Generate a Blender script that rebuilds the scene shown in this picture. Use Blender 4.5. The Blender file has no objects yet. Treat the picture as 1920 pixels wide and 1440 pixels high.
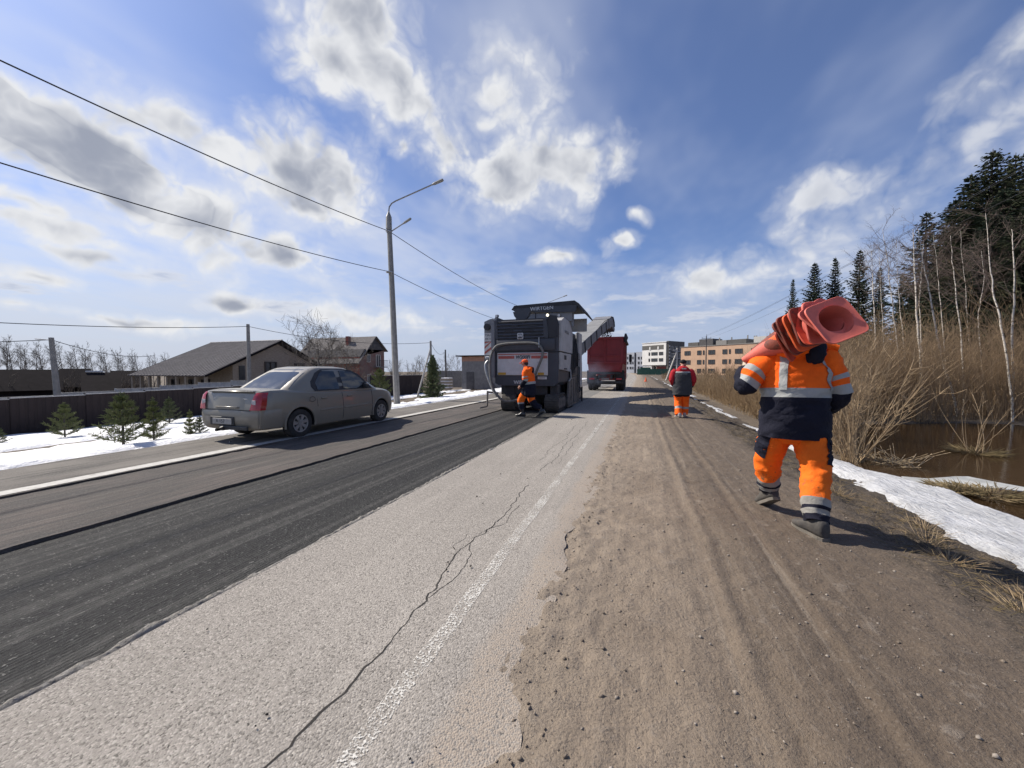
import bpy, bmesh, math, random
import numpy as np
from mathutils import Vector, Matrix, Euler
R = math.radians
random.seed(7)
SC = bpy.context.scene
COL = SC.collection

# ---------------------------------------------------------------- camera
CAM_H = 1.4
cd = bpy.data.cameras.new("camera")
cam = bpy.data.objects.new("camera", cd)
COL.objects.link(cam)
cam.location = (0, 0, CAM_H)
cam.rotation_euler = (R(90 - 2.045), 0, R(18.92))
cd.sensor_width = 36.0
cd.lens = 13.125
cd.clip_start = 0.05
cd.clip_end = 4000
SC.camera = cam

# ---------------------------------------------------------------- colour management
SC.view_settings.view_transform = 'Standard'
SC.view_settings.look = 'None'
SC.view_settings.exposure = 0.65
SC.view_settings.gamma = 1.0
SC.view_settings.use_curve_mapping = False
SC.cycles.use_denoising = True
SC.cycles.max_bounces = 6
SC.cycles.diffuse_bounces = 3
SC.cycles.glossy_bounces = 3
SC.cycles.transparent_max_bounces = 10
SC.cycles.sample_clamp_indirect = 4.0

# ---------------------------------------------------------------- node helper
def nd(t, typ, ins=None, out=0, **props):
    n = t.nodes.new(typ)
    for k, v in props.items():
        setattr(n, k, v)
    for k, v in (ins or {}).items():
        s = n.inputs[k]
        if isinstance(v, bpy.types.NodeSocket):
            t.links.new(v, s)
        else:
            s.default_value = v
    return n.outputs[out] if len(n.outputs) else n
def mth(t, op, a, b=0.0, c=0.0, clamp=False):
    return nd(t, 'ShaderNodeMath', {0: a, 1: b, 2: c}, operation=op, use_clamp=clamp)
def vmt(t, op, a, b=(0, 0, 0), out=0):
    return nd(t, 'ShaderNodeVectorMath', {0: a, 1: b}, out=out, operation=op)
def sstep(t, v, lo, hi, o0=0.0, o1=1.0):
    return nd(t, 'ShaderNodeMapRange', {0: v, 1: lo, 2: hi, 3: o0, 4: o1}, interpolation_type='SMOOTHSTEP')
def mixc(t, f, a, b, blend='MIX'):
    n = t.nodes.new('ShaderNodeMix'); n.data_type = 'RGBA'; n.blend_type = blend
    for k, v in ((0, f), (6, a), (7, b)):
        if isinstance(v, bpy.types.NodeSocket): t.links.new(v, n.inputs[k])
        else: n.inputs[k].default_value = (v if k == 0 else (tuple(v) + (1,))[:4])
    return n.outputs[2]
def noise(t, vec, scale, detail=4, rough=0.5, dist=0.0, out=0):
    return nd(t, 'ShaderNodeTexNoise', {'Vector': vec, 'Scale': scale, 'Detail': detail, 'Roughness': rough, 'Distortion': dist}, out=out)

# ---------------------------------------------------------------- sun and sky
SUN_EL, SUN_AZ = R(43), math.atan2(-1.0, 0.10)     # azimuth from +Y towards +X
SUN = Vector((math.sin(SUN_AZ) * math.cos(SUN_EL), math.cos(SUN_AZ) * math.cos(SUN_EL), math.sin(SUN_EL)))
ld = bpy.data.lights.new("sun", 'SUN'); ld.energy = 4.2; ld.angle = R(0.6); ld.color = (1.0, 0.925, 0.815)
lo = bpy.data.objects.new("sun", ld); COL.objects.link(lo)
lo.rotation_euler = (-SUN).to_track_quat('-Z', 'Y').to_euler()
lo.location = SUN * 50

F_, YAW_, PIT_ = 700.0, R(18.92), R(2.045)
def ray(px, py):
    a = (px - 960) / F_; b = -(py - 720) / F_
    f = math.cos(PIT_) + b * math.sin(PIT_); u = -math.sin(PIT_) + b * math.cos(PIT_)
    return Vector((a * math.cos(YAW_) - f * math.sin(YAW_), a * math.sin(YAW_) + f * math.cos(YAW_), u))
def on_ground(px, py, z=0.0):
    r = ray(px, py); return Vector((0, 0, CAM_H)) + r * ((z - CAM_H) / r.z)
def on_y(px, py, Y):
    r = ray(px, py); return Vector((0, 0, CAM_H)) + r * (Y / r.y)
def on_x(px, py, X):
    r = ray(px, py); return Vector((0, 0, CAM_H)) + r * (X / r.x)

W = bpy.data.worlds.new("World"); SC.world = W; W.use_nodes = True
wt = W.node_tree; wt.nodes.clear()
WS = 0.0575
sky = nd(wt, 'ShaderNodeTexSky', sky_type='NISHITA', sun_disc=False, sun_elevation=SUN_EL, sun_rotation=SUN_AZ,
         air_density=1.0, dust_density=0.7, ozone_density=2.2, altitude=150)
D = nd(wt, 'ShaderNodeTexCoord', out=0)
D = vmt(wt, 'NORMALIZE', D)
# cumulus clusters: direction of the centre, half-widths (as tangents), tilt
CL = [(660, 20, 105, 75, 0), (635, 115, 75, 48, 10), (735, 150, 110, 62, 35), (800, 200, 120, 60, 25), (930, 195, 85, 70, 0),
      (850, 270, 90, 62, 20), (930, 315, 110, 62, 0), (1040, 300, 105, 42, 8), (1155, 300, 35, 36, 0), (920, 365, 55, 30, 0),
      (40, 215, 190, 62, 28, -0.25), (200, 310, 190, 70, 26, -0.25), (320, 380, 105, 55, 22, -0.2), (380, 275, 150, 45, 12),
      (540, 315, 90, 52, 15), (640, 350, 80, 62, 25), (600, 395, 80, 30, 10),
      (540, 482, 85, 26, 3), (445, 572, 48, 16, 8), (1162, 457, 26, 15, 0), (1200, 412, 14, 9, 0, 0.1), (1315, 530, 58, 30, -5), (1052, 487, 34, 11, -5),
      (755, 280, 28, 24, 30), (70, 520, 62, 16, 4), (90, 425, 130, 26, 12), (160, 482, 55, 16, 15), (60, 385, 80, 20, 25),
      (1600, 345, 130, 34, -4, 0.22), (1720, 360, 140, 50, -10, 0.32), (1480, 475, 120, 48, -12, 0.32), (1880, 140, 90, 40, -32, 0.28), (1890, 225, 100, 30, -30, 0.3), (1420, 520, 100, 40, 0, 0.35),
      (250, 600, 110, 15, 2), (690, 595, 100, 20, 3), (20, 575, 60, 14, 5)]
warp = vmt(wt, 'SUBTRACT', noise(wt, D, 7.0, 3, 0.55, out=1), (0.5, 0.5, 0.5))
DV = vmt(wt, 'ADD', D, nd(wt, 'ShaderNodeVectorMath', {0: warp, 'Scale': 0.075}, operation='SCALE'))
acc = None
for (px, py, ru, rv, tilt, *bias) in CL:
    c = ray(px, py); dist = c.length; n = c.normalized()
    e1 = n.cross(Vector((0, 0, 1))).normalized(); e2 = e1.cross(n).normalized()
    ca, sa = math.cos(R(-tilt)), math.sin(R(-tilt))
    s = F_ * dist
    u = vmt(wt, 'DOT_PRODUCT', DV, tuple((e1 * ca + e2 * sa) * (s / (ru * 1.25))), out=1)
    v = vmt(wt, 'DOT_PRODUCT', DV, tuple((e2 * ca - e1 * sa) * (s / (rv * 1.35))), out=1)
    l = mth(wt, 'MULTIPLY_ADD', u, u, mth(wt, 'MULTIPLY_ADD', v, v, bias[0] if bias else 0.0))
    acc = l if acc is None else mth(wt, 'SMOOTH_MIN', acc, l, 0.35)
blob = mth(wt, 'MULTIPLY_ADD', mth(wt, 'SQRT', mth(wt, 'MAXIMUM', acc, 0.0)), -0.85, 0.62)
def puff(vec, det):           # billowy detail: big lumps with cauliflower edges
    big = noise(wt, vec, 6.0, det, 0.58)
    la = mth(wt, 'ABSOLUTE', mth(wt, 'MULTIPLY_ADD', noise(wt, vec, 17.0, 0, 0.5), 2.0, -1.0))
    lb = mth(wt, 'ABSOLUTE', mth(wt, 'MULTIPLY_ADD', noise(wt, vec, 41.0, 1, 0.5), 2.0, -1.0))
    return mth(wt, 'MULTIPLY_ADD', lb, 0.30, mth(wt, 'MULTIPLY_ADD', la, 0.62, mth(wt, 'MULTIPLY_ADD', big, 2.2, -1.30)))
p0 = puff(DV, 6)
toS = SUN * 0.022 + Vector((0, 0, 0.018))
p1 = puff(vmt(wt, 'ADD', DV, tuple(toS)), 2)
f0 = mth(wt, 'ADD', blob, p0); f1 = mth(wt, 'ADD', blob, p1)
alpha = mth(wt, 'ADD', sstep(wt, f0, -0.50, 0.10, 0.0, 0.34), sstep(wt, f0, -0.05, 0.38, 0.0, 0.64))
alpha = mth(wt, 'MULTIPLY', alpha, sstep(wt, vmt(wt, 'DOT_PRODUCT', D, (0.95, 0.3, 0.0), out=1), 0.35, 0.85, 1.0, 0.62))
sx = nd(wt, 'ShaderNodeSeparateXYZ', {0: D}, out=2)
zc = mth(wt, 'MAXIMUM', sx, 0.0)
# thin veil: streaks on a high flat layer, thicker towards the horizon
den = mth(wt, 'ADD', zc, 0.12)
P = vmt(wt, 'DIVIDE', D, nd(wt, 'ShaderNodeCombineXYZ', {0: den, 1: den, 2: den}))
Pm = nd(wt, 'ShaderNodeMapping', {'Vector': P, 'Rotation': (0, 0, R(35)), 'Scale': (0.7, 0.40, 0.05)})
v1 = noise(wt, Pm, 2.0, 4, 0.58, 0.0)
hz_ = sstep(wt, zc, 0.02, 0.5, 1.0, 0.0)
leftness = sstep(wt, vmt(wt, 'DOT_PRODUCT', D, tuple(SUN), out=1), 0.1, 1.0)
veil = sstep(wt, mth(wt, 'ADD', v1, mth(wt, 'ADD', mth(wt, 'MULTIPLY', hz_, 0.22), mth(wt, 'MULTIPLY', leftness, 0.10))), 0.45, 0.90, 0.0, 0.68)
# low flat clouds in rows near the horizon
Pl = nd(wt, 'ShaderNodeMapping', {'Vector': P, 'Scale': (0.9, 0.9, 0.02)})
v2 = noise(wt, Pl, 1.6, 5, 0.6, 0.0)
lowband = mth(wt, 'MULTIPLY', sstep(wt, zc, 0.05, 0.12), sstep(wt, zc, 0.13, 0.34, 1.0, 0.0))
low = mth(wt, 'MULTIPLY', sstep(wt, v2, 0.50, 0.64), lowband)
# cloud colours (radiance before the background strength)
k = 1.0 / (WS * 2 ** SC.view_settings.exposure)
def col(r, g, b): return (r * k, g * k, b * k)
relief = mth(wt, 'SUBTRACT', p1, p0)
dark = sstep(wt, mth(wt, 'MULTIPLY_ADD', relief, 0.60, mth(wt, 'MULTIPLY', f0, 0.80)), 0.05, 0.80)
dk = mth(wt, 'MULTIPLY', dark, sstep(wt, leftness, 0.0, 0.75, 0.62, 1.0))
ccol = mixc(wt, dk, col(0.84, 0.85, 0.87), col(0.34, 0.37, 0.45))
lowcol = mixc(wt, sstep(wt, v2, 0.58, 0.74), col(0.72, 0.74, 0.80), col(0.36, 0.42, 0.57))
tint = mixc(wt, 1.0, sky, (0.83, 0.99, 1.36), 'MULTIPLY')
tint = mixc(wt, 0.07, tint, col(0.62, 0.68, 0.82))
s1 = mixc(wt, veil, tint, mixc(wt, leftness, col(0.52, 0.58, 0.74), col(0.80, 0.83, 0.90)))
s1 = mixc(wt, sstep(wt, zc, 0.0, 0.30, 0.85, 0.0), s1, mixc(wt, leftness, col(0.45, 0.52, 0.68), col(0.62, 0.66, 0.76)))
s2 = mixc(wt, mth(wt, 'MULTIPLY', low, 0.75), s1, lowcol)
s3 = mixc(wt, alpha, s2, ccol)
W.cycles.sampling_method = 'MANUAL'; W.cycles.sample_map_resolution = 256
bg = nd(wt, 'ShaderNodeBackground', {'Color': s3, 'Strength': WS})
nd(wt, 'ShaderNodeOutputWorld', {'Surface': bg})

# ---------------------------------------------------------------- materials
MATS = {}
def newmat(name):
    m = bpy.data.materials.new(name); m.use_nodes = True
    t = m.node_tree; t.nodes.clear()
    MATS[name] = m
    return m, t
def finish(t, color, rough=0.8, metal=0.0, bump=None, bstr=0.3, bdist=0.01, spec=0.5, coat=0.0, normal=None, **extra):
    ins = {'Base Color': color if isinstance(color, bpy.types.NodeSocket) else (tuple(color) + (1,))[:4], 'Roughness': rough, 'Metallic': metal, 'Specular IOR Level': spec, 'Coat Weight': coat}
    if bump is not None:
        ins['Normal'] = nd(t, 'ShaderNodeBump', {'Height': bump, 'Strength': bstr, 'Distance': bdist})
    ins.update(extra)
    b = nd(t, 'ShaderNodeBsdfPrincipled', ins)
    nd(t, 'ShaderNodeOutputMaterial', {'Surface': b})
    return b
def pm(name, c1, c2=None, scale=6.0, rough=0.7, metal=0.0, bump=0.0, bscale=None, bdist=0.01, detail=5, coat=0.0, spec=0.5, rvar=0.0, stretch=None, dirt=None):
    """plain procedural material: two tones mixed by noise, optional relief and dirt"""
    if name in MATS: return MATS[name]
    m, t = newmat(name)
    co = nd(t, 'ShaderNodeTexCoord', out=3)
    if stretch: co = nd(t, 'ShaderNodeMapping', {'Vector': co, 'Scale': stretch})
    if c2 is None: c2 = tuple(min(1, c * 0.78) for c in c1)
    nz = noise(t, co, scale, detail, 0.55)
    c = mixc(t, sstep(t, nz, 0.3, 0.7), c1, c2)
    if dirt:
        d2 = noise(t, co, dirt[2], 6, 0.65)
        c = mixc(t, sstep(t, d2, dirt[1], dirt[1] + 0.2), c, dirt[0])
    r = rough if rvar == 0 else sstep(t, nz, 0.3, 0.7, rough - rvar, rough + rvar)
    bh = noise(t, co, bscale or scale * 4, 4, 0.6) if bump else None
    finish(t, c, r, metal, bh, bump, bdist, spec, coat)
    return m

# ---------------------------------------------------------------- mesh helper
def addobj(name, me, parent=None):
    o = bpy.data.objects.new(name, me); COL.objects.link(o)
    if parent is not None: o.parent = parent
    return o
def M(x):
    if isinstance(x, str): return MATS[x]
    return x
class MB:
    def __init__(s): s.v = []; s.f = []; s.m = []
    def add(s, vs, fs, mi=0):
        n = len(s.v); s.v.extend([tuple(v) for v in vs])
        for f in fs: s.f.append(tuple(i + n for i in f)); s.m.append(mi)
    def box(s, c, d, rot=None, mi=0, bev=0.0, taper=None):
        bm = bmesh.new(); bmesh.ops.create_cube(bm, size=1.0)
        for v in bm.verts:
            v.co = Vector((v.co.x * d[0], v.co.y * d[1], v.co.z * d[2]))
            if taper and v.co.z > 0: v.co.x *= taper[0]; v.co.y *= taper[1]
        if bev: bmesh.ops.bevel(bm, geom=bm.edges[:], offset=bev, segments=2 if bev > 0.02 else 1, affect='EDGES', profile=0.5)
        m = Matrix.Translation(Vector(c))
        if rot is not None: m = m @ (rot.to_4x4() if isinstance(rot, Matrix) else Euler(rot).to_matrix().to_4x4())
        bm.verts.index_update()
        s.add([m @ v.co for v in bm.verts], [[v.index for v in f.verts] for f in bm.faces], mi); bm.free(); return s
    def tube(s, pts, r, n=8, mi=0, caps=True, ell=1.0):
        pts = [Vector(p) for p in pts]; N = len(pts)
        rs = r if isinstance(r, (list, tuple)) else [r] * N
        T = []
        for i in range(N):
            a = pts[max(i - 1, 0)]; b = pts[min(i + 1, N - 1)]; T.append((b - a).normalized())
        up = Vector((0, 0, 1)) if abs(T[0].z) < 0.9 else Vector((1, 0, 0))
        u = T[0].cross(up).normalized(); vs = []
        for i in range(N):
            u = (u - T[i] * u.dot(T[i])).normalized(); w = T[i].cross(u)
            for k in range(n):
                a = 2 * math.pi * k / n
                vs.append(pts[i] + (u * math.cos(a) + w * math.sin(a) * ell) * rs[i])
        fs = []
        for i in range(N - 1):
            for k in range(n):
                fs.append((i * n + k, i * n + (k + 1) % n, (i + 1) * n + (k + 1) % n, (i + 1) * n + k))
        if caps: fs.append(tuple(range(n - 1, -1, -1))); fs.append(tuple((N - 1) * n + k for k in range(n)))
        s.add(vs, fs, mi); return s
    def cyl(s, a, b, r0, r1=None, n=12, mi=0, caps=True): return s.tube([a, b], [r0, r0 if r1 is None else r1], n, mi, caps)
    def prism(s, poly, fn, d0, d1, mi=0):
        """2-D polygon (a,b) carried to 3-D by fn(a,b,d) between d0 and d1"""
        n = len(poly)
        vs = [fn(a, b, d0) for a, b in poly] + [fn(a, b, d1) for a, b in poly]
        fs = [tuple(range(n)), tuple(range(2 * n - 1, n - 1, -1))] + [(i + n, (i + 1) % n + n, (i + 1) % n, i) for i in range(n)]
        s.add(vs, fs, mi); return s
    def loft(s, rings, mi=0, caps=True, closed=True, mfn=None):
        n = len(rings[0]); vs = [p for r in rings for p in r]; base = len(s.v); s.v.extend([tuple(p) for p in vs])
        kk = n if closed else n - 1
        for i in range(len(rings) - 1):
            for k in range(kk):
                s.f.append((base + i * n + k, base + i * n + (k + 1) % n, base + (i + 1) * n + (k + 1) % n, base + (i + 1) * n + k)); s.m.append(mfn(i, k) if mfn else mi)
        if caps:
            s.f.append(tuple(base + q for q in range(n - 1, -1, -1))); s.m.append(mfn(0, 0) if mfn else mi)
            s.f.append(tuple(base + (len(rings) - 1) * n + q for q in range(n))); s.m.append(mfn(len(rings) - 2, 0) if mfn else mi)
        return s
    def mesh(s, name, mats, smooth=None, recalc=True):
        me = bpy.data.meshes.new(name); me.from_pydata(s.v, [], s.f)
        mats = mats if isinstance(mats, (list, tuple)) else [mats]
        for m in mats: me.materials.append(M(m))
        if len(mats) > 1: me.polygons.foreach_set('material_index', s.m)
        if recalc:
            bm = bmesh.new(); bm.from_mesh(me); bmesh.ops.recalc_face_normals(bm, faces=bm.faces[:]); bm.to_mesh(me); bm.free()
        if smooth:
            me.shade_smooth(); me.set_sharp_from_angle(angle=R(smooth))
        me.update(); return me
    def build(s, name, mats, parent=None, smooth=None):
        return addobj(name, s.mesh(name, mats, smooth), parent)
def thing(name, label, cat, loc=(0, 0, 0), rotz=0.0, group=None):
    o = bpy.data.objects.new(name, None); COL.objects.link(o); o.empty_display_size = 0.2
    o.location = loc; o.rotation_euler = (0, 0, rotz); return tag(o, label, cat, group)
def tag(o, label, cat, group=None, kind=None):
    o['label'] = label; o['category'] = cat
    if group: o['group'] = group
    if kind: o['kind'] = kind
    return o
def kind(o, k): o['kind'] = k; return o
def copy_tree(o, parent=None):
    c = o.copy(); COL.objects.link(c)
    if parent is not None: c.parent = parent
    for ch in list(o.children): copy_tree(ch, c)
    return c
def sticks_mesh(name, P0, P1, R0, R1, mat, n=3):
    """many thin tapered rods in one mesh (numpy)"""
    P0 = np.asarray(P0, float); P1 = np.asarray(P1, float); R0 = np.asarray(R0, float); R1 = np.asarray(R1, float); N = len(P0)
    d = P1 - P0; d /= np.maximum(np.linalg.norm(d, axis=1, keepdims=True), 1e-9)
    ref = np.where(np.abs(d[:, 2:3]) > 0.9, np.array([[1.0, 0, 0]]), np.array([[0, 0, 1.0]]))
    u = np.cross(d, ref); u /= np.linalg.norm(u, axis=1, keepdims=True); w = np.cross(d, u)
    V = np.zeros((N, 2 * n, 3))
    for k in range(n):
        a = 2 * math.pi * k / n; q = u * math.cos(a) + w * math.sin(a)
        V[:, k] = P0 + q * R0[:, None]; V[:, n + k] = P1 + q * R1[:, None]
    base = (np.arange(N) * 2 * n)[:, None]
    F = np.concatenate([base + np.array([[k, (k + 1) % n, n + (k + 1) % n, n + k]]) for k in range(n)], axis=1).reshape(-1)
    return np_mesh(name, V.reshape(-1, 3), F, 4, mat)
def np_mesh(name, V, F, fs, mat, smooth=False):
    me = bpy.data.meshes.new(name); V = np.asarray(V, np.float32); F = np.asarray(F, np.int32).reshape(-1)
    me.vertices.add(len(V)); me.vertices.foreach_set('co', V.reshape(-1))
    nf = len(F) // fs
    me.loops.add(len(F)); me.loops.foreach_set('vertex_index', F)
    me.polygons.add(nf); me.polygons.foreach_set('loop_start', np.arange(nf, dtype=np.int32) * fs)
    me.polygons.foreach_set('loop_total', np.full(nf, fs, np.int32))
    me.materials.append(M(mat)); me.update(calc_edges=True); me.validate()
    if smooth: me.shade_smooth()
    return me
# numpy value noise
_rs = np.random.RandomState(3); _tab = _rs.rand(256, 256)
def vnoise(x, y):
    x = np.asarray(x, float); y = np.asarray(y, float)
    xi = np.floor(x).astype(int); yi = np.floor(y).astype(int); xf = x - xi; yf = y - yi
    u = xf * xf * (3 - 2 * xf); v = yf * yf * (3 - 2 * yf)
    g = lambda a, b: _tab[a & 255, b & 255]
    return (g(xi, yi) * (1 - u) + g(xi + 1, yi) * u) * (1 - v) + (g(xi, yi + 1) * (1 - u) + g(xi + 1, yi + 1) * u) * v
def fbm(x, y, o=4):
    s = 0; a = 0.5; n = 0
    for i in range(o):
        s = s + a * vnoise(np.asarray(x) * 2 ** i + i * 17.3, np.asarray(y) * 2 ** i + i * 9.1); n += a; a *= 0.5
    return s / n
def sm(x, a, b):
    t = np.clip((np.asarray(x, float) - a) / (b - a), 0, 1); return t * t * (3 - 2 * t)
# ================================================================ SETTING: ground, road, snow, water
def curve(y):
    y = np.maximum(np.asarray(y, float) - 60, 0); return -3.0e-4 * y * y / (1 + y / 400)
def terrain(x, y):
    x = np.asarray(x, float); y = np.asarray(y, float); x = x - curve(y)
    zl = np.interp(x, [-300, -60, -34, -28, -21, -16, -12, -10.2, -8.7, -7.3], [-1.0, -1.5, -1.6, -1.35, -1.0, -0.72, -0.45, -0.28, -0.05, -0.02])
    wet = 1 - sm(y, 40, 70)
    zr_n = np.interp(x, [-0.6, 1.2, 2.1, 2.7, 3.3, 4.0, 4.8, 6, 10.5, 12.5, 14, 40, 300], [-0.012, -0.03, -0.07, -0.2, -0.40, -0.5, -0.72, -0.85, -0.8, -0.52, -0.40, -0.3, 0.0])
    zr_f = np.interp(x, [-0.6, 1.2, 2.1, 2.7, 3.3, 4.0, 6, 40, 300], [-0.012, -0.03, -0.07, -0.2, -0.33, -0.35, -0.3, 0.0, 0.0])
    pond = sm(x - 0.467 * y, -0.5, 0.1) * (1 - sm(y - 13.95 - 0.342 * x, -0.3, 0.6)); shoal = (1 - pond) * sm(x, 3.9, 4.5)
    zr_n = zr_n * (1 - shoal) + shoal * (-0.47)
    zr = zr_n * wet + zr_f * (1 - wet)
    z = np.where(x < -4, zl, zr)
    z = z + (fbm(x * 0.5 + 40, y * 0.5) - 0.5) * 0.10 * sm(np.abs(x + 3.5), 5.5, 9) + (fbm(x * 2 + 3, y * 2) - 0.5) * 0.05 * sm(np.abs(x + 3.5), 4.6, 7)
    z = z + (fbm(x * 0.08, y * 0.08 + 7) - 0.5) * 0.5 * sm(np.abs(x), 20, 60)
    return z
def grid(name, xs, ys, zf, mat, smooth=True, xcurve=True):
    X, Y = np.meshgrid(xs, ys)
    if xcurve: X = X + curve(Y)
    Z = zf(X, Y); nx, ny = len(xs), len(ys)
    V = np.stack([X, Y, Z], -1).reshape(-1, 3)
    i = np.arange(nx - 1)[None, :] + np.arange(ny - 1)[:, None] * nx
    F = np.stack([i, i + 1, i + 1 + nx, i + nx], -1).reshape(-1)
    return addobj(name, np_mesh(name, V, F, 4, mat, smooth))
def steps(*seg):
    out = [seg[0][0]]
    for a, b, s in seg:
        n = max(1, int(round((b - a) / s))); out += [a + (b - a) * (i + 1) / n for i in range(n)]
    return np.array(out)

# ---- materials
def coord(t): return nd(t, 'ShaderNodeTexCoord', out=3)
def axis(t, co, i): return nd(t, 'ShaderNodeSeparateXYZ', {0: co}, out=i)

m, t = newmat('earth')
co = coord(t); a = noise(t, co, 0.8, 6, 0.6); b = noise(t, co, 7, 6, 0.65); c_ = noise(t, co, 40, 4, 0.6)
cc = mixc(t, sstep(t, a, 0.35, 0.65), (0.085, 0.066, 0.05), (0.14, 0.108, 0.075))
cc = mixc(t, sstep(t, b, 0.5, 0.7), cc, (0.19, 0.15, 0.095))
cc = mixc(t, sstep(t, c_, 0.45, 0.7), cc, (0.05, 0.04, 0.031))
finish(t, cc, 0.95, 0, mth(t, 'ADD', b, mth(t, 'MULTIPLY', c_, 0.4)), 0.8, 0.06)

m, t = newmat('gravel_shoulder')
co = coord(t); a = noise(t, co, 1.2, 6, 0.6); b = noise(t, co, 60, 5, 0.7)
st = noise(t, nd(t, 'ShaderNodeMapping', {'Vector': co, 'Scale': (3.0, 0.15, 1)}), 3, 5, 0.6)
cc = mixc(t, sstep(t, a, 0.35, 0.65), (0.115, 0.104, 0.092), (0.17, 0.155, 0.135))
cc = mixc(t, sstep(t, st, 0.45, 0.68), cc, (0.07, 0.064, 0.058))
cc = mixc(t, sstep(t, b, 0.5, 0.72), cc, (0.22, 0.2, 0.175))
finish(t, cc, 0.95, 0, b, 0.7, 0.02)

m, t = newmat('dirt')
co = coord(t); X = axis(t, co, 0); a = noise(t, co, 1.1, 6, 0.62, 0.4); b = noise(t, co, 9, 6, 0.68); c_ = noise(t, co, 75, 5, 0.72)
stv = noise(t, nd(t, 'ShaderNodeMapping', {'Vector': co, 'Scale': (6.0, 0.22, 1)}), 2.2, 6, 0.62, 0.6)
cc = mixc(t, sstep(t, a, 0.32, 0.66), (0.188, 0.145, 0.105), (0.272, 0.217, 0.162))
xl = mth(t, 'ADD', X, mth(t, 'MULTIPLY', mth(t, 'SUBTRACT', a, 0.5), 1.2))
cc = mixc(t, sstep(t, xl, 0.15, 0.9), cc, (0.124, 0.093, 0.066))           # trodden, damper path
cc = mixc(t, mth(t, 'MULTIPLY', sstep(t, stv, 0.54, 0.74), 0.45), cc, (0.28, 0.235, 0.185))
cc = mixc(t, mth(t, 'MULTIPLY', sstep(t, stv, 0.34, 0.46, 1.0, 0.0), 0.28), cc, (0.085, 0.066, 0.052))
cc = mixc(t, mth(t, 'MULTIPLY', sstep(t, b, 0.55, 0.72), 0.65), cc, (0.255, 0.215, 0.175))
cc = mixc(t, mth(t, 'MULTIPLY', sstep(t, xl, -0.6, 0.0, 1.0, 0.0), 0.6), cc, (0.285, 0.235, 0.182))
mud = sstep(t, mth(t, 'ADD', X, mth(t, 'MULTIPLY', mth(t, 'SUBTRACT', b, 0.5), 1.3)), 1.75, 2.2)
cc = mixc(t, mud, cc, mixc(t, sstep(t, c_, 0.4, 0.66), (0.05, 0.038, 0.029), (0.115, 0.088, 0.058)))
cc = mixc(t, mth(t, 'MULTIPLY', sstep(t, c_, 0.52, 0.72), 0.5), cc, (0.28, 0.24, 0.2))
cc = mixc(t, mth(t, 'MULTIPLY', sstep(t, c_, 0.33, 0.44, 1.0, 0.0), 0.75), cc, (0.062, 0.048, 0.038))
finish(t, cc, 0.95, 0, mth(t, 'ADD', mth(t, 'MULTIPLY', b, 1.6), mth(t, 'ADD', mth(t, 'MULTIPLY', c_, 0.5), mth(t, 'MULTIPLY', stv, 0.25))), 0.9, 0.03)

def asphalt(name, base, lightc, darkc, dust=True):
    m, t = newmat(name)
    co = coord(t); X = axis(t, co, 0); a = noise(t, co, 0.7, 5, 0.6); b = noise(t, co, 72, 4, 0.72); vn = nd(t, 'ShaderNodeTexVoronoi', {'Vector': co, 'Scale': 125.0}).node; v = vn.outputs['Distance']; vr = nd(t, 'ShaderNodeSeparateColor', {0: vn.outputs['Color']}); pit = noise(t, co, 52, 2, 0.6)
    st = noise(t, nd(t, 'ShaderNodeMapping', {'Vector': co, 'Scale': (2.5, 0.12, 1)}), 2.0, 5, 0.6)
    cc = mixc(t, sstep(t, a, 0.3, 0.7), base, tuple(q * 0.86 for q in base))
    cc = mixc(t, sstep(t, st, 0.45, 0.72, 0, 0.5), cc, tuple(q * 1.22 for q in base))
    cc = mixc(t, sstep(t, vr, 0.70, 1.0, 0, 0.6), cc, lightc)
    cc = mixc(t, sstep(t, vr, 0.0, 0.30, 0.65, 0), cc, darkc)
    cc = mixc(t, sstep(t, b, 0.55, 0.72, 0, 0.4), cc, lightc)
    cc = mixc(t, sstep(t, b, 0.30, 0.45, 0.75, 0), cc, darkc)
    cc = mixc(t, sstep(t, pit, 0.29, 0.36, 0.9, 0), cc, tuple(q * 0.55 for q in darkc))
    if dust:
        xx = mth(t, 'ADD', X, mth(t, 'MULTIPLY', mth(t, 'SUBTRACT', noise(t, co, 2.2, 6, 0.65), 0.5), 0.22))
        cc = mixc(t, mth(t, 'MULTIPLY', sstep(t, xx, -0.77, -0.66), sstep(t, b, 0.36, 0.56)), cc, (0.345, 0.285, 0.225))
        cc = mixc(t, mth(t, 'MULTIPLY', sstep(t, xx, -1.1, -0.8, 0, 0.25), sstep(t, b, 0.4, 0.55)), cc, (0.31, 0.28, 0.245))
    finish(t, cc, 0.88, 0, mth(t, 'SUBTRACT', mth(t, 'MULTIPLY', b, 0.7), mth(t, 'MULTIPLY', v, 0.8)), 0.6, 0.007, spec=0.25)
asphalt('asphalt', (0.295, 0.270, 0.240), (0.46, 0.425, 0.38), (0.085, 0.077, 0.068))
asphalt('asphalt_far', (0.19, 0.183, 0.173), (0.26, 0.25, 0.235), (0.12, 0.115, 0.11), dust=False)

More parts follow.
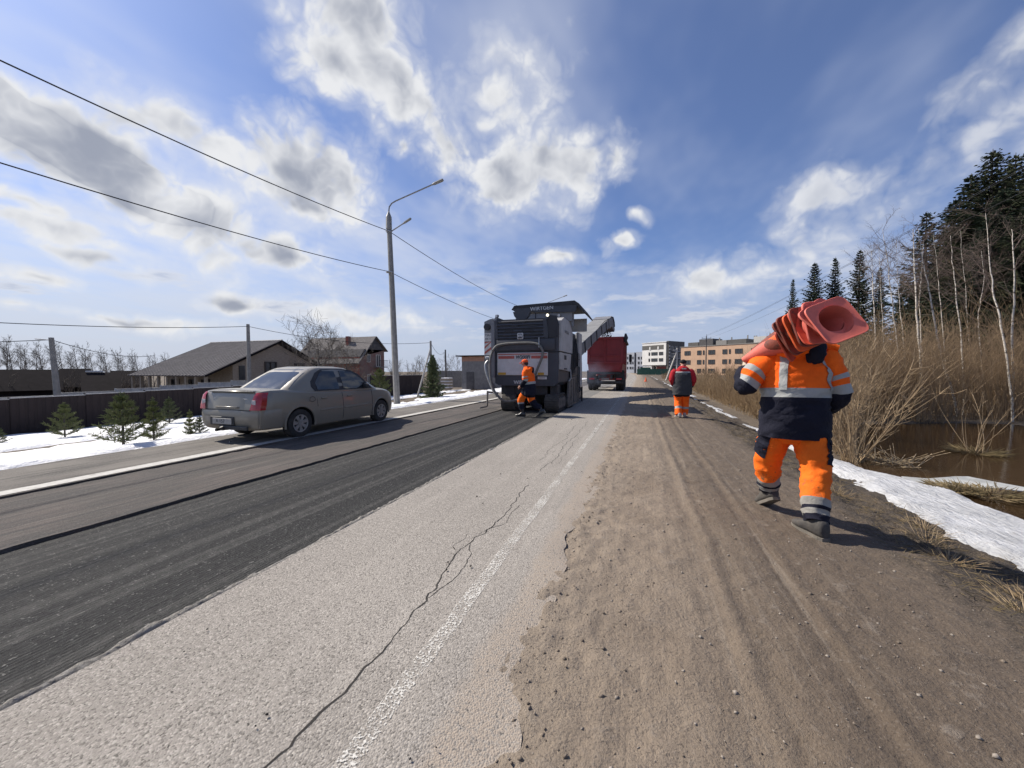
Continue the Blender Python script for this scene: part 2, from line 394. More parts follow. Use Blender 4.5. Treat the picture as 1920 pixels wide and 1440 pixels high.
m, t = newmat('asphalt_scraped')
co = coord(t); a = noise(t, co, 0.9, 6, 0.62, 0.5); b = noise(t, co, 70, 5, 0.7)
st = noise(t, nd(t, 'ShaderNodeMapping', {'Vector': co, 'Scale': (5.0, 0.25, 1)}), 2.4, 6, 0.65, 0.5)
cc = mixc(t, sstep(t, a, 0.36, 0.64), (0.066, 0.057, 0.050), (0.095, 0.076, 0.066))
cc = mixc(t, sstep(t, st, 0.40, 0.56, 0.8, 0), cc, (0.045, 0.042, 0.040))
cc = mixc(t, sstep(t, st, 0.56, 0.72, 0, 0.7), cc, (0.14, 0.128, 0.115))
cc = mixc(t, sstep(t, b, 0.52, 0.72, 0, 0.6), cc, (0.24, 0.225, 0.2))
finish(t, cc, 0.92, 0, mth(t, 'ADD', st, b), 0.8, 0.02)

m, t = newmat('asphalt_milled')
co = coord(t); X = axis(t, co, 0); Y = axis(t, co, 1)
fine = noise(t, nd(t, 'ShaderNodeMapping', {'Vector': co, 'Scale': (1.0, 0.25, 1)}), 75, 5, 0.72)
grv = nd(t, 'ShaderNodeTexWave', {'Vector': co, 'Scale': 10.5, 'Distortion': 1.6, 'Detail': 3.0, 'Detail Scale': 6.0}, out=1, wave_type='BANDS', bands_direction='X')
chv = nd(t, 'ShaderNodeTexWave', {'Vector': nd(t, 'ShaderNodeMapping', {'Vector': co, 'Rotation': (0, 0, R(24))}), 'Scale': 2.1, 'Distortion': 5.0, 'Detail': 4.0, 'Detail Scale': 2.0}, out=1, wave_type='BANDS', bands_direction='Y')
lane = noise(t, nd(t, 'ShaderNodeMapping', {'Vector': co, 'Scale': (4.0, 0.03, 1)}), 1.6, 4, 0.6)
streak = noise(t, nd(t, 'ShaderNodeMapping', {'Vector': co, 'Scale': (34.0, 1.1, 1)}), 1.0, 5, 0.65)
cc = mixc(t, sstep(t, fine, 0.38, 0.66), (0.005, 0.005, 0.0055), (0.034, 0.034, 0.033))
cc = mixc(t, sstep(t, lane, 0.44, 0.64, 0, 0.75), cc, (0.060, 0.058, 0.054))
cc = mixc(t, mth(t, 'MULTIPLY', mth(t, 'MULTIPLY', sstep(t, chv, 0.50, 0.95, 0, 0.75), sstep(t, lane, 0.48, 0.60)), sstep(t, fine, 0.4, 0.55)), cc, (0.075, 0.072, 0.068))
cc = mixc(t, mth(t, 'MULTIPLY', sstep(t, streak, 0.66, 0.76), sstep(t, fine, 0.44, 0.60)), cc, (0.34, 0.33, 0.31))
spk = noise(t, co, 46, 3, 0.6)
cc = mixc(t, sstep(t, spk, 0.62, 0.70), cc, (0.17, 0.165, 0.155))
cc = mixc(t, sstep(t, spk, 0.30, 0.40, 0.9, 0.0), cc, (0.004, 0.004, 0.0045))
h = mth(t, 'ADD', mth(t, 'MULTIPLY', grv, 0.35), mth(t, 'ADD', mth(t, 'MULTIPLY', fine, 1.5), mth(t, 'MULTIPLY', spk, 1.2)))
finish(t, cc, 0.85, 0, h, 0.9, 0.02, spec=0.4)

m, t = newmat('snow')
co = coord(t); a = noise(t, co, 2.0, 6, 0.6); b = noise(t, co, 14, 6, 0.65)
st = noise(t, nd(t, 'ShaderNodeMapping', {'Vector': co, 'Scale': (5.0, 1.3, 1), 'Rotation': (0, 0, R(-14))}), 3, 6, 0.62)
cc = mixc(t, sstep(t, a, 0.35, 0.68), (0.80, 0.81, 0.83), (0.66, 0.67, 0.70))
cc = mixc(t, sstep(t, st, 0.55, 0.72, 0, 0.55), cc, (0.50, 0.50, 0.50))
cc = mixc(t, sstep(t, b, 0.58, 0.75, 0, 0.6), cc, (0.42, 0.39, 0.35))
cc = mixc(t, sstep(t, noise(t, co, 60, 4, 0.7), 0.66, 0.74, 0, 0.7), cc, (0.20, 0.17, 0.14))
finish(t, cc, 0.6, 0, mth(t, 'ADD', mth(t, 'MULTIPLY', st, 1.2), b), 0.6, 0.06)

m, t = newmat('snow_grey')
co = coord(t); a = noise(t, co, 2.0, 6, 0.6); b = noise(t, co, 16, 6, 0.68)
st = noise(t, nd(t, 'ShaderNodeMapping', {'Vector': co, 'Scale': (6.0, 1.2, 1), 'Rotation': (0, 0, R(-10))}), 3, 7, 0.65)
cc = mixc(t, sstep(t, a, 0.35, 0.68), (0.66, 0.665, 0.675), (0.50, 0.505, 0.51))
cc = mixc(t, sstep(t, st, 0.50, 0.68, 0, 0.7), cc, (0.36, 0.355, 0.35))
cc = mixc(t, sstep(t, b, 0.56, 0.72, 0, 0.6), cc, (0.33, 0.30, 0.26))
cc = mixc(t, sstep(t, noise(t, co, 55, 4, 0.7), 0.64, 0.72, 0, 0.8), cc, (0.14, 0.12, 0.10))
finish(t, cc, 0.6, 0, mth(t, 'ADD', mth(t, 'MULTIPLY', st, 1.5), b), 0.8, 0.07)

m, t = newmat('water')
co = coord(t)
rip = noise(t, nd(t, 'ShaderNodeMapping', {'Vector': co, 'Scale': (1.0, 2.2, 1)}), 5, 3, 0.5)
finish(t, (0.030, 0.017, 0.008), 0.045, 0, rip, 0.045, 0.05, spec=0.5)
pm('crack', (0.018, 0.016, 0.014), (0.03, 0.027, 0.024), 30, 0.95)
pm('crumb', (0.16, 0.15, 0.135), (0.30, 0.285, 0.26), 40, 0.95, bump=0.8, bscale=90, bdist=0.02)

m, t = newmat('worn_paint')
co = coord(t); b = noise(t, co, 90, 5, 0.72); a = noise(t, co, 3.0, 5, 0.6)
pf = sstep(t, mth(t, 'ADD', b, mth(t, 'MULTIPLY', mth(t, 'SUBTRACT', a, 0.5), 0.35)), 0.47, 0.60)
pr = nd(t, 'ShaderNodeBsdfPrincipled', {'Base Color': (0.58, 0.56, 0.515, 1), 'Roughness': 0.8})
tr = nd(t, 'ShaderNodeBsdfTransparent')
nd(t, 'ShaderNodeOutputMaterial', {'Surface': nd(t, 'ShaderNodeMixShader', {0: pf, 1: tr, 2: pr})})
pm('road_paint', (0.50, 0.485, 0.45), (0.38, 0.365, 0.335), 14, 0.85, bump=0.3, bscale=80, dirt=((0.26, 0.24, 0.22), 0.56, 5))

# ---- ground sheet
gx = np.concatenate([steps((-420, -60, 20), (-60, -24, 2), (-24, -8.8, 0.35), (-8.8, -6.6, 0.15), (-6.6, 3.4, 0.7), (3.4, 16, 0.3), (16, 50, 1.5), (50, 420, 20))])
gy = steps((-8, 0, 1.0), (0, 26, 0.3), (26, 60, 1.0), (60, 160, 5), (160, 1500, 60))
def zg(x, y):
    xr = x - curve(y)
    return terrain(x, y) - 0.16 * (sm(xr, -7.25, -6.85) * (1 - sm(xr, 3.2, 3.7)))
g = kind(grid('ground', gx, gy, zg, 'earth'), 'structure')
# gravel shoulder of the far side of the road
def zs(x, y):
    xr = x - curve(y); return terrain(x, y) + 0.018 - 0.03 * (1 - sm(xr, -9.3, -8.7)) + (fbm(x * 7, y * 2.2) - 0.5) * 0.03
kind(grid('gravel_shoulder', steps((-9.5, -6.96, 0.1)), steps((-4, 30, 0.25), (30, 300, 5)), zs, 'gravel_shoulder'), 'structure')

# ---- road sheets with a skirt on every open side
def sheet(name, x0, x1, z, ys, mat, nx=2, zn=0.0, skirt=0.09, jag0=0, jag1=0, uneven=None):
    xs = np.linspace(0, 1, nx); X = []; Yl = []; Z = []
    for y in ys:
        a = x0 + float(jag0 * (fbm(y * 3.1, 5.5, 5) - 0.5)); b = x1 + float(jag1 * (fbm(y * 3.3, 15.5, 5) - 0.5))
        row = a + (b - a) * xs
        X.append(np.concatenate([[a], row, [b]])); Yl.append(np.full(nx + 2, y))
        zz = np.full(nx, z) + (zn * (fbm(row * 6, y * 6 + 0 * row) - 0.5) if zn else 0)
        if uneven: zz = zz + uneven(row, y)
        Z.append(np.concatenate([[zz[0] - skirt], zz, [zz[-1] - skirt]]))
    X = np.array(X); Y = np.array(Yl); Z = np.array(Z); X = X + curve(Y); n = nx + 2
    V = np.stack([X, Y, Z], -1).reshape(-1, 3)
    i = np.arange(n - 1)[None, :] + np.arange(len(ys) - 1)[:, None] * n
    F = np.stack([i, i + 1, i + 1 + n, i + n], -1).reshape(-1)
    me = np_mesh(name, V, F, 4, mat); me.shade_smooth(); me.set_sharp_from_angle(angle=R(50))
    return kind(addobj(name, me), 'structure')
YM = 15.0        # milling has got this far
rd = sheet('road_lane', -2.47, -0.50, 0.0, steps((-3, 14, 0.05), (14, 60, 0.4), (60, 520, 5)), 'asphalt', nx=15, jag0=0.03, jag1=0.30,
           uneven=lambda r, y: -0.03 * sm(r, -0.74, -0.48) * (0.4 + 1.2 * float(fbm(y * 2.1, 3.3))) + 0.010 * np.exp(-((r + 0.68) / 0.04) ** 2))
ms = sheet('milled_strip', -4.78, -2.47, -0.055, steps((-3, YM, 0.1)), 'asphalt_milled', nx=14, zn=0.012, jag0=0.02, skirt=0.05)
ll = sheet('scraped_lane', -6.70, -4.80, -0.025, steps((-3, 30, 0.15), (30, 120, 3)), 'asphalt_scraped', nx=10, zn=0.02, jag1=0.05, skirt=0.06)
rf = sheet('road_beyond', -4.795, -2.48, -0.004, steps((YM, 60, 1), (60, 520, 5)), 'asphalt_far', nx=2)
le = sheet('road_edge_strip', -7.02, -6.705, 0.0, steps((-3, 30, 0.15), (30, 520, 5)), 'asphalt_scraped', nx=3, jag1=0.04)
kind(grid('road_beyond', np.linspace(-6.8, -4.7, 3), steps((118, 520, 5)), lambda x, y: 0 * x - 0.008, 'asphalt_far'), 'structure')

# painted lines (4 mm above)
def line(name, xc, w, z, ys, mat, parent, jag=0.03):
    X0 = [xc - w / 2 + jag * float(fbm(y * 5, 2.2, 4) - 0.5) for y in ys]; X1 = [xc + w / 2 + jag * float(fbm(y * 5, 8.2, 4) - 0.5) for y in ys]
    V = []; F = []
    for i, y in enumerate(ys):
        c = float(curve(y)); V += [(X0[i] + c, y, z), (X1[i] + c, y, z)]
        if i: F += [2 * i - 2, 2 * i - 1, 2 * i + 1, 2 * i]
    return addobj(name, np_mesh(name, V, F, 4, mat), parent)
line('edge_line', -0.975, 0.088, 0.003, steps((-2, 14, 0.1), (14, 60, 0.6), (60, 420, 6)), 'worn_paint', rd)
line('edge_line', -6.865, 0.23, 0.004, steps((-3, 30, 0.1), (30, 420, 6)), 'road_paint', le)

# ragged crumbs left along the cut edge
V = []; F = []
ys = steps((-1, 14, 0.03)); n = 7
for i, y in enumerate(ys):
    amp = 0.5 + 1.1 * float(fbm(y * 2.3, 31)); off = 0.018 * float(fbm(y * 1.7, 77) - 0.5)
    for k in range(n):
        u = k / (n - 1); x = -2.535 + off + (u - 0.5) * 0.065 * (0.7 + 0.6 * amp)
        zz = -0.056 + 0.034 * amp * math.sin(math.pi * u) * (0.55 + 0.9 * float(vnoise(x * 60, y * 40)))
        V.append((x, y, zz))
    if i:
        for k in range(n - 1): F += [(i - 1) * n + k, (i - 1) * n + k + 1, i * n + k + 1, i * n + k]
o = addobj('crumb_ridge', np_mesh('crumb_ridge', V, F, 4, 'crumb'), ms); kind(o, 'stuff')

# cracks in the old lane: jagged ribbons
def crack(pts, w0, parent, seed, z=0.0012):
    rs = np.random.RandomState(seed); P = []
    for (a, b) in zip(pts[:-1], pts[1:]):
        n = max(2, int(math.hypot(b[0] - a[0], b[1] - a[1]) / 0.035))
        for i in range(n):
            u = i / n; P.append([a[0] + (b[0] - a[0]) * u, a[1] + (b[1] - a[1]) * u])
    P = np.array(P); N = len(P)
    s_k = np.cumsum(rs.uniform(0.05, 0.13, 400)) + P[0, 1] - 0.2; P[:, 0] += np.interp(P[:, 1], s_k, rs.uniform(-0.024, 0.024, 400))
    w0 = w0 * 0.75
    P[:, 0] += np.cumsum(rs.randn(N)) * 0.002 + rs.randn(N) * 0.0035 + 0.03 * (fbm(P[:, 1] * 2.7, 0 * P[:, 1] + seed) - 0.5) * 2
    wd = w0 * (0.25 + 1.5 * fbm(P[:, 1] * 3, 0 * P[:, 1] + seed * 3.3) ** 1.5 + 0.35 * rs.rand(N)); wd[0] = wd[-1] = 0.0005
    V = []; F = []
    for i in range(N):
        V += [(P[i, 0] - wd[i], P[i, 1] + rs.randn() * 0.004, z), (P[i, 0] + wd[i], P[i, 1] + rs.randn() * 0.004, z)]
        if i: F += [2 * i - 2, 2 * i - 1, 2 * i + 1, 2 * i]
    addobj('crack', np_mesh('crack', V, F, 4, 'crack'), parent)
crack([(-1.27, 0.75), (-1.20, 1.25), (-1.24, 1.9), (-1.28, 2.6), (-1.235, 3.3), (-1.26, 4.4)], 0.007, rd, 1)
crack([(-1.245, 1.95), (-1.17, 2.15), (-1.20, 2.5), (-1.27, 2.75)], 0.0035, rd, 2)
crack([(-1.26, 2.9), (-1.17, 3.2), (-1.19, 3.7)], 0.003, rd, 4)
crack([(-1.28, 2.5), (-1.40, 2.62), (-1.36, 2.9)], 0.002, rd, 5)
crack([(-1.30, 5.0), (-1.27, 5.9), (-1.33, 7.0), (-1.28, 8.3), (-1.35, 10.5)], 0.005, rd, 6)
crack([(-1.45, 5.6), (-1.52, 6.6), (-1.42, 7.6), (-1.55, 9.5)], 0.0045, rd, 7)
crack([(-1.27, 5.9), (-1.40, 6.2), (-1.45, 6.5)], 0.003, rd, 8); crack([(-1.33, 7.0), (-1.48, 7.2)], 0.003, rd, 9)
crack([(-1.18, 5.5), (-1.16, 6.6), (-1.2, 7.9)], 0.0035, rd, 10)

# ---- dirt beside the road, with wheel ruts and boot marks
def zdirt(x, y):
    z = terrain(x, y)
    wob = (fbm(y * 0.35 + 4, 0 * y + 2, 3) - 0.5) * 0.14
    def rut(c, w, d): return -d * np.exp(-((x - c - wob) / w) ** 2)
    z = z + rut(0.42, 0.075, 0.014) + rut(0.60, 0.05, 0.010) + rut(0.93, 0.045, 0.016) + rut(1.08, 0.03, 0.007) + 0.006 * np.sin(y * 95 + 3 * np.sin(x * 40)) * np.exp(-((x - 0.62 - wob) / 0.07) ** 2)
    z = z + 0.009 * np.exp(-((x - 1.0 - wob) / 0.022) ** 2) + 0.012 * np.exp(-((x - 0.51 - wob) / 0.035) ** 2)
    edge = 1 - sm(x, -0.55, 0.1)
    z = z + (fbm(x * 4, y * 4) - 0.5) * 0.035 + (fbm(x * 16 + 9, y * 13, 3) - 0.5) * (0.022 + 0.030 * edge)
    mudd = sm(x, 1.8, 2.3)
    z = z + mudd * ((fbm(x * 5 + 3, y * 5, 4) - 0.5) * 0.16 + (fbm(x * 22, y * 20, 3) - 0.5) * 0.05)
    z = z - 0.02 * (1 - sm(x, -0.85, -0.45))
    return z - 0.006
dx = steps((-0.9, 2.0, 0.03), (2.0, 3.65, 0.04)); dy = steps((0.2, 6, 0.03), (6, 14, 0.07), (14, 60, 0.4), (60, 300, 5))
kind(grid('dirt_shoulder', dx, dy, zdirt, 'dirt'), 'structure')

# ---- water filled ditch
kind(grid('water', steps((3.2, 16, 1)), steps((-6, 62, 2)), lambda x, y: 0 * x - 0.52, 'water', xcurve=False), 'structure')

# ---- snow: sheets that dip under the earth where it has melted
def zsnowR(x, y):
    wig = (fbm(y * 0.9, 0 * y + 4) - 0.5)
    xl = 3.28 + wig * 0.5
    wid = np.interp(y, [0, 5, 7.5, 9.5, 12, 16, 24, 40, 200], [1.9, 1.5, 1.25, 0.65, 0.40, 0.40, 0.42, 0.6, 1.2])
    u = (x - xl) / wid
    brk = sm(fbm(y * 0.55 + 31, 0 * y, 2), 0.26, 0.36) * (y > 14) + (y <= 14)
    mask = np.minimum(u, 1 - u) * 4 * wid + (fbm(x * 3.5, y * 2.5) - 0.5) * 0.9
    bz = np.interp(u, [0, 0.35, 1.0], [-0.36, -0.42, -0.50])
    return bz + np.clip(mask, -1.6, 0.5) * 0.085 - (1 - brk) * 0.2 + (fbm(x * 6, y * 3) - 0.5) * 0.03 + (fbm(x * 14, y * 4, 3) - 0.5) * 0.02
sn = kind(grid('snow', steps((2.9, 5.9, 0.04)), steps((1.5, 12, 0.05), (12, 60, 0.25), (60, 160, 2)), zsnowR, 'snow_grey'), 'stuff')
tag(sn, 'dirty snow strip melting along the water filled ditch', 'snow')
def zsnowL(x, y):
    t = terrain(x, y)
    n1 = (fbm(x * 0.7 + 11, y * 0.45) - 0.5); n2 = (fbm(x * 3.2, y * 2.6) - 0.5)
    near = sm(-x, 9.2 + 0.0 * y, 9.9)
    gap = np.exp(-((x + 14.6 + n1 * 2.2 + 0.08 * (y - 6)) / (0.9 + 0.5 * sm(y, 8, 16))) ** 2)
    far = sm(y, 14, 20)
    mask = near * 2 - 1 - gap * 2.4 + n1 * (1.5 + 2.0 * far) + n2 * (1.5 + 1.2 * far) - 0.55 * far + 0.15
    mask = mask * np.where(x < -21.4, 0, 1) - 1.5 * np.where(x < -21.4, sm(y, 24, 25), 0)
    return t + np.clip(mask, -0.9, 0.7) * 0.16 + (fbm(x * 2, y * 2) - 0.5) * 0.06
sl = kind(grid('snow', steps((-26, -8.9, 0.13)), steps((-2, 22, 0.13), (22, 60, 0.5), (60, 90, 2)), zsnowL, 'snow'), 'stuff')
tag(sl, 'white snow cover lying between the road shoulder and the brown fence', 'snow')

# thin grey ice left on the water
pm('ice', (0.50, 0.51, 0.50), (0.34, 0.35, 0.34), 2.5, 0.35, bump=0.2)
ip = [(1690, 893), (1740, 897), (1790, 893), (1815, 893), (1860, 902), (1925, 914), (1990, 925), (1990, 932), (1925, 921), (1850, 914), (1800, 917), (1745, 912), (1700, 902)]
mb = MB(); q = [on_ground(x, y, -0.512) for x, y in ip]; n_ = len(q)
c_ = sum(q, Vector()) / n_
mb.add([tuple(p) for p in q] + [tuple(p - Vector((0, 0, 0.03))) for p in q], [tuple(range(n_))] + [(i, (i + 1) % n_, n_ + (i + 1) % n_, n_ + i) for i in range(n_)])
io = mb.build('ice_sheet', 'ice'); tag(io, 'thin grey ice tongue reaching into the brown water', 'ice')
# ================================================================ VEGETATION
pm('bark_dark', (0.075, 0.062, 0.05), (0.12, 0.10, 0.085), 12, 0.95, bump=0.5)
pm('bark_grey', (0.17, 0.15, 0.13), (0.11, 0.095, 0.08), 10, 0.95)
m, t = newmat('bark_birch')
co = coord(t)
bn = noise(t, nd(t, 'ShaderNodeMapping', {'Vector': co, 'Scale': (4, 4, 9)}), 1.0, 5, 0.7)
cc = mixc(t, sstep(t, bn, 0.52, 0.60), (0.52, 0.475, 0.41), (0.12, 0.10, 0.085)); finish(t, cc, 0.85)
pm('birch_twig', (0.16, 0.115, 0.095), (0.10, 0.075, 0.062), 3, 0.9)
pm('willow_twig', (0.35, 0.245, 0.142), (0.185, 0.127, 0.075), 1.2, 0.9)
pm('willow_twig_near', (0.39, 0.285, 0.17), (0.21, 0.15, 0.09), 1.2, 0.9)
pm('reed', (0.46, 0.36, 0.23), (0.30, 0.22, 0.13), 4, 0.9)
pm('dry_grass', (0.27, 0.205, 0.115), (0.16, 0.125, 0.06), 3, 0.9)
pm('spruce_needles', (0.036, 0.055, 0.029), (0.020, 0.034, 0.019), 1.5, 0.85)
pm('spruce_needles_brown', (0.060, 0.068, 0.029), (0.028, 0.040, 0.018), 0.8, 0.85)
pm('pine_needles', (0.24, 0.26, 0.10), (0.16, 0.185, 0.07), 5, 0.8)
pm('pine_needles_dark', (0.16, 0.185, 0.085), (0.10, 0.125, 0.06), 5, 0.8)
def unit(v): return v / np.maximum(np.linalg.norm(v, axis=-1, keepdims=True), 1e-9)

def blades_mesh(name, P, Dv, L, Wd, mat, cross=True):
    """needle sprays / leaves: narrow diamonds (two crossed) at P along Dv"""
    P = np.asarray(P); Dv = unit(np.asarray(Dv)); N = len(P); L = np.broadcast_to(L, N)[:, None]; Wd = np.broadcast_to(Wd, N)[:, None]
    ref = np.where(np.abs(Dv[:, 2:3]) > 0.9, [[1.0, 0, 0]], [[0, 0, 1.0]]); u = unit(np.cross(Dv, ref)); w = np.cross(Dv, u)
    Vs = []; Fs = []; off = 0
    for q in ((u, w) if cross else (u,)):
        V = np.stack([P, P + Dv * L * 0.45 + q * Wd, P + Dv * L, P + Dv * L * 0.45 - q * Wd], 1)
        Vs.append(V.reshape(-1, 3)); Fs.append(np.arange(N * 4) + off); off += N * 4
    return np_mesh(name, np.concatenate(Vs), np.concatenate(Fs), 4, mat)

def spruce_meshes(seed, H, Rb, sparse=1.0, mat='spruce_needles', low=0.06):
    rs = np.random.RandomState(seed); P = []; Dv = []; L = []; S0 = []; S1 = []; q0 = []; q1 = []
    z = H * low
    while z < H * 0.985:
        u = z / H
        rr = Rb * (1 - u) ** 0.82 * (0.80 + 0.42 * rs.rand()) + 0.06
        nb = int((9 - 4 * u) * sparse) + 2
        a0 = rs.rand() * 6.28
        for b in range(nb):
            if rs.rand() < 0.10: continue
            a = a0 + b * 6.283 / nb + rs.randn() * 0.25; ln = rr * (0.65 + 0.5 * rs.rand())
            droop = 0.30 - 0.75 * u + rs.randn() * 0.08
            ns = max(4, int(ln / 0.12)); c, s_ = math.cos(a), math.sin(a)
            uu = np.linspace(0.06, 1, ns)
            px = c * ln * uu; py = s_ * ln * uu; pz = z - ln * droop * uu + 0.20 * ln * uu ** 2.2
            pts = np.stack([px, py, pz], 1)
            S0.append([0, 0, z]); S1.append(pts[-1]); q0.append(0.012 + 0.010 * ln); q1.append(0.005)
            for k in range(ns):
                for sgn in (-1, 1):
                    sd = np.array([-s_ * sgn, c * sgn, 0]) * (0.55 + 0.3 * rs.rand()) + np.array([c, s_, 0]) * 0.75 + np.array([0, 0, -0.30 + 0.25 * rs.randn()])
                    P.append(pts[k] + rs.randn(3) * 0.03); Dv.append(sd); L.append((0.24 + 0.34 * (1 - uu[k])) * (0.7 + 0.6 * rs.rand()) * min(1.0, 0.35 + ln * 0.5))
            P.append(pts[-1]); Dv.append([c, s_, -0.05]); L.append(0.3 * min(1, ln))
        z += H * 0.018 + 0.14 * (1 - u) * (1.0 / sparse) * (0.8 + 0.4 * rs.rand())
    for k in range(8): P.append([0, 0, H * 0.97 + 0.01 * k]); Dv.append([rs.randn() * 0.4, rs.randn() * 0.4, 1]); L.append(0.35)
    L = np.array(L)
    crown = blades_mesh('crown', P, Dv, L, 0.032 + 0.075 * L, mat)
    limbs = sticks_mesh('limbs', S0, S1, q0, q1, 'bark_dark')
    mb = MB(); mb.tube([(0, 0, -0.8), (0, 0, H * 0.3), (0, 0, H * 0.7), (0, 0, H)], [0.012 * H + 0.05, 0.010 * H + 0.03, 0.006 * H, 0.012], 9)
    return mb.mesh('trunk', 'bark_dark', 40), crown, limbs
def place_tree(name, meshes, loc, rz, sc, label, cat, group, names=('trunk', 'crown', 'limbs')):
    e = thing(name, label, cat, loc, rz, group); e.scale = sc if isinstance(sc, tuple) else (sc, sc, sc)
    for me, nm in zip(meshes, names):
        o_ = addobj(nm, me, e)
        if nm != 'trunk': o_['kind'] = 'stuff'
    return e
SP = [spruce_meshes(11, 16, 2.6), spruce_meshes(12, 16, 2.2), spruce_meshes(13, 16, 3.0, 0.62), spruce_meshes(14, 18, 4.2, 1.15, 'spruce_needles_brown')]
# (pixel of the tip, distance along the road, mesh, widening)
spr = [((1487, 522), 52, 1, 0.8, 'narrow dark spruce at the near end of the tree row'),
       ((1528, 491), 50, 0, 1.15, 'broad dark spruce second from the end of the row'),
       ((1567, 481), 50, 1, 1.0, 'slim pointed spruce third from the end of the row'),
       ((1613, 467), 48, 0, 1.0, 'tall regular spruce cone standing above the brown thicket'),
       ((1650, 500), 47, 1, 0.95, 'shorter spruce right beside the tall regular spruce cone'),
       ((1692, 512), 46, 1, 0.8, 'small spruce tip low between the thicket and the sparse spruce'),
       ((1738, 396), 40, 2, 1.05, 'sparse spruce with see-through branches left of the dark spruce wall'),
       ((1792, 372), 38, 0, 1.15, 'spruce with a broken edge beside the tallest dark spruce'),
       ((1822, 325), 36, 0, 1.1, 'dense spruce leaning against the tallest dark spruce'),
       ((1862, 279), 35, 3, 1.0, 'tallest broad dark spruce at the right of the forest edge'),
       ((1905, 286), 36, 3, 0.9, 'dark brownish spruce at the very right edge of the photo'),
       ((1885, 350), 31, 0, 1.2, 'dark spruce in front of the tallest one'),
       ((1840, 430), 33, 3, 0.9, 'lower brownish spruce filling the forest edge'),
       ((1950, 300), 30, 3, 1.0, 'big spruce partly outside the right picture edge'),
       ((1775, 450), 44, 3, 0.9, 'low dark spruce under the sparse spruce')]
spr += [((1715, 545), 52, 0, 1.3, 'spruce low behind the leftmost birches'), ((1765, 520), 50, 3, 1.1, 'spruce low behind the thickest birch'), ((1810, 470), 46, 3, 1.1, 'brownish spruce behind the slim straight birch'),
        ((1868, 400), 28, 0, 1.5, 'spruce standing between the curving birch and the tallest spruce'), ((1915, 400), 27, 3, 1.1, 'brownish spruce behind the rightmost birch')]
for i, ((px, py), Y, k, wd, lab) in enumerate(spr):
    wd *= 1.0 if px < 1700 else 1.3
    p = on_y(px, py, Y); gz = float(terrain(p.x, p.y)); h = p.z - gz; s = h / (18 if k == 3 else 16)
    place_tree('spruce_tree', SP[k], (p.x, p.y, gz), i * 1.7, (s * wd, s * wd, s), lab, 'tree', 'spruces of the forest edge')

# ---- recursive bare trees
def bare(seed, H, r0, levels=4, spread=0.55, first=0.28, nb=4, up=0.12, twigr=0.004, trunkbend=0.06, side_from=0.25, lenf=0.62):
    rs = np.random.RandomState(seed); A = []; B = []; RA = []; RB = []; tp = []
    def grow(p, d, L, r, lv):
        n = 5 if lv == 0 else (4 if lv < levels - 1 else 3); pts = [p]; dirs = [d]
        for i in range(n):
            d = unit(d + rs.randn(3) * (trunkbend if lv == 0 else 0.16) + np.array([0, 0, up * (lv > 0)])); p = p + d * L / n; pts.append(p); dirs.append(d)
        r1 = max(twigr * 0.6, r * (0.35 if lv == 0 else 0.4))
        for i in range(n):
            a = r + (r1 - r) * i / n; b = r + (r1 - r) * (i + 1) / n
            if lv == 0: tp.append((pts[i], pts[i + 1], a, b))
            else: A.append(pts[i]); B.append(pts[i + 1]); RA.append(a); RB.append(b)
        if lv >= levels: return
        k = nb if lv else int(nb * 2.2)
        for j in range(k):
            u = (side_from if lv == 0 else 0.25) + (1 - (side_from if lv == 0 else 0.25)) * (j + rs.rand()) / k
            i = min(n - 1, int(u * n)); q = pts[i] + (pts[i + 1] - pts[i]) * (u * n - i)
            pd = rs.randn(3); pd -= dirs[i] * pd.dot(dirs[i]); pd = unit(pd)
            nd_ = unit(dirs[i] * (1 - spread * 0.6) + pd * spread * (0.8 + 0.5 * rs.rand()))
            grow(q, nd_, L * lenf * (0.6 + 0.6 * rs.rand()) * (1 - 0.35 * u if lv == 0 else 1), max(twigr, (r + (r1 - r) * u) * 0.5), lv + 1)
    grow(np.zeros(3), np.array([0, 0, 1.0]), H, r0, 0)
    mb = MB(); path = [tp[0][0]] + [x[1] for x in tp]; rad = [tp[0][2] * 1.15] + [x[3] for x in tp]
    path[0] = path[0] - np.array([0, 0, 0.4])
    mb.tube(path, rad, 7)
    return mb, (A, B, RA, RB)
def bare_meshes(seed, H, r0, tm, cm, **kw):
    mb, s = bare(seed, H, r0, **kw)
    return mb.mesh('trunk', tm, 60), sticks_mesh('crown', *s, cm)
# fruit tree behind the car (several stems, twigs pointing up)
FR = [bare_meshes(s, 2.7, 0.10, 'bark_grey', 'bark_grey', levels=4, spread=0.75, nb=5, up=0.17, twigr=0.0065, side_from=0.10, lenf=0.68) for s in (21, 22)]
p = on_x(603, 725, -23.5)
place_tree('bare_fruit_tree', FR[0], (p.x, p.y, -1.25), 0.4, 1.62, 'bare spreading fruit tree with upright twigs behind the parked car', 'tree', None, ('trunk', 'crown'))
p = on_x(640, 725, -24)
place_tree('bare_fruit_tree', FR[1], (p.x, p.y, -1.25), 2.0, 1.25, 'smaller bare tree in front of the red brick house', 'tree', None, ('trunk', 'crown'))
p = on_x(735, 715, -27)
place_tree('bare_fruit_tree', FR[1], (p.x, p.y, -1.2), 0.9, 0.85, 'thin bare tree just behind the lamp post', 'tree', None, ('trunk', 'crown'))
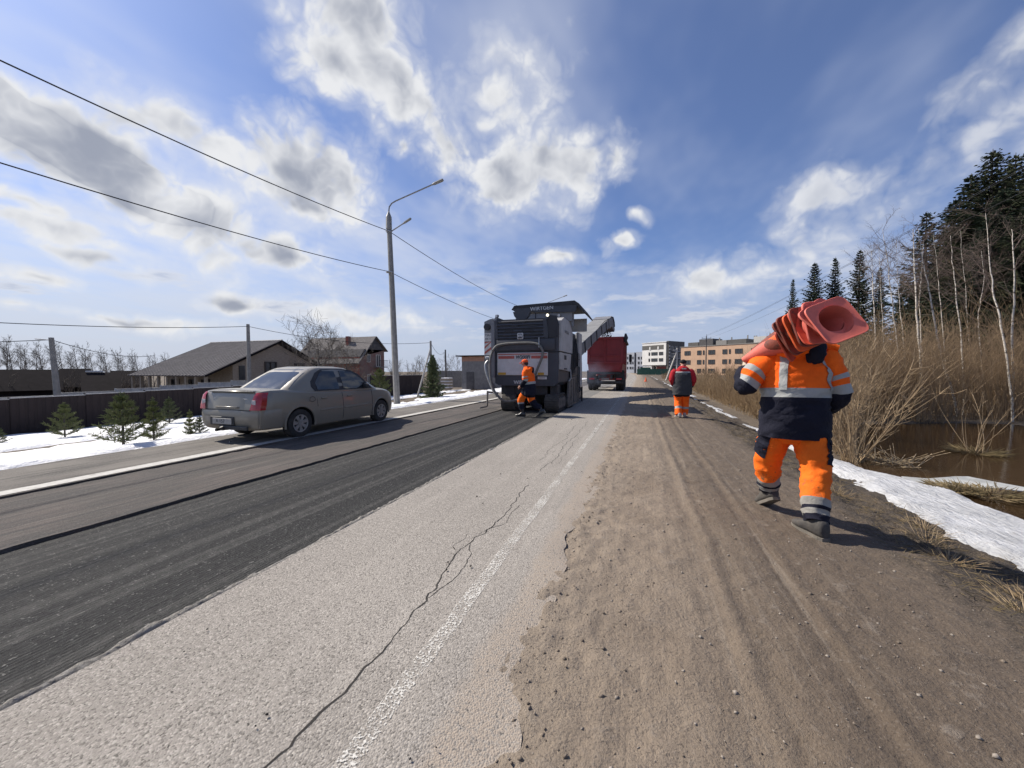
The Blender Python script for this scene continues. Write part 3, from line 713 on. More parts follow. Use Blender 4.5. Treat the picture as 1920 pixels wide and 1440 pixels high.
# far row of bare trees on the left
FAR = [bare_meshes(s, 9.5, 0.12, 'bark_grey', 'bark_grey', levels=3, spread=0.55, nb=7, up=0.10, twigr=0.013, side_from=0.30, lenf=0.36) for s in (31, 32, 33)]
rs = np.random.RandomState(5)
TENS = ['', '', 'twenty', 'thirty']
ORD = 'first second third fourth fifth sixth seventh eighth ninth tenth eleventh twelfth thirteenth fourteenth fifteenth sixteenth seventeenth eighteenth nineteenth twentieth'.split()
def ordinal(i): return ORD[i] if i < 20 else (TENS[(i + 1) // 10] + ('-' + ORD[(i + 1) % 10 - 1] if (i + 1) % 10 else 'th')).replace('thirtyth', 'thirtieth')
for i in range(34):
    px = -12 + i * 9.9 + rs.uniform(-4.5, 4.5); dist = 88 + rs.rand() * 16
    r_ = ray(px, 690); k_ = dist / math.hypot(r_.x, r_.y); x, y = r_.x * k_, r_.y * k_
    hh = np.interp(px, [0, 120, 330], [0.66, 0.63, 0.52]) * (0.86 + 0.25 * rs.rand())
    place_tree('bare_tree', FAR[i % 3], (x, y, float(terrain(x, y))), i * 2.1, (hh * 0.9, hh * 0.9, hh), ordinal(i) + ' bare tree from the left in the far row above the dark roofs', 'tree', 'far row of bare trees', ('trunk', 'crown'))
for i in range(14):
    px = 742 + i * 8.5 + rs.uniform(-3.8, 3.8); r_ = ray(px, 690); k_ = (70 + 25 * rs.rand()) / math.hypot(r_.x, r_.y); x, y = r_.x * k_, r_.y * k_
    s = 0.38 + 0.22 * rs.rand()
    place_tree('bare_tree', FAR[i % 3], (x, y, float(terrain(x, y))), i * 1.3, s, ordinal(i) + ' low bare tree from the lamp post towards the milling machine', 'tree', 'low far trees left of the machine', ('trunk', 'crown'))

# ---- birches: each one follows its own line in the picture, at its own distance
def birch(seed, path, r0, mat='bark_birch'):
    rs = np.random.RandomState(seed)
    P = np.array(path, float); n = 18; u = np.linspace(0, 1, n); uu = np.linspace(0, 1, len(P))
    pts = np.stack([np.interp(u, uu, P[:, k]) for k in range(3)], 1)
    for _ in range(2): pts[1:-1] = (pts[:-2] + pts[1:-1] * 2 + pts[2:]) / 4
    base = pts[0].copy(); pts -= base
    pts[1:-1, :2] += rs.randn(n - 2, 2) * 0.012; r0 = r0 * 0.66
    mb = MB(); pts[0, 2] -= 0.4
    mb.tube(pts, [r0 * (1 - 0.8 * q) for q in u], 7)
    A = []; B = []; RA = []; RB = []; H = pts[-1][2]
    def tw(p, d, L, r, lv):
        n_ = 3; q = p
        for i in range(n_):
            d = unit(d + rs.randn(3) * 0.16 + np.array([0, 0, 0.06 if lv == 0 else -0.02])); q2 = q + d * L / n_
            A.append(q); B.append(q2); RA.append(r * (1 - i / n_ * 0.6)); RB.append(r * (1 - (i + 1) / n_ * 0.6)); q = q2
            if lv < 2:
                for _ in range(2): tw(q, unit(d + rs.randn(3) * 0.5), L * 0.45, r * 0.5, lv + 1)
    for j in range(11):
        q = 0.40 + 0.6 * (j + rs.rand()) / 11; i = min(n - 2, int(q * (n - 1))); a = rs.rand() * 6.28
        tw(pts[i] + (pts[i + 1] - pts[i]) * rs.rand(), unit(np.array([math.cos(a), math.sin(a), 0.9 + 0.5 * rs.rand()])), (0.25 * H) * (1.15 - q) + 0.4, 0.010, 0)
    return base, mb.mesh('trunk', mat, 60), sticks_mesh('crown', A, B, RA, RB, 'birch_twig')
birches = [  # image line from the foot up, distance, radius, label
    ([(1900, 720), (1896, 640), (1903, 560), (1900, 470), (1897, 430)], 20, 0.062, 'pale crooked birch nearest the right picture edge'),
    ([(1893, 718), (1882, 620), (1862, 550), (1855, 480), (1848, 400)], 19, 0.055, 'curving yellowish birch in front of the dark spruces'),
    ([(1806, 735), (1803, 640), (1795, 570), (1788, 510), (1782, 440)], 21, 0.050, 'slim straight birch left of the curving one'),
    ([(1790, 745), (1760, 650), (1745, 560), (1733, 505), (1722, 430)], 20, 0.060, 'birch leaning left across the thicket'),
    ([(1731, 730), (1722, 640), (1717, 560), (1715, 500), (1712, 430)], 20, 0.075, 'thickest white birch trunk of the group'),
    ([(1737, 720), (1727, 640), (1724, 560), (1727, 520), (1732, 450)], 24, 0.045, 'thin birch just behind the thickest trunk'),
    ([(1690, 700), (1679, 620), (1670, 550), (1666, 500), (1655, 430)], 22, 0.048, 'birch left of the thickest trunk'),
    ([(1700, 690), (1692, 620), (1686, 560), (1682, 520), (1680, 450)], 26, 0.042, 'pale thin birch left of the thickest trunk'),
    ([(1643, 670), (1640, 600), (1637, 545), (1636, 520), (1634, 470)], 22, 0.045, 'leftmost birch rising from the brown thicket'),
    ([(1775, 700), (1768, 620), (1762, 560), (1758, 510), (1750, 440)], 25, 0.040, 'greyish birch behind the leaning one'),
    ([(1842, 720), (1838, 640), (1832, 590), (1846, 540), (1840, 470)], 23, 0.040, 'wavy thin birch before the dark spruce wall'),
    ([(1825, 700), (1814, 620), (1812, 550), (1806, 500), (1800, 430)], 27, 0.036, 'faint birch between the slim one and the wavy one'),
    ([(1660, 690), (1656, 620), (1652, 560), (1650, 520), (1648, 470)], 27, 0.036, 'faint thin birch at the left of the group')]
for i, (pl, Y, r0, lab) in enumerate(birches):
    path = [on_y(px, py, Y + 0.15 * j) for j, (px, py) in enumerate(pl)]
    gz = float(terrain(path[0].x, path[0].y))
    d = (path[0] - path[1]); path[0] = path[0] + d * ((path[0].z - gz) / max(0.2, -d.z)) * 0.9 if path[0].z > gz else path[0]
    path[0].z = gz
    base, tr_, cr_ = birch(100 + i, path, r0)
    place_tree('birch_tree', (tr_, cr_), tuple(base), 0, 1.0, lab, 'tree', 'birches in the thicket', ('trunk', 'crown'))

# ---- willow thicket: individual shrubs in front, the mass behind as one
def shrub_sticks(rs, base, H, ns, spread, rad, twigs=6, arch=0.0):
    A = []; B = []; RA = []; RB = []
    for s in range(ns):
        a = rs.rand() * 6.283; tilt = spread * (0.25 + 0.9 * rs.rand()); h = H * (0.6 + 0.5 * rs.rand())
        d = np.array([math.cos(a) * tilt, math.sin(a) * tilt, 1.0]); d = unit(d); p = np.array(base) + np.array([math.cos(a), math.sin(a), 0]) * 0.18 * rs.rand(); r = rad * (0.6 + 0.7 * rs.rand()); n = 5
        cv = rs.randn(3) * 0.10
        for i in range(n):
            d = unit(d + cv * 0.5 + rs.randn(3) * 0.06 + np.array([0, 0, 0.10 - arch * (i / n)])); q = p + d * h / n
            A.append(p); B.append(q); RA.append(r * (1 - 0.16 * i)); RB.append(r * (1 - 0.16 * (i + 1))); p = q
            if i >= 1:
                for _ in range(rs.randint(0, twigs) if twigs > 1 else rs.rand() < twigs):
                    td = unit(d + rs.randn(3) * 0.42); L = h * (0.10 + 0.22 * rs.rand()); m_ = p + td * L * 0.5; e = m_ + unit(td + np.array([0, 0, 0.25]) + rs.randn(3) * 0.15) * L * 0.5
                    A += [p, m_]; B += [m_, e]; RA += [r * 0.42, r * 0.32]; RB += [r * 0.32, r * 0.16]
    return A, B, RA, RB
def cat_sticks(parts):
    return [sum((list(p[k]) for p in parts), []) for k in range(4)]
rs = np.random.RandomState(77)
parts = []
def in_open_water(x, y):
    # the flooded clearing at the right of the picture
    return (x < 4.45) or (y < 9.0) or (x > 0.44 * y and y < 14.4 + 0.342 * x)
cnt = 0
for it in range(9000):
    y = 8 + 90 * rs.rand() ** 1.6; x = 4.0 + (26 + 0.25 * y) * rs.rand() ** 1.5
    if in_open_water(x, y): continue
    dist = math.hypot(x, y)
    if rs.rand() > min(1, 18.0 / dist): continue
    d = y / max(x, 0.1)
    pxx = x / y
    h = np.interp(x, [4, 6, 9, 20], [1.9, 2.3, 3.0, 3.8]) * np.interp(y, [8, 16, 30, 90], [0.95, 0.95, 0.78, 0.72]) * (0.7 + 0.5 * rs.rand()) * np.interp(pxx, [0.2, 0.40, 0.60], [0.9, 1.15, 1.42])
    far = dist > 26
    parts.append(shrub_sticks(rs, (x, y, float(terrain(x, y)) - 0.1), h, 10 if far else 15, 0.40, (0.010 if not far else 0.012 + 0.0002 * dist), 2.2 if far else 4))
    cnt += 1
    if cnt >= 760: break
for it in range(330):        # taller brush on the far bank of the flooded clearing
    x = 5.5 + 17 * rs.rand(); y = 14.5 + 0.342 * x + 9 * rs.rand() ** 1.4
    parts.append(shrub_sticks(rs, (x, y, float(terrain(x, y)) - 0.1), (2.7 + 1.3 * rs.rand()) * np.interp(x, [5.5, 9, 22], [0.85, 1.0, 1.15]), 15, 0.36, 0.0095, 3.4))
o = addobj('willow_thicket', sticks_mesh('willow_thicket', *cat_sticks(parts), 'willow_twig'))
tag(o, 'brown bare willow thicket beyond the flooded ditch', 'thicket', None, 'stuff')
front = [(4.30, 9.75, 2.3, 30, 'bare willow shrub right beside the worker with the cones, at the water edge'),
         (4.55, 11.0, 2.2, 24, 'bare willow shrub behind the worker, second along the ditch'),
         (4.5, 12.8, 2.1, 22, 'bare willow shrub third along the ditch past the worker'),
         (4.55, 14.8, 2.0, 20, 'bare willow shrub fourth along the ditch'),
         (4.5, 17.2, 2.0, 20, 'bare willow shrub fifth along the ditch'),
         (4.6, 20.0, 2.0, 20, 'bare willow shrub between the ditch and the red jacket worker'),
         (5.0, 11.9, 2.6, 28, 'taller bare willow shrub set back in the water behind the worker'),
         (5.9, 14.0, 3.0, 28, 'tall bare willow shrub at the back corner of the open water')]
for i, (x, y, h, ns, lab) in enumerate(front):
    me = sticks_mesh('stems', *shrub_sticks(rs, (0, 0, 0), h, ns, 0.62, 0.012, 5, 0.10), 'willow_twig_near')
    e = thing('willow_shrub', lab, 'shrub', (x, y, float(terrain(x, y)) - 0.05), 0, 'willow shrubs along the ditch'); addobj('stems', me, e)
# small drowned shrub on a tussock in the middle of the water, and broken reeds
p = on_ground(1828, 848, -0.5)
e = thing('drowned_shrub', 'small bare shrub on a straw tussock standing in the open water', 'shrub', (p.x, p.y, -0.55))
addobj('stems', sticks_mesh('stems', *shrub_sticks(rs, (0, 0, 0), 1.7, 10, 0.55, 0.011, 2), 'willow_twig_near'), e)
def tussock(rs, n, R0, L):
    a = rs.rand(n) * 6.283; r = R0 * np.sqrt(rs.rand(n)); P = np.stack([np.cos(a) * r, np.sin(a) * r, 0.02 + 0 * a], 1)
    Dv = np.stack([np.cos(a) * 1.2 + rs.randn(n) * 0.5, np.sin(a) * 1.2 + rs.randn(n) * 0.5, 0.15 + 0.5 * rs.rand(n)], 1)
    return blades_mesh('blades', P, Dv, L * (0.5 + rs.rand(n)), 0.006, 'dry_grass', True)
addobj('tussock', tussock(rs, 260, 0.30, 0.3), e)
for (px, py, s, lab) in ((1855, 925, 1.3, 'straw coloured grass hummock among the ice at the right'), (1785, 918, 0.8, 'small greenish grass hummock at the ice edge')):
    p = on_ground(px, py, -0.48); tg = addobj('grass_hummock', tussock(rs, 420, 0.30 * s, 0.15)); tg.location = (p.x, p.y, -0.5)
    tag(tg, lab, 'grass')
for i, (px, py, lab) in enumerate(((1683, 868, 'heap of broken pale reeds at the ice edge'), (1625, 855, 'small bunch of broken reeds under the willow shrub'))):
    p = on_ground(px, py, -0.5); n = 46 - 20 * i; a = rs.rand(n) * 6.28; A = np.stack([rs.randn(n) * 0.14, rs.randn(n) * 0.14, -0.05 + 0 * a], 1)
    L = 0.35 + 0.5 * rs.rand(n); B = A + np.stack([np.cos(a) * L * 0.8, np.sin(a) * L * 0.8, 0.05 + 0.45 * rs.rand(n) * L], 1)
    o = addobj('broken_reeds', sticks_mesh('broken_reeds', A, B, np.full(n, 0.008), np.full(n, 0.005), 'reed')); o.location = (p.x, p.y, -0.5)
    tag(o, lab, 'reeds')
# thin reeds between the ditch and the thicket (uncountable)
n = 5200; y = 9 + 70 * rs.rand(n) ** 1.7; x = 4.0 + 2.6 * rs.rand(n) ** 1.2 + 0.015 * y
ok = ~((x > 0.45 * y) & (y < 14.2 + 0.342 * x)); x, y = x[ok], y[ok]; n = len(x)
A = np.stack([x, y, terrain(x, y) - 0.05], 1); L = (0.5 + 1.0 * rs.rand(n)); B = A + np.stack([rs.randn(n) * 0.16 * L, rs.randn(n) * 0.16 * L, L], 1)
rr = 0.004 + 0.00022 * y
o = addobj('dry_reeds', sticks_mesh('dry_reeds', A, B, rr, rr * 0.5, 'willow_twig_near')); tag(o, 'dry upright reeds along the edge of the ditch', 'reeds', None, 'stuff')

# ---- matted dry grass on the bank
n = 9000; y = 1.5 + 22 * rs.rand(n) ** 1.6; u = rs.rand(n); x = 2.0 + 1.25 * u
dens = fbm(x * 1.6 + 5, y * 1.1, 3) + 0.10 * (u > 0.35); ok = dens > 0.52; x, y = x[ok], y[ok]; n = len(x)
P = np.stack([x, y, zdirt(x, y) - 0.004], 1); a = rs.rand(n) * 6.283
Dv = np.stack([np.cos(a), np.sin(a), 0.12 + 0.5 * rs.rand(n) ** 2], 1)
o = addobj('dry_grass', blades_mesh('dry_grass', P, Dv, 0.05 + 0.12 * rs.rand(n) ** 1.5, 0.0022, 'dry_grass', True)); tag(o, 'matted straw coloured grass on the muddy bank', 'grass', None, 'stuff')
tu = [(2.35, 3.9), (2.55, 3.5), (2.75, 3.25), (2.3, 3.2), (2.62, 2.7), (2.9, 3.0), (2.5, 4.4), (2.75, 4.9), (2.3, 5.6)]
Ps = []; Ds = []; Ls = []
for (x, y) in tu:
    n = 90; a = rs.rand(n) * 6.283; r = 0.10 * rs.rand(n); px_ = x + np.cos(a) * r; py_ = y + np.sin(a) * r
    Ps.append(np.stack([px_, py_, zdirt(px_, py_) - 0.01], 1)); Ds.append(np.stack([np.cos(a) + rs.randn(n) * 0.4, np.sin(a) + rs.randn(n) * 0.4, 0.25 + 0.8 * rs.rand(n)], 1)); Ls.append(0.08 + 0.14 * rs.rand(n))
o = addobj('dry_grass', blades_mesh('dry_grass', np.concatenate(Ps), np.concatenate(Ds), np.concatenate(Ls), 0.0022, 'reed', True)); tag(o, 'pale tufts of dead grass near the bottom right corner', 'grass', None, 'stuff')

# ---- loose stones and clods (uncountable)
def stones(name, x, y, z, r, mat):
    n = len(x); base = np.array([[1, 0, 0], [0, 1, 0], [-1, 0, 0], [0, -1, 0], [0, 0, 0.8], [0, 0, -0.6], ], float)
    F = np.array([[0, 1, 4], [1, 2, 4], [2, 3, 4], [3, 0, 4], [1, 0, 5], [2, 1, 5], [3, 2, 5], [0, 3, 5]])
    V = base[None] * r[:, None, None] * (0.45 + 1.0 * rs.rand(n, 6, 1)) * (0.7 + 0.6 * rs.rand(n, 1, 3)); a = rs.rand(n) * 6.28; c, s = np.cos(a)[:, None], np.sin(a)[:, None]
    V = np.stack([V[..., 0] * c - V[..., 1] * s, V[..., 0] * s + V[..., 1] * c, V[..., 2]], -1) + np.stack([x, y, z], -1)[:, None, :]
    Fa = (F[None] + (np.arange(n) * 6)[:, None, None]).reshape(-1)
    o = addobj(name, np_mesh(name, V.reshape(-1, 3), Fa, 3, mat, True)); return kind(o, 'stuff')
pm('stone', (0.30, 0.26, 0.22), (0.19, 0.165, 0.14), 60, 0.9)
pm('clod', (0.12, 0.095, 0.073), (0.21, 0.17, 0.132), 18, 0.95, bump=0.6, bscale=120)
n = 1500; y = 0.7 + 11 * rs.rand(n) ** 1.7; x = -0.55 + 2.6 * rs.rand(n) ** 1.3
tag(stones('pebbles', x, y, zdirt(x, y) + 0.002, 0.0035 + 0.010 * rs.rand(n) ** 4, 'stone'), 'loose pale pebbles on the dirt shoulder', 'pebbles')
n = 2200; y = 0.7 + 11 * rs.rand(n) ** 1.7; x = np.where(rs.rand(n) < 0.62, -0.5 + 0.14 * rs.randn(n), -0.3 + 2.4 * rs.rand(n)); x = np.clip(x, -0.8, 3)
tag(stones('clods', x, y, zdirt(x, y) + 0.002, 0.003 + 0.010 * rs.rand(n) ** 4, 'clod'), 'dark crumbs of earth along the broken asphalt edge', 'clods')
n = 90; y = 1.0 + 10 * rs.rand(n) ** 1.4; x = -2.35 + 1.7 * rs.rand(n)
tag(stones('asphalt_crumbs', x, y, 0 * x + 0.012, 0.004 + 0.010 * rs.rand(n) ** 3, 'crack'), 'black asphalt crumbs scattered on the old lane', 'crumbs')

# ---- little pines planted in the snow
def pine_meshes(seed, H, mat='pine_needles', full=1.0):
    rs = np.random.RandomState(seed); P = []; Dv = []; L = []; A = []; B = []; RA = []; RB = []
    nw = 6
    for w in range(nw):
        z = H * (0.12 + 0.74 * w / (nw - 1)); ln0 = H * 0.40 * (1 - 0.80 * w / (nw - 1)) * full; nb = 6 if w < nw - 1 else 4
        for b in range(nb):
            a = b * 6.283 / nb + w + rs.randn() * 0.3; ln = ln0 * (0.75 + 0.5 * rs.rand()); d = unit(np.array([math.cos(a), math.sin(a), 0.18 + 0.5 * w / nw])); p = np.array([0, 0, z]); n = 5
            for i in range(n):
                d = unit(d + np.array([0, 0, 0.13])); q = p + d * ln / n
                A.append(p); B.append(q); RA.append(0.008 * (1 - i / 7)); RB.append(0.008 * (1 - (i + 1) / 7)); p = q
                for _ in range(9):
                    nd_ = unit(d * 0.9 + rs.randn(3) * 0.55); P.append(p - d * ln / n * rs.rand()); Dv.append(nd_); L.append(H * 0.070 * (0.7 + 0.6 * rs.rand()))
                if i in (1, 2, 3):
                    for sg in (-1, 1):
                        sd = unit(d + sg * np.array([-math.sin(a), math.cos(a), 0]) * 0.9); e = p + sd * ln * 0.28; A.append(p); B.append(e); RA.append(0.004); RB.append(0.002)
                        for k in range(7): P.append(p + (e - p) * rs.rand()); Dv.append(unit(sd + rs.randn(3) * 0.6)); L.append(H * 0.06 * (0.7 + 0.6 * rs.rand()))
    for k in range(90): P.append([0, 0, H * (0.78 + 0.22 * rs.rand())]); Dv.append(unit(rs.randn(3) * 0.5 + np.array([0, 0, 0.8]))); L.append(H * 0.055)
    mb = MB(); mb.tube([(0, 0, -0.15), (0, 0, H * 0.5), (0, 0, H)], [0.022 * H, 0.016 * H, 0.006 * H], 6)
    return mb.mesh('trunk', 'bark_grey', 40), blades_mesh('crown', P, Dv, L, 0.0048 * H, mat), sticks_mesh('limbs', A, B, RA, RB, 'bark_grey')
PN = [pine_meshes(51, 1.0), pine_meshes(52, 1.0, 'pine_needles_dark', 0.9), pine_meshes(53, 1.0, 'pine_needles', 0.7)]
for i, (x, y, z, py, k, wd, lab) in enumerate([
        (232, 845, -0.33, 741, 0, 1.15, 'largest young pine in the snow, yellow green'), (122, 822, -0.70, 753, 0, 1.05, 'lone young pine nearest the left edge in front of the fence'),
        (289, 836, -0.38, 752, 2, 1.0, 'slender young pine with bare leader beside the largest pine'), (318, 796, -0.78, 744, 1, 1.1, 'dark young pine close to the fence'),
        (357, 827, -0.40, 776, 2, 0.9, 'low thin young pine with bare leader near the car'), (375, 825, -0.40, 788, 1, 1.2, 'low bushy dark pine near the car bumper'),
        (-2, 826, -0.62, 792, 1, 1.2, 'young pine cut by the left picture edge')]):
    p = on_ground(x, y, z); q = on_y(x, py, p.y); h = q.z - z
    place_tree('young_pine', PN[k], (p.x, p.y, float(terrain(p.x, p.y)) + 0.03), i * 1.1, (h * wd, h * wd, h), lab, 'tree', 'young pines in the snow')
# spruce by the far poles and a yellowish shrub at the brick house
SS = spruce_meshes(61, 3.2, 0.85, 0.9, 'pine_needles_dark', 0.03)
p = on_ground(812, 745, -0.45); q = on_y(808, 668, p.y)
place_tree('young_spruce', SS, (p.x, p.y, float(terrain(p.x, p.y))), 0, ((q.z + 0.45) / 3.2) , 'young spruce in patchy snow right of the lamp post', 'tree', None)
p = on_x(712, 735, -19); s = (on_x(712, 690, -19).z - float(terrain(p.x, p.y)))
e = place_tree('evergreen_shrub', pine_meshes(62, 1.0, 'pine_needles', 1.2)[:2], (p.x, p.y, float(terrain(p.x, p.y))), 0, (s, s, s), 'yellowish evergreen shrub beside the lamp post in front of the brick house', 'shrub', None, ('trunk', 'crown'))
# low brush behind the fence at the far left and along the far fences
parts = []
for i in range(130):
    px = rs.rand() * 300 - 20 if i < 90 else 745 + rs.rand() * 100; dd = 50 + 25 * rs.rand(); r_ = ray(px, 690); k_ = dd / math.hypot(r_.x, r_.y); x, y = r_.x * k_, r_.y * k_
    parts.append(shrub_sticks(rs, (x, y, float(terrain(x, y))), 2.0 + rs.rand(), 10, 0.6, 0.03, 3))
o = addobj('far_brush', sticks_mesh('far_brush', *cat_sticks(parts), 'bark_dark')); tag(o, 'dark leafless brush beyond the fences on the left', 'brush', None, 'stuff')
# ================================================================ BUILDINGS, FENCES, POLES, WIRES
pm('concrete', (0.25, 0.24, 0.225), (0.19, 0.182, 0.17), 5, 0.9, bump=0.2, dirt=((0.17, 0.16, 0.145), 0.58, 3))
pm('concrete_pale', (0.52, 0.50, 0.46), (0.42, 0.40, 0.37), 5, 0.9, bump=0.2)
pm('lamp_grey', (0.26, 0.25, 0.23), (0.20, 0.195, 0.18), 8, 0.6)
pm('wire_black', (0.025, 0.025, 0.028), None, 5, 0.7)
pm('steel', (0.40, 0.40, 0.40), (0.30, 0.30, 0.30), 8, 0.45, 0.6)
pm('fence_brown', (0.047, 0.036, 0.034), (0.038, 0.030, 0.029), 2, 0.8, spec=0.15, dirt=((0.075, 0.062, 0.055), 0.60, 2.5))
pm('fence_cap', (0.42, 0.41, 0.40), (0.32, 0.31, 0.30), 5, 0.6)
pm('sheet_grey', (0.40, 0.41, 0.42), (0.32, 0.33, 0.34), 3, 0.6, dirt=((0.25, 0.25, 0.25), 0.6, 2))
pm('roof_brown', (0.120, 0.114, 0.122), (0.090, 0.086, 0.093), 2, 0.85, spec=0.12, dirt=((0.10, 0.09, 0.092), 0.58, 4))
pm('roof_grey', (0.20, 0.185, 0.175), (0.145, 0.135, 0.13), 4, 0.9, spec=0.1, dirt=((0.26, 0.245, 0.23), 0.58, 3))
pm('roof_dark', (0.024, 0.020, 0.021), (0.017, 0.0145, 0.0155), 3, 0.95, spec=0.05)
pm('block_wall', (0.36, 0.30, 0.24), (0.27, 0.22, 0.175), 4, 0.95, dirt=((0.19, 0.15, 0.12), 0.57, 6), stretch=(1, 1, 4))
pm('timber', (0.30, 0.255, 0.20), (0.22, 0.185, 0.145), 6, 0.9)
pm('white_board', (0.50, 0.50, 0.49), (0.42, 0.42, 0.41), 3, 0.7)
pm('window_dark', (0.03, 0.034, 0.04), (0.05, 0.055, 0.062), 2, 0.12)
pm('window_frame', (0.62, 0.60, 0.56), (0.54, 0.52, 0.48), 3, 0.6)
pm('window_frame_dark', (0.07, 0.055, 0.048), None, 3, 0.6)
pm('plaster_white', (0.70, 0.69, 0.66), (0.60, 0.59, 0.565), 0.4, 0.85)
pm('plaster_grey', (0.42, 0.44, 0.48), (0.36, 0.38, 0.42), 0.4, 0.85)
pm('panel_dark', (0.10, 0.095, 0.085), (0.075, 0.07, 0.065), 0.6, 0.6)
pm('plaster_orange', (0.55, 0.365, 0.245), (0.47, 0.31, 0.21), 0.5, 0.9, dirt=((0.36, 0.215, 0.14), 0.60, 1.2))
pm('gable_grey', (0.115, 0.11, 0.11), (0.085, 0.082, 0.084), 2, 0.95, spec=0.1)
pm('green_net', (0.06, 0.14, 0.095), (0.04, 0.10, 0.07), 2, 0.8)
pm('block_grey', (0.22, 0.21, 0.205), (0.165, 0.16, 0.155), 3, 0.95, dirt=((0.13, 0.125, 0.12), 0.55, 5))
pm('band_orange', (0.40, 0.22, 0.15), (0.33, 0.185, 0.13), 3, 0.8)
m, t = newmat('brick_red')
co = coord(t)
bk = nd(t, 'ShaderNodeTexBrick', {'Vector': nd(t, 'ShaderNodeMapping', {'Vector': co, 'Rotation': (R(90), 0, R(90))}), 'Color1': (0.33, 0.075, 0.05, 1), 'Color2': (0.25, 0.06, 0.042, 1), 'Mortar': (0.24, 0.16, 0.13, 1), 'Scale': 4.0, 'Mortar Size': 0.012})
bn = noise(t, co, 1.5, 5, 0.6)
finish(t, mixc(t, sstep(t, bn, 0.4, 0.7, 0, 0.5), bk, (0.21, 0.06, 0.045)), 0.9)

# ---- brown sheet fence
def corrugated(L, H, pitch=0.20, depth=0.018):
    """a profiled sheet in local y-z, facing +x"""
    mb = MB(); pts = []; n = int(L / pitch); p = L / n
    for i in range(n):
        y = i * p; pts += [(0, y), (0, y + p * 0.55), (-depth, y + p * 0.65), (-depth, y + p * 0.92)]
    pts.append((0, L))
    vs = []; fs = []
    for (x, y) in pts: vs += [(x, y, 0), (x, y, H)]
    for i in range(len(pts) - 1): fs.append((2 * i, 2 * i + 2, 2 * i + 3, 2 * i + 1))
    n0 = len(vs)
    vs += [(x - 0.006, y, z) for (x, y, z) in vs[:]]
    fs += [tuple(n0 + q for q in reversed(f)) for f in fs[:]]
    mb.add(vs, fs); return mb
shM = corrugated(1.98, 1.0).mesh('sheet_panel', 'fence_brown')
postM = MB().box((0, 0, 0.5), (0.06, 0.06, 1.06)).mesh('post', 'fence_brown')
capM = MB().box((0, 0.99, 0), (0.07, 1.99, 0.035), bev=0.006).mesh('cap_rail', 'fence_cap')
def fence(name, label, x, y0, n, gz, zt, dx=0.0):
    e = thing(name, label, 'fence', (x, y0, gz))
    for i in range(n):
        h = zt(y0 + 2 * i) - gz; o = addobj('sheet_panel', shM, e); o.location = (dx * i, 2 * i, 0); o.scale = (1, 1, h)
        o = addobj('post', postM, e); o.location = (-0.06 + dx * i, 2 * i, 0); o.scale = (1, 1, h)
        o = addobj('cap_rail', capM, e); o.location = (0.0 + dx * i, 2 * i, h + 0.014)
    return e
fence('sheet_fence', 'long dark brown sheet metal fence behind the snow at the left', -22.0, -7.0, 15, -1.25, lambda y: 0.37 + 0.018 * (y - 7))
fence('sheet_fence', 'dark sheet fence section behind the lamp post', -21.5, 26.0, 4, -1.25, lambda y: 0.95)
e = fence('grey_sheet_fence', 'low pale grey sheet fence just above the brown fence', -26.5, 2.0, 9, -1.4, lambda y: 0.20 + 0.05 * (y - 8))
for ch in e.children:
    if ch.name.startswith('sheet_panel') or ch.name.startswith('post'):
        ch.data = ch.data.copy() if not ch.data.name.startswith('grey') else ch.data
        ch.data.materials.clear(); ch.data.materials.append(MATS['sheet_grey'])

# ---- generic window (local: x right, z up, faces -y)
def window(parent, c, w, h, rot=0.0, fm='window_frame', cols=2, name='window', deep=0.06):
    fr = MB(); t_ = 0.07 if w > 0.8 else 0.05
    for sx in (-1, 1): fr.box((sx * (w / 2 - t_ / 2), 0, 0), (t_, 0.10, h))
    for sz in (-1, 1): fr.box((0, 0, sz * (h / 2 - t_ / 2)), (w - 2 * t_, 0.096, t_))
    for i in range(1, cols): fr.box((-w / 2 + w * i / cols, 0, 0), (t_ * 0.8, 0.09, h - 2 * t_))
    o = fr.build(name, fm, parent); o.location = c; o.rotation_euler = (0, 0, rot)
    pn = MB().box((0, deep, 0), (w - 0.02, 0.03, h - 0.02)).build('pane', 'window_dark', o)
    return o
def wall_box(mb, x0, x1, y0, y1, z0, z1, mi=0): mb.box(((x0 + x1) / 2, (y0 + y1) / 2, (z0 + z1) / 2), (x1 - x0, y1 - y0, z1 - z0), mi=mi)

def roof_slope(name, parent, mat, a, b, c, d, th=0.08, ribs=0):
    """plane a-b (eave) d-c (ridge), a->b along eave"""
    a, b, c, d = map(Vector, (a, b, c, d)); n = (b - a).cross(d - a).normalized()
    if n.z < 0: n = -n
    mb = MB(); q = [a, b, c, d]
    mb.add([p for p in q] + [p + n * th for p in q], [(3, 2, 1, 0), (4, 5, 6, 7), (0, 1, 5, 4), (1, 2, 6, 5), (2, 3, 7, 6), (3, 0, 4, 7)])
    for i in range(ribs):
        u = (i + 0.5) / ribs; p0 = a + (b - a) * u + n * (th + 0.012); p1 = d + (c - d) * u + n * (th + 0.012)
        mb.tube([p0, p1], 0.022, 4)
    return mb.build(name, mat, parent)

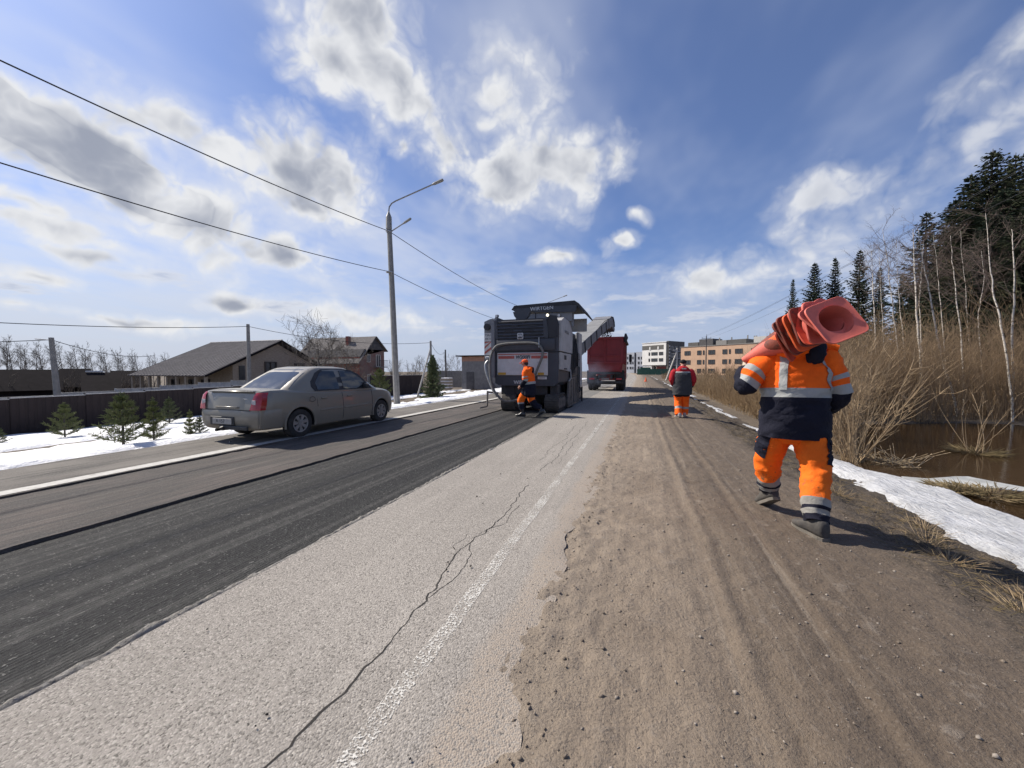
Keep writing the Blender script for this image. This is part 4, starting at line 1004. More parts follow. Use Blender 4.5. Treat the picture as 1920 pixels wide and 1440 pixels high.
# ---- bungalow with the wide roof
bx = thing('bungalow', 'unfinished bungalow with a wide brown roof and veranda posts behind the fence', 'house', (-30, 18.6, -1.5))
EV, RG, W2, LN = 2.47, 5.5, 6.15, 9.2       # eave height, ridge height, half span, length along -x
mb = MB(); mb.prism([(2.2, 0), (2 * W2 - 0.7, 0), (2 * W2 - 0.7, EV + 0.20), (W2, RG - 0.25), (2.2, EV + 0.85)], lambda a, b, d: (d, a, b), -LN + 0.6, -0.5)
mb.build('wall', 'block_wall', bx)
s1 = roof_slope('roof', bx, 'roof_brown', (0, -0.1, EV), (-LN, -0.1, EV), (-LN, W2, RG), (0, W2, RG), 0.09, 24)
roof_slope('roof', bx, 'roof_brown', (0, 2 * W2, EV), (-LN, 2 * W2, EV), (-LN, W2, RG), (0, W2, RG), 0.09, 24)
MB().tube([(0.02, W2, RG + 0.10), (-LN, W2, RG + 0.10)], 0.07, 6).build('ridge_cap', 'fence_cap', s1)
mb = MB()
for (p, q) in (((0.02, -0.1, EV + 0.03), (0.02, W2, RG + 0.03)), ((0.02, W2, RG + 0.03), (0.02, 2 * W2, EV + 0.03))): mb.tube([p, q], 0.085, 4)
mb.build('barge_board', 'roof_dark', bx)
for i in range(9):
    MB().box((-0.25 - i * (LN - 0.5) / 8, 0.1, EV / 2), (0.16, 0.16, EV - 0.02)).build('veranda_post', 'timber', bx)
for i in range(6):
    MB().box((-0.9 - i * 1.42, 0.16, 0.95 if i < 4 else 0.9), (1.30, 0.04, 0.75)).build('railing_board', 'white_board', bx)
for i, x in enumerate((-3.6, -5.4, -7.4)): window(bx, (x, 2.13, 1.7), 0.95, 1.0, fm='window_frame_dark')
for i, y in enumerate((5.4, 8.3)): window(bx, (-0.44, y, 3.0 if i == 0 else 2.95), 1.1, 1.35, R(90), fm='window_frame_dark')
MB().box((-0.47, 2.9, 2.3), (0.08, 0.45, 2.0)).build('wall_opening', 'window_dark', bx)

# ---- red brick house
bx = thing('brick_house', 'red brick house with grey gable, white windows and a balcony', 'house', (-36, 41.0, -1.6))
pk, rz, er, ezr, ezl = 3.65, 7.85, 6.15, 5.82, 3.9
mb = MB(); mb.prism([(0.55, 0), (5.75, 0), (5.75, ezr + 0.2), (0.55, ezr - 1.0)], lambda a, b, d: (d, a, b), -11.5, -0.25); mb.build('wall', 'brick_red', bx)
mb = MB(); mb.prism([(0.62, ezr - 0.9), (1.45, ezr + 0.19), (5.70, ezr + 0.21), (pk, rz - 0.25)], lambda a, b, d: (d, a, b), -11.3, -0.20); mb.build('gable', 'gable_grey', bx)
rl = roof_slope('roof', bx, 'roof_grey', (0.1, 0, ezl), (-12, 0, ezl), (-12, pk, rz), (0.1, pk, rz), 0.12)
roof_slope('roof', bx, 'roof_grey', (0.1, er, ezr), (-12, er, ezr), (-12, pk, rz), (0.1, pk, rz), 0.12)
MB().box((-4.0, 2.6, rz - 0.6), (0.5, 0.5, 1.4)).build('chimney', 'brick_red', rl)
for (y, z, w, h) in ((2.3, 4.75, 0.62, 1.15), (2.3, 1.9, 0.62, 1.2)): window(bx, (-0.20, y, z), w, h, R(90), cols=2)
dr = window(bx, (-0.20, 4.35, 4.45), 0.95, 1.75, R(90), cols=2, name='balcony_door')
MB().box((0.25, 4.35, 3.52), (0.95, 1.9, 0.12)).build('balcony', 'concrete', bx)
mb = MB(); mb.box((0.70, 4.35, 4.5), (0.04, 1.9, 0.05))
for i in range(9): mb.box((0.70, 3.45 + i * 0.225, 4.04), (0.025, 0.025, 0.9))
mb.build('balcony_railing', 'window_frame_dark', bx)

# ---- dark roofs of sheds far left
for (px0, px1, py, d, lab) in ((-40, 118, 694, 50, 'long dark roofed shed at the far left'), (110, 172, 692, 56, 'dark pitched shed roof behind the leaning pole'), (150, 228, 700, 44, 'dark brown roof with a white ridge left of the bungalow'), (205, 262, 696, 60, 'greyish shed roof beside the bungalow')):
    r0, r1 = ray(px0, py), ray(px1, py); k0, k1 = d / math.hypot(r0.x, r0.y), d / math.hypot(r1.x, r1.y)
    A = Vector((r0.x * k0, r0.y * k0, 0)); B = Vector((r1.x * k1, r1.y * k1, 0)); top = CAM_H + r0.z * k0
    g0 = float(terrain(A.x, A.y)) - 0.3; L = (B - A).length; ang = math.atan2((B - A).y, (B - A).x)
    e = thing('shed', lab, 'shed', (A.x, A.y, g0), ang); H = top - g0
    mb = MB(); mb.box((L / 2, 3.0, H * 0.28), (L - 0.3, 4.6, H * 0.56)); mb.build('wall', 'roof_dark', e)
    roof_slope('roof', e, 'roof_dark', (0, 0.2, H * 0.48), (L, 0.2, H * 0.48), (L, 3.0, H), (0, 3.0, H), 0.07, 0)
    rr_ = roof_slope('roof', e, 'roof_dark', (0, 5.8, H * 0.48), (L, 5.8, H * 0.48), (L, 3.0, H), (0, 3.0, H), 0.07, 0)
    if 'white ridge' in lab: MB().tube([(L * 0.1, 2.98, H + 0.12), (L * 0.55, 2.98, H + 0.12)], 0.09, 6).build('ridge_cap', 'window_frame', rr_)

# ---- block shed and pale wall left of the machine
bx = thing('block_shed', 'flat roofed grey block shed with an orange band left of the milling machine', 'shed', (-20.0, 40, -0.8))
mb = MB(); wall_box(mb, 0, 7.5, 0, 5, 0, 3.3); mb.build('wall', 'block_grey', bx)
MB().box((3.75, 2.5, 3.58), (7.52, 5.02, 0.56)).build('band', 'band_orange', bx)
MB().box((3.55, 2.4, 3.93), (8.3, 5.7, 0.12)).build('roof', 'roof_dark', bx)
MB().box((1.1, -0.03, 1.05), (0.95, 0.08, 2.0)).build('door', 'gable_grey', bx)
bx = thing('yard_wall', 'low pale grey panel wall beyond the young spruce', 'wall', (-26.5, 46, -0.9))
for i in range(3): MB().box((1.0 + i * 2.02, 0, 1.15), (1.99, 0.14, 2.3), bev=0.02).build('wall_panel', 'concrete', bx)
e = thing('stacked_blocks', 'low stack of snow capped pallets beside the block shed', 'stack', (-21.6, 39.2, -0.85))
for i in range(4): MB().box((0, 0, 0.12 + i * 0.36), (1.1, 1.0, 0.20), bev=0.015).build('pallet', 'timber', e); MB().box((0, 0, 0.285 + i * 0.36), (1.06, 0.96, 0.10), bev=0.03).build('snow_cap', 'snow', e)

# ---- far buildings
def rows(parent, xs, zs, w, h, y=-0.05, fm='window_frame_dark', cols=2):
    for z in zs:
        for i, x in enumerate(xs): window(parent, (x, y, z), w if not isinstance(w, (list, tuple)) else w[i % len(w)], h, fm=fm, cols=cols, deep=0.03)
bx = thing('office_block', 'white modern four storey block with dark window bands', 'building', (0.9, 192, 0), R(-40)); bx.scale = (1.30, 1, 1)
mb = MB(); wall_box(mb, 0, 10.2, 0, 12, 4.0, 14.4); wall_box(mb, 0, 4.0, 0.4, 12, 0, 4.0); mb.build('wall', 'plaster_white', bx)
mb = MB(); wall_box(mb, 10.25, 10.9, 0.4, 12.2, 0, 14.9); wall_box(mb, 4.2, 10, 2.0, 11, 0, 3.95); mb.build('side_shade_panel', 'panel_dark', bx)  # side face shade painted as a dark panel; recessed ground floor shares the colour
MB().box((5.1, 6, 14.55), (10.6, 12.4, 0.3)).build('roof_slab', 'plaster_white', bx)
MB().box((4.6, -0.02, 12.25), (9.2, 0.10, 2.0)).build('window_band', 'panel_dark', bx)
for x in (3.5, 7.0): MB().box((x, -0.12, 11.9), (0.5, 0.14, 1.4)).build('mullion', 'plaster_white', bx)
for z in (9.3, 6.4):
    for (x, w) in ((3.2, 0.6), (5.4, 2.6), (8.2, 1.7)): window(bx, (x, -0.06, z), w, 1.5, fm='window_frame_dark', cols=2, deep=0.03)
for z in (5.2, 8.4, 11.6):
    for y in (3.0, 6.0, 9.2): window(bx, (10.95, y, z), 1.7, 1.8, R(90), fm='window_frame', cols=2, deep=0.03)
    MB().box((11.2, 6.0, z - 1.35), (0.6, 5.0, 0.25)).build('balcony', 'plaster_grey', bx)
for i in range(8): MB().box((10.98, 1.1, 2.4 + i * 1.45), (0.2, 0.6, 0.7)).build('wall_panel', 'plaster_white', bx)
bx = thing('far_block', 'pale blue grey apartment block beyond the truck', 'building', (-8.0, 236, 0), R(-30))
mb = MB(); wall_box(mb, 0, 5.4, 0, 10, 0, 12.2); wall_box(mb, 6.3, 14, 0.5, 10, 0, 12.4); mb.build('wall', 'plaster_grey', bx)
mb = MB(); wall_box(mb, 5.4, 6.3, 0.7, 9, 0, 12.0); mb.build('stair_tower', 'panel_dark', bx)
rows(bx, (1.0, 3.0, 4.5), (3.0, 6.0, 9.0), (0.7, 1.2), 1.5); rows(bx, (8.0, 10.0), (3.2, 6.0, 8.8), 1.1, 1.5, 0.45)
ang = math.atan2(128 - 150, 42 - 14.1); L = math.hypot(28, 22)
bx = thing('orange_block', 'long orange plastered three storey block under construction', 'building', (14.1, 150, -0.3), ang)
mb = MB(); wall_box(mb, 0, L + 12, 0, 12, 0, 10.2); mb.build('wall', 'plaster_orange', bx)
MB().box(((L + 12) / 2, 6, 10.3), (L + 12.3, 12.3, 0.25)).build('parapet', 'concrete', bx)
for z in (8.0, 4.7, 1.6):
    for i in range(9):
        x = 2.6 + i * 4.4; wd = 2.3 if i % 2 == 0 else 1.5
        window(bx, (x, -0.06, z), wd, 1.55, fm='window_frame_dark', cols=3 if i % 2 == 0 else 2, deep=0.03)
        if i % 2: window(bx, (x + 1.6, -0.06, z), 0.5, 1.5, fm='window_frame_dark', cols=1, deep=0.03)
for (x, w, h, mt) in ((3.5, 4, 1.5, 'panel_dark'), (8.2, 5.0, 2.4, 'gable_grey'), (13.5, 3.6, 1.6, 'concrete'), (18.5, 6.0, 1.6, 'panel_dark'), (25.5, 3.6, 2.0, 'concrete_pale'), (30.5, 4.6, 1.4, 'roof_grey'), (36.5, 6.5, 2.6, 'panel_dark')):
    MB().box((x, 5, 10.4 + h / 2), (w, 6, h), bev=0.05).build('roof_room', mt, bx)
for x in (6.0, 10.2, 12.4, 16.4, 21.4, 23.4, 24.0, 27.8, 31.8, 33.2): MB().box((x, 3.0, 11.7), (0.28, 0.28, 2.7 + 0.5 * math.sin(x))).build('roof_column', 'concrete', bx)
bx = thing('site_hut', 'small brick booth in front of the white block', 'hut', (5.9, 150, 0))
mb = MB(); wall_box(mb, 0, 3.2, 0, 3, 0, 3.0); mb.build('wall', 'brick_red', bx); MB().box((1.6, 1.5, 3.1), (3.7, 3.5, 0.2)).build('roof', 'concrete', bx); MB().box((1.6, -0.03, 1.1), (0.9, 0.08, 2.1)).build('door', 'panel_dark', bx)
bx = thing('site_fence', 'green netted site fence below the white block', 'fence', (-1.0, 138, 0))
for i in range(7): MB().box((1.0 + i * 2.0, 0, 1.0), (1.94, 0.06, 2.0)).build('net_panel', 'green_net', bx)
bx = thing('green_container', 'green site container with a snowy tilted roof left of the booth', 'container', (0.0, 142, 0))
MB().box((1.8, 1.2, 1.3), (3.6, 2.4, 2.6), bev=0.04).build('body', 'green_net', bx); MB().box((0.9, 1.2, 2.95), (2.6, 2.6, 0.18), rot=(0, R(-12), 0)).build('roof', 'snow', bx)
pm('cone_far', (0.75, 0.10, 0.05), None, 4, 0.6)

# ---- poles
def pole(name, label, base, top, r0, r1, mat='concrete', cat='pole', group=None, n=10):
    e = thing(name, label, cat, base, 0, group); d = Vector(top) - Vector(base)
    MB().tube([(0, 0, -0.5), d * 0.5, d], [r0, (r0 + r1) / 2, r1], n).build('shaft', mat, e); return e, d
def lamp_post(label, base, lean, armdir, H=9.2, arm=True):
    e, d = pole('lamp_post', label, base, (base[0] + lean[0], base[1] + lean[1], base[2] + H), 0.165, 0.115, 'concrete', 'street lamp', 'street lamps along the road', 8)
    a = Vector(armdir).normalized(); tp = d
    MB().tube([d - Vector((0, 0, 0.55)), d - Vector((0, 0, 0.50)), d + Vector((0, 0, 0.06)), d + Vector((0, 0, 0.34))], [0.12, 0.145, 0.14, 0.03], 8).build('sleeve', 'lamp_grey', e)
    p0 = tp + Vector((0, 0, 0.3)); pts = [p0, p0 + Vector((0, 0, 0.25)) + a * 0.03, p0 + Vector((0, 0, 0.42)) + a * 0.16, p0 + Vector((0, 0, 0.52)) + a * 0.35, p0 + Vector((0, 0, 1.22)) + a * 2.25]
    ar = MB().tube(pts, 0.032, 7).build('arm', 'lamp_grey', e)
    hd = (pts[-1] - pts[-2]).normalized(); q = pts[-1]
    MB().tube([q - hd * 0.03, q + hd * 0.10, q + hd * 0.50, q + hd * 0.56], [0.05, 0.085, 0.095, 0.06], 8, ell=0.7).build('lamp_head', 'lamp_grey', ar)
    p1 = tp - Vector((0, 0, 0.62)); b = (a + Vector((0.0, 0.3, 0))).normalized()
    MB().tube([p1 - b * 0.15, p1 + b * 0.16], 0.03, 6).build('bracket', 'steel', e)
    a2 = MB().tube([p1 + b * 0.12, p1 + b * 0.70 + Vector((0, 0, 0.42))], 0.028, 6).build('arm', 'lamp_grey', e)
    h2 = (b * 0.58 + Vector((0, 0, 0.42))).normalized(); q = p1 + b * 0.70 + Vector((0, 0, 0.42))
    MB().tube([q - h2 * 0.03, q + h2 * 0.08, q + h2 * 0.40, q + h2 * 0.46], [0.045, 0.075, 0.085, 0.05], 8, ell=0.7).build('lamp_head', 'lamp_grey', a2)
    for dz in (0.62, 2.6): MB().tube([d - Vector((0, 0, dz + 0.05)), d - Vector((0, 0, dz))], 0.135 + 0.012 * dz, 8).build('clamp_band', 'steel', e)
    return e, Vector(base) + d
LPY = 15.9
lp1, top1 = lamp_post('tall concrete lamp post with two lamps beside the parked car', (-11.75, 16.15, -0.30), (-0.05, -0.45), (1, 0.22, 0))
lp2, top2 = lamp_post('lamp post mostly hidden behind the milling machine, only its arm showing', (-11.6, 47.0, -0.30), (0, 0, ), (1, 0.22, 0), 9.6)
lp0, top0 = Vector((0, 0, 0)), Vector((-11.9, -15.0, 8.9))
lp3, top3 = lamp_post('farthest lamp post along the left side of the road', (-12.6, 80.0, -0.30), (0, 0), (1, 0.22, 0), 9.6)
def wire(name, label, a, b, sag, r=0.014, group=None):
    a, b = Vector(a), Vector(b); n = 28; pts = []
    for i in range(n + 1):
        u = i / n; p = a + (b - a) * u; p.z -= sag * 4 * u * (1 - u); pts.append(p)
    c = (a + b) / 2; o = MB().tube([p - a for p in pts], r, 5).build(name, 'wire_black', None, 60); o.location = a
    return tag(o, label, 'cable', group)
for (dz, lab, w) in ((0.62, 'upper', 0.017), (2.6, 'lower', 0.015)):
    a0 = top0 - Vector((0, 0, dz)); a1 = top1 - Vector((0, 0, dz)); a2 = top2 - Vector((0, 0, dz)); a3 = top3 - Vector((0, 0, dz))
    wire('overhead_cable', lab + ' black cable from the lamp post to the left picture edge', a0, a1, 0.9, w, 'cables along the lamp posts')
    wire('overhead_cable', lab + ' black cable from the lamp post to behind the machine', a1, a2, 0.7, w, 'cables along the lamp posts')
    wire('overhead_cable', lab + ' cable beyond the machine between the far lamp posts', a2, a3, 0.7, w, 'cables along the lamp posts')
# private poles on the left
e, d = pole('utility_pole', 'concrete utility pole standing before the bungalow roof', (-26, 18.85, -1.3), (-26.0, 18.85, 4.65), 0.16, 0.10); q1 = Vector((-26, 18.85, 4.5))
e, d = pole('utility_pole', 'leaning concrete pole above the fence at the far left', (-26.0, 9.75, -1.3), (-26.15, 9.62, 2.95), 0.14, 0.09); q2 = Vector((-26.15, 9.62, 2.85))
MB().tube([d + Vector((0, 0, -0.12)), d + Vector((0, -0.5, -0.10))], 0.02, 5).build('bracket', 'steel', e)
wire('overhead_cable', 'thin cable crossing the left sky to the pole by the bungalow', (-26.5, 2.0, 3.4), q1, 0.35, 0.018)
wire('overhead_cable', 'cable from the leaning pole off the left picture edge', (-26.4, -2, 2.3), q2, 0.3, 0.016)
wire('overhead_cable', 'cable from the leaning pole towards the bungalow', q2, (-36.5, 18.9, 2.6), 0.35, 0.016)
e, d = pole('utility_pole', 'utility pole with a pale slanting strut by the young spruce', (-17.0, 28.1, -0.75), (-17.0, 28.1, 3.95), 0.13, 0.085); q3 = Vector((-17, 28.1, 3.8))
MB().tube([d + Vector((0, 0, -0.6)), (-0.85, -0.9, -0.3)], 0.075, 8).build('strut', 'concrete_pale', e)
wire('overhead_cable', 'cable running behind the lamp post from pole to pole', q1, q3, 0.5, 0.016)
e, d = pole('utility_pole', 'thin dark pole in front of the pale yard wall', (-23.2, 42.0, -0.9), (-23.3, 42, 4.05), 0.12, 0.09, 'gable_grey'); q4 = Vector((-23.3, 42, 3.9))
wire('overhead_cable', 'slack cable hanging between the two poles by the young spruce', q3, q4, 0.7, 0.016)
# right side power line
e, d = pole('power_pole', 'dark power pole with a crossarm before the orange block', (13.6, 91, -0.2), (13.6, 91, 8.9), 0.14, 0.09, 'gable_grey')
MB().tube([d + Vector((-0.9, 0, -0.45)), d + Vector((0.9, 0, -0.45))], 0.05, 6).build('crossarm', 'gable_grey', e)
for sx in (-0.85, 0, 0.85): MB().tube([d + Vector((sx, 0, -0.45 + (0.4 if sx == 0 else 0))), d + Vector((sx, 0, -0.15 + (0.55 if sx == 0 else 0)))], [0.05, 0.03], 6).build('insulator', 'gable_grey', e)
for sx, dz, lab in ((-0.85, 8.62, 'left'), (0, 9.15, 'top'), (0.85, 8.62, 'right')):
    wire('power_line', lab + ' wire of the power line climbing past the spruces', (13.6 + sx, 91, dz), (13.9 + sx * 0.9, 18.0, dz + 0.15), 0.5, 0.010, 'power line wires')
e, d = pole('concrete_pole', 'pale concrete pole with a slanting strut behind the red jacket worker', (6.0, 70, -0.3), (6.0, 70, 5.3), 0.16, 0.12, 'concrete_pale')
MB().tube([d + Vector((0, 0, -0.5)), (-1.75, -0.4, 0.0)], 0.13, 8).build('strut', 'concrete_pale', e)
for i in range(3): MB().box(d + Vector((-0.35, 0, -0.35 - i * 0.6)), (0.6, 0.25, 0.18)).build('bracket', 'concrete_pale', e)
# ================================================================ PARKED SEDAN
m, t = newmat('car_paint')
co = coord(t); Z = axis(t, co, 2); dn = noise(t, co, 7, 6, 0.65); d2 = noise(t, co, 1.6, 4, 0.6)
dust = mth(t, 'MULTIPLY', sstep(t, mth(t, 'ADD', Z, mth(t, 'MULTIPLY', mth(t, 'SUBTRACT', dn, 0.5), 0.5)), 0.85, 0.25), 0.75)
cc = mixc(t, dust, (0.248, 0.224, 0.178), (0.22, 0.187, 0.142))
cc = mixc(t, sstep(t, d2, 0.5, 0.75, 0, 0.25), cc, (0.24, 0.21, 0.17))
finish(t, cc, sstep(t, dust, 0.0, 0.7, 0.28, 0.72), 0.12, coat=0.3)
m, t = newmat('car_glass')
co = coord(t); gn = noise(t, co, 3, 4, 0.6)
finish(t, (0.018, 0.022, 0.026), sstep(t, gn, 0.3, 0.7, 0.03, 0.09), 0, spec=0.9)
m, t = newmat('car_glass_clear')
gl = nd(t, 'ShaderNodeBsdfGlass', {'Roughness': 0.0, 'IOR': 1.02, 'Color': (0.80, 0.86, 0.84, 1)}); tr = nd(t, 'ShaderNodeBsdfTransparent', {'Color': (0.75, 0.80, 0.79, 1)}); gs = nd(t, 'ShaderNodeBsdfGlossy', {'Roughness': 0.03})
nd(t, 'ShaderNodeOutputMaterial', {'Surface': nd(t, 'ShaderNodeMixShader', {0: nd(t, 'ShaderNodeFresnel', {'IOR': 1.5}), 1: tr, 2: gs})})
pm('rubber', (0.022, 0.021, 0.020), (0.045, 0.041, 0.037), 9, 0.9, bump=0.3)
pm('black_plastic', (0.025, 0.025, 0.027), (0.04, 0.039, 0.039), 9, 0.6)
pm('rim_alloy', (0.36, 0.35, 0.33), (0.25, 0.235, 0.215), 9, 0.5, 0.4)
pm('lamp_red', (0.42, 0.015, 0.025), (0.33, 0.012, 0.02), 9, 0.15, coat=0.5)
pm('lamp_clear', (0.62, 0.58, 0.56), (0.5, 0.47, 0.45), 12, 0.2, coat=0.5)
pm('plate_white', (0.42, 0.40, 0.365), (0.33, 0.31, 0.285), 14, 0.6)
pm('dark_gap', (0.012, 0.012, 0.013), None, 5, 0.9)
pm('chrome', (0.55, 0.55, 0.55), (0.45, 0.45, 0.45), 6, 0.25, 0.9)
pm('text_grey', (0.10, 0.10, 0.105), None, 5, 0.7)

def text_mesh(body, size, depth=0.002, shear=0.0, bold=0.0):
    cu = bpy.data.curves.new('lettering', 'FONT'); cu.body = body; cu.size = size; cu.extrude = depth; cu.align_x = 'CENTER'; cu.align_y = 'CENTER'; cu.shear = shear; cu.offset = bold
    o = bpy.data.objects.new('lettering', cu); COL.objects.link(o)
    dg = bpy.context.evaluated_depsgraph_get(); me = bpy.data.meshes.new_from_object(o.evaluated_get(dg)); bpy.data.objects.remove(o); bpy.data.curves.remove(cu); return me
def lettering(body, size, loc, rot, mat, parent, shear=0.0, bold=0.0, depth=0.002):
    me = text_mesh(body, size, depth, shear, bold); me.materials.clear(); me.materials.append(M(mat))
    o = addobj('lettering', me, parent); o.location = loc; o.rotation_euler = rot; return o
def boolean_cut(me, cutters, name):
    ob = bpy.data.objects.new('tmp', me); COL.objects.link(ob); cs = []
    for c in cutters:
        co_ = bpy.data.objects.new('cut', c); COL.objects.link(co_); cs.append(co_); md = ob.modifiers.new('b', 'BOOLEAN'); md.operation = 'DIFFERENCE'; md.object = co_; md.solver = 'EXACT'
    dg = bpy.context.evaluated_depsgraph_get(); out = bpy.data.meshes.new_from_object(ob.evaluated_get(dg)); out.name = name
    for o in cs + [ob]: bpy.data.objects.remove(o)
    return out

car = thing('parked_car', 'dusty grey beige four door sedan parked on the left road edge', 'car', (-7.62, 5.98, -0.012), R(0.6))
# body stations along y (rear axle at 0): y, half width, sill z, deck z (top of body side), crown
ST = [(-0.90, 0.66, 0.34, 0.66, 0.0), (-0.885, 0.74, 0.30, 0.72, 0.0), (-0.84, 0.80, 0.27, 0.93, 0.02), (-0.78, 0.815, 0.26, 1.005, 0.035), (-0.6, 0.835, 0.25, 1.02, 0.04), (-0.35, 0.85, 0.24, 1.02, 0.035), (0.0, 0.868, 0.22, 0.99, 0.02), (0.4, 0.87, 0.20, 0.965, 0.01), (0.9, 0.87, 0.19, 0.945, 0.0), (1.5, 0.87, 0.19, 0.93, 0.0),
      (2.1, 0.868, 0.19, 0.915, 0.0), (2.45, 0.862, 0.20, 0.925, 0.03), (2.75, 0.85, 0.22, 0.905, 0.045), (3.0, 0.825, 0.23, 0.86, 0.05), (3.2, 0.77, 0.24, 0.79, 0.045), (3.33, 0.68, 0.25, 0.69, 0.03), (3.39, 0.56, 0.28, 0.56, 0.0)]
ys_ = np.array([s[0] for s in ST]); dense = np.unique(np.concatenate([ys_, np.linspace(-0.9, 3.39, 56)]))
rings = []
for y in dense:
    w, sl_, dk, cr = [float(np.interp(y, ys_, [s[k] for s in ST])) for k in (1, 2, 3, 4)]
    hh = dk - sl_
    prof = [(0.0, sl_ + 0.02), (w * 0.80, sl_ + 0.0), (w * 0.955, sl_ + 0.035 * min(1, hh)), (w * 0.985, sl_ + 0.20 * hh), (w * 1.0, sl_ + 0.38 * hh), (w * 1.004, sl_ + 0.42 * hh), (w * 0.992, sl_ + 0.62 * hh), (w * 0.975, sl_ + 0.80 * hh), (w * 0.945, sl_ + 0.95 * hh), (w * 0.90, dk), (w * 0.80, dk + cr * 0.45), (w * 0.4, dk + cr * 0.9), (0.0, dk + cr)]
    ring = [Vector((x, y, z)) for x, z in prof] + [Vector((-x, y, z)) for x, z in reversed(prof[1:-1])]
    rings.append(ring)
bm_ = MB().loft(rings).mesh('body', ['car_paint', 'dark_gap'], 32)
cut = []
for yy, rr in ((0.0, 0.355), (2.63, 0.355)):
    c = MB(); c.cyl((-1.2, yy, 0.30), (1.2, yy, 0.30), rr, n=40, mi=0); cut.append(c.mesh('cut', ['car_paint', 'dark_gap']))
bodyM = boolean_cut(bm_, cut, 'body'); bodyM.shade_smooth(); bodyM.set_sharp_from_angle(angle=R(32))
body = addobj('body', bodyM, car)
for p in bodyM.polygons:           # wheel wells are black inside
    c = p.center
    for yy in (0.0, 2.63):
        if abs(math.hypot(c.y - yy, c.z - 0.30) - 0.355) < 0.03 and abs(p.normal.x) < 0.3: p.material_index = 1
# arch lips
for sx in (-1, 1):
    for yy in (0.0, 2.63):
        pts = []; 
        for i in range(19):
            a = R(-12) + R(204) * i / 18; y = yy + math.cos(a) * 0.365; z = 0.30 + math.sin(a) * 0.365
            if z < 0.22: continue
            w = float(np.interp(y, ys_, [s[1] for s in ST])); pts.append((sx * w * (0.995 if z < 0.6 else 0.985), y, z))
        MB().tube(pts, 0.022, 6).build('arch_lip', 'car_paint', car, 50)
# greenhouse: rings stacked in z
def gh(z):
    u = (z - 0.93) / (1.515 - 0.93)
    hw = np.interp(u, [0, 0.25, 0.6, 0.85, 0.95, 1.0], [0.815, 0.775, 0.70, 0.630, 0.575, 0.44])
    yr = np.interp(u, [0, 0.1, 0.5, 0.82, 0.93, 1.0], [-0.40, -0.30, 0.06, 0.40, 0.56, 0.82])
    yf = np.interp(u, [0, 0.1, 0.5, 0.82, 0.93, 1.0], [2.66, 2.54, 2.12, 1.76, 1.60, 1.30])
    return float(hw), float(yr), float(yf)
def gring(z, n=40, grow=0.0):
    hw, yr, yf = gh(z); hw += grow; yr -= grow; yf += grow; cy_, hy = (yr + yf) / 2, (yf - yr) / 2; out = []
    for k in range(n):
        a = 2 * math.pi * k / n; ca, sa = math.cos(a), math.sin(a); e = 0.24
        out.append(Vector((hw * math.copysign(abs(ca) ** e, ca), cy_ + hy * math.copysign(abs(sa) ** e, sa), z)))
    return out
zs_ = [0.90, 0.93, 0.99, 1.08, 1.17, 1.26, 1.34, 1.41, 1.45, 1.475, 1.495, 1.508]
MB().loft([gring(max(z, 0.9)) for z in zs_]).build('cabin', 'car_paint', car, 50)
# windows: panels following the greenhouse, 5 mm proud
def side_panel(name, poly, sx, mat, parent, grow=0.006, th=0.004):
    me = MB(); vs = []
    # subdivide polygon edges for curvature
    P = []
    for (a, b) in zip(poly, poly[1:] + poly[:1]):
        for i in range(4): u = i / 4; P.append((a[0] + (b[0] - a[0]) * u, a[1] + (b[1] - a[1]) * u))
    n = len(P); cy_ = sum(p[0] for p in P) / n; cz_ = sum(p[1] for p in P) / n
    f = lambda y, z, o: Vector((sx * (gh(z)[0] + grow + o), y, z))
    vs = [f(y, z, 0) for y, z in P] + [f(cy_, cz_, 0)] + [f(y, z, -0.02) for y, z in P]
    fs = [(i, (i + 1) % n, n) for i in range(n)] + [(i, (i + 1) % n, n + 1 + (i + 1) % n, n + 1 + i) for i in range(n)]
    me.add(vs, fs); return me.build(name, mat, parent, 40)
for sx in (-1, 1):
    fr = side_panel('window_surround', [(0.42, 0.955), (2.30, 0.955), (2.20, 1.05), (1.92, 1.32), (1.68, 1.435), (1.2, 1.455), (0.74, 1.445), (0.55, 1.36), (0.36, 1.17), (0.34, 1.06)], sx, 'black_plastic', car, 0.004)
    side_panel('side_window', [(0.50, 0.985), (1.14, 0.98), (1.12, 1.40), (0.80, 1.405), (0.66, 1.35), (0.46, 1.14)], sx, 'car_glass', fr, 0.009)
    side_panel('side_window', [(1.28, 0.978), (2.16, 0.975), (1.94, 1.22), (1.68, 1.385), (1.27, 1.41)], sx, 'car_glass', fr, 0.009)
def end_panel(name, xs_top, xs_bot, z0, z1, rear, mat, grow=0.006):
    mb = MB(); nx, nz = 9, 6; vs = []; 
    for j in range(nz):
        v = j / (nz - 1); z = z0 + (z1 - z0) * v; hw = xs_bot + (xs_top - xs_bot) * v; _, yr, yf = gh(z); half = gh(z)[0]
        for i in range(nx):
            u = -1 + 2 * i / (nx - 1); x = hw * u; c = abs(x) / half; bow = (1 - (1 - min(c, 0.999) ** (2 / 0.24)) ** 0.12) * (yf - yr) / 2
            y = (yr + bow - grow) if rear else (yf - bow + grow); vs.append((x, y, z))
    fs = [(j * nx + i, j * nx + i + 1, (j + 1) * nx + i + 1, (j + 1) * nx + i) for j in range(nz - 1) for i in range(nx - 1)]
    mb.add(vs, fs); n0 = len(vs); o = mb.build(name, mat, car, 60); return o
end_panel('rear_window', 0.55, 0.71, 1.03, 1.44, True, 'car_glass')
end_panel('windscreen', 0.52, 0.68, 1.00, 1.44, False, 'car_glass')
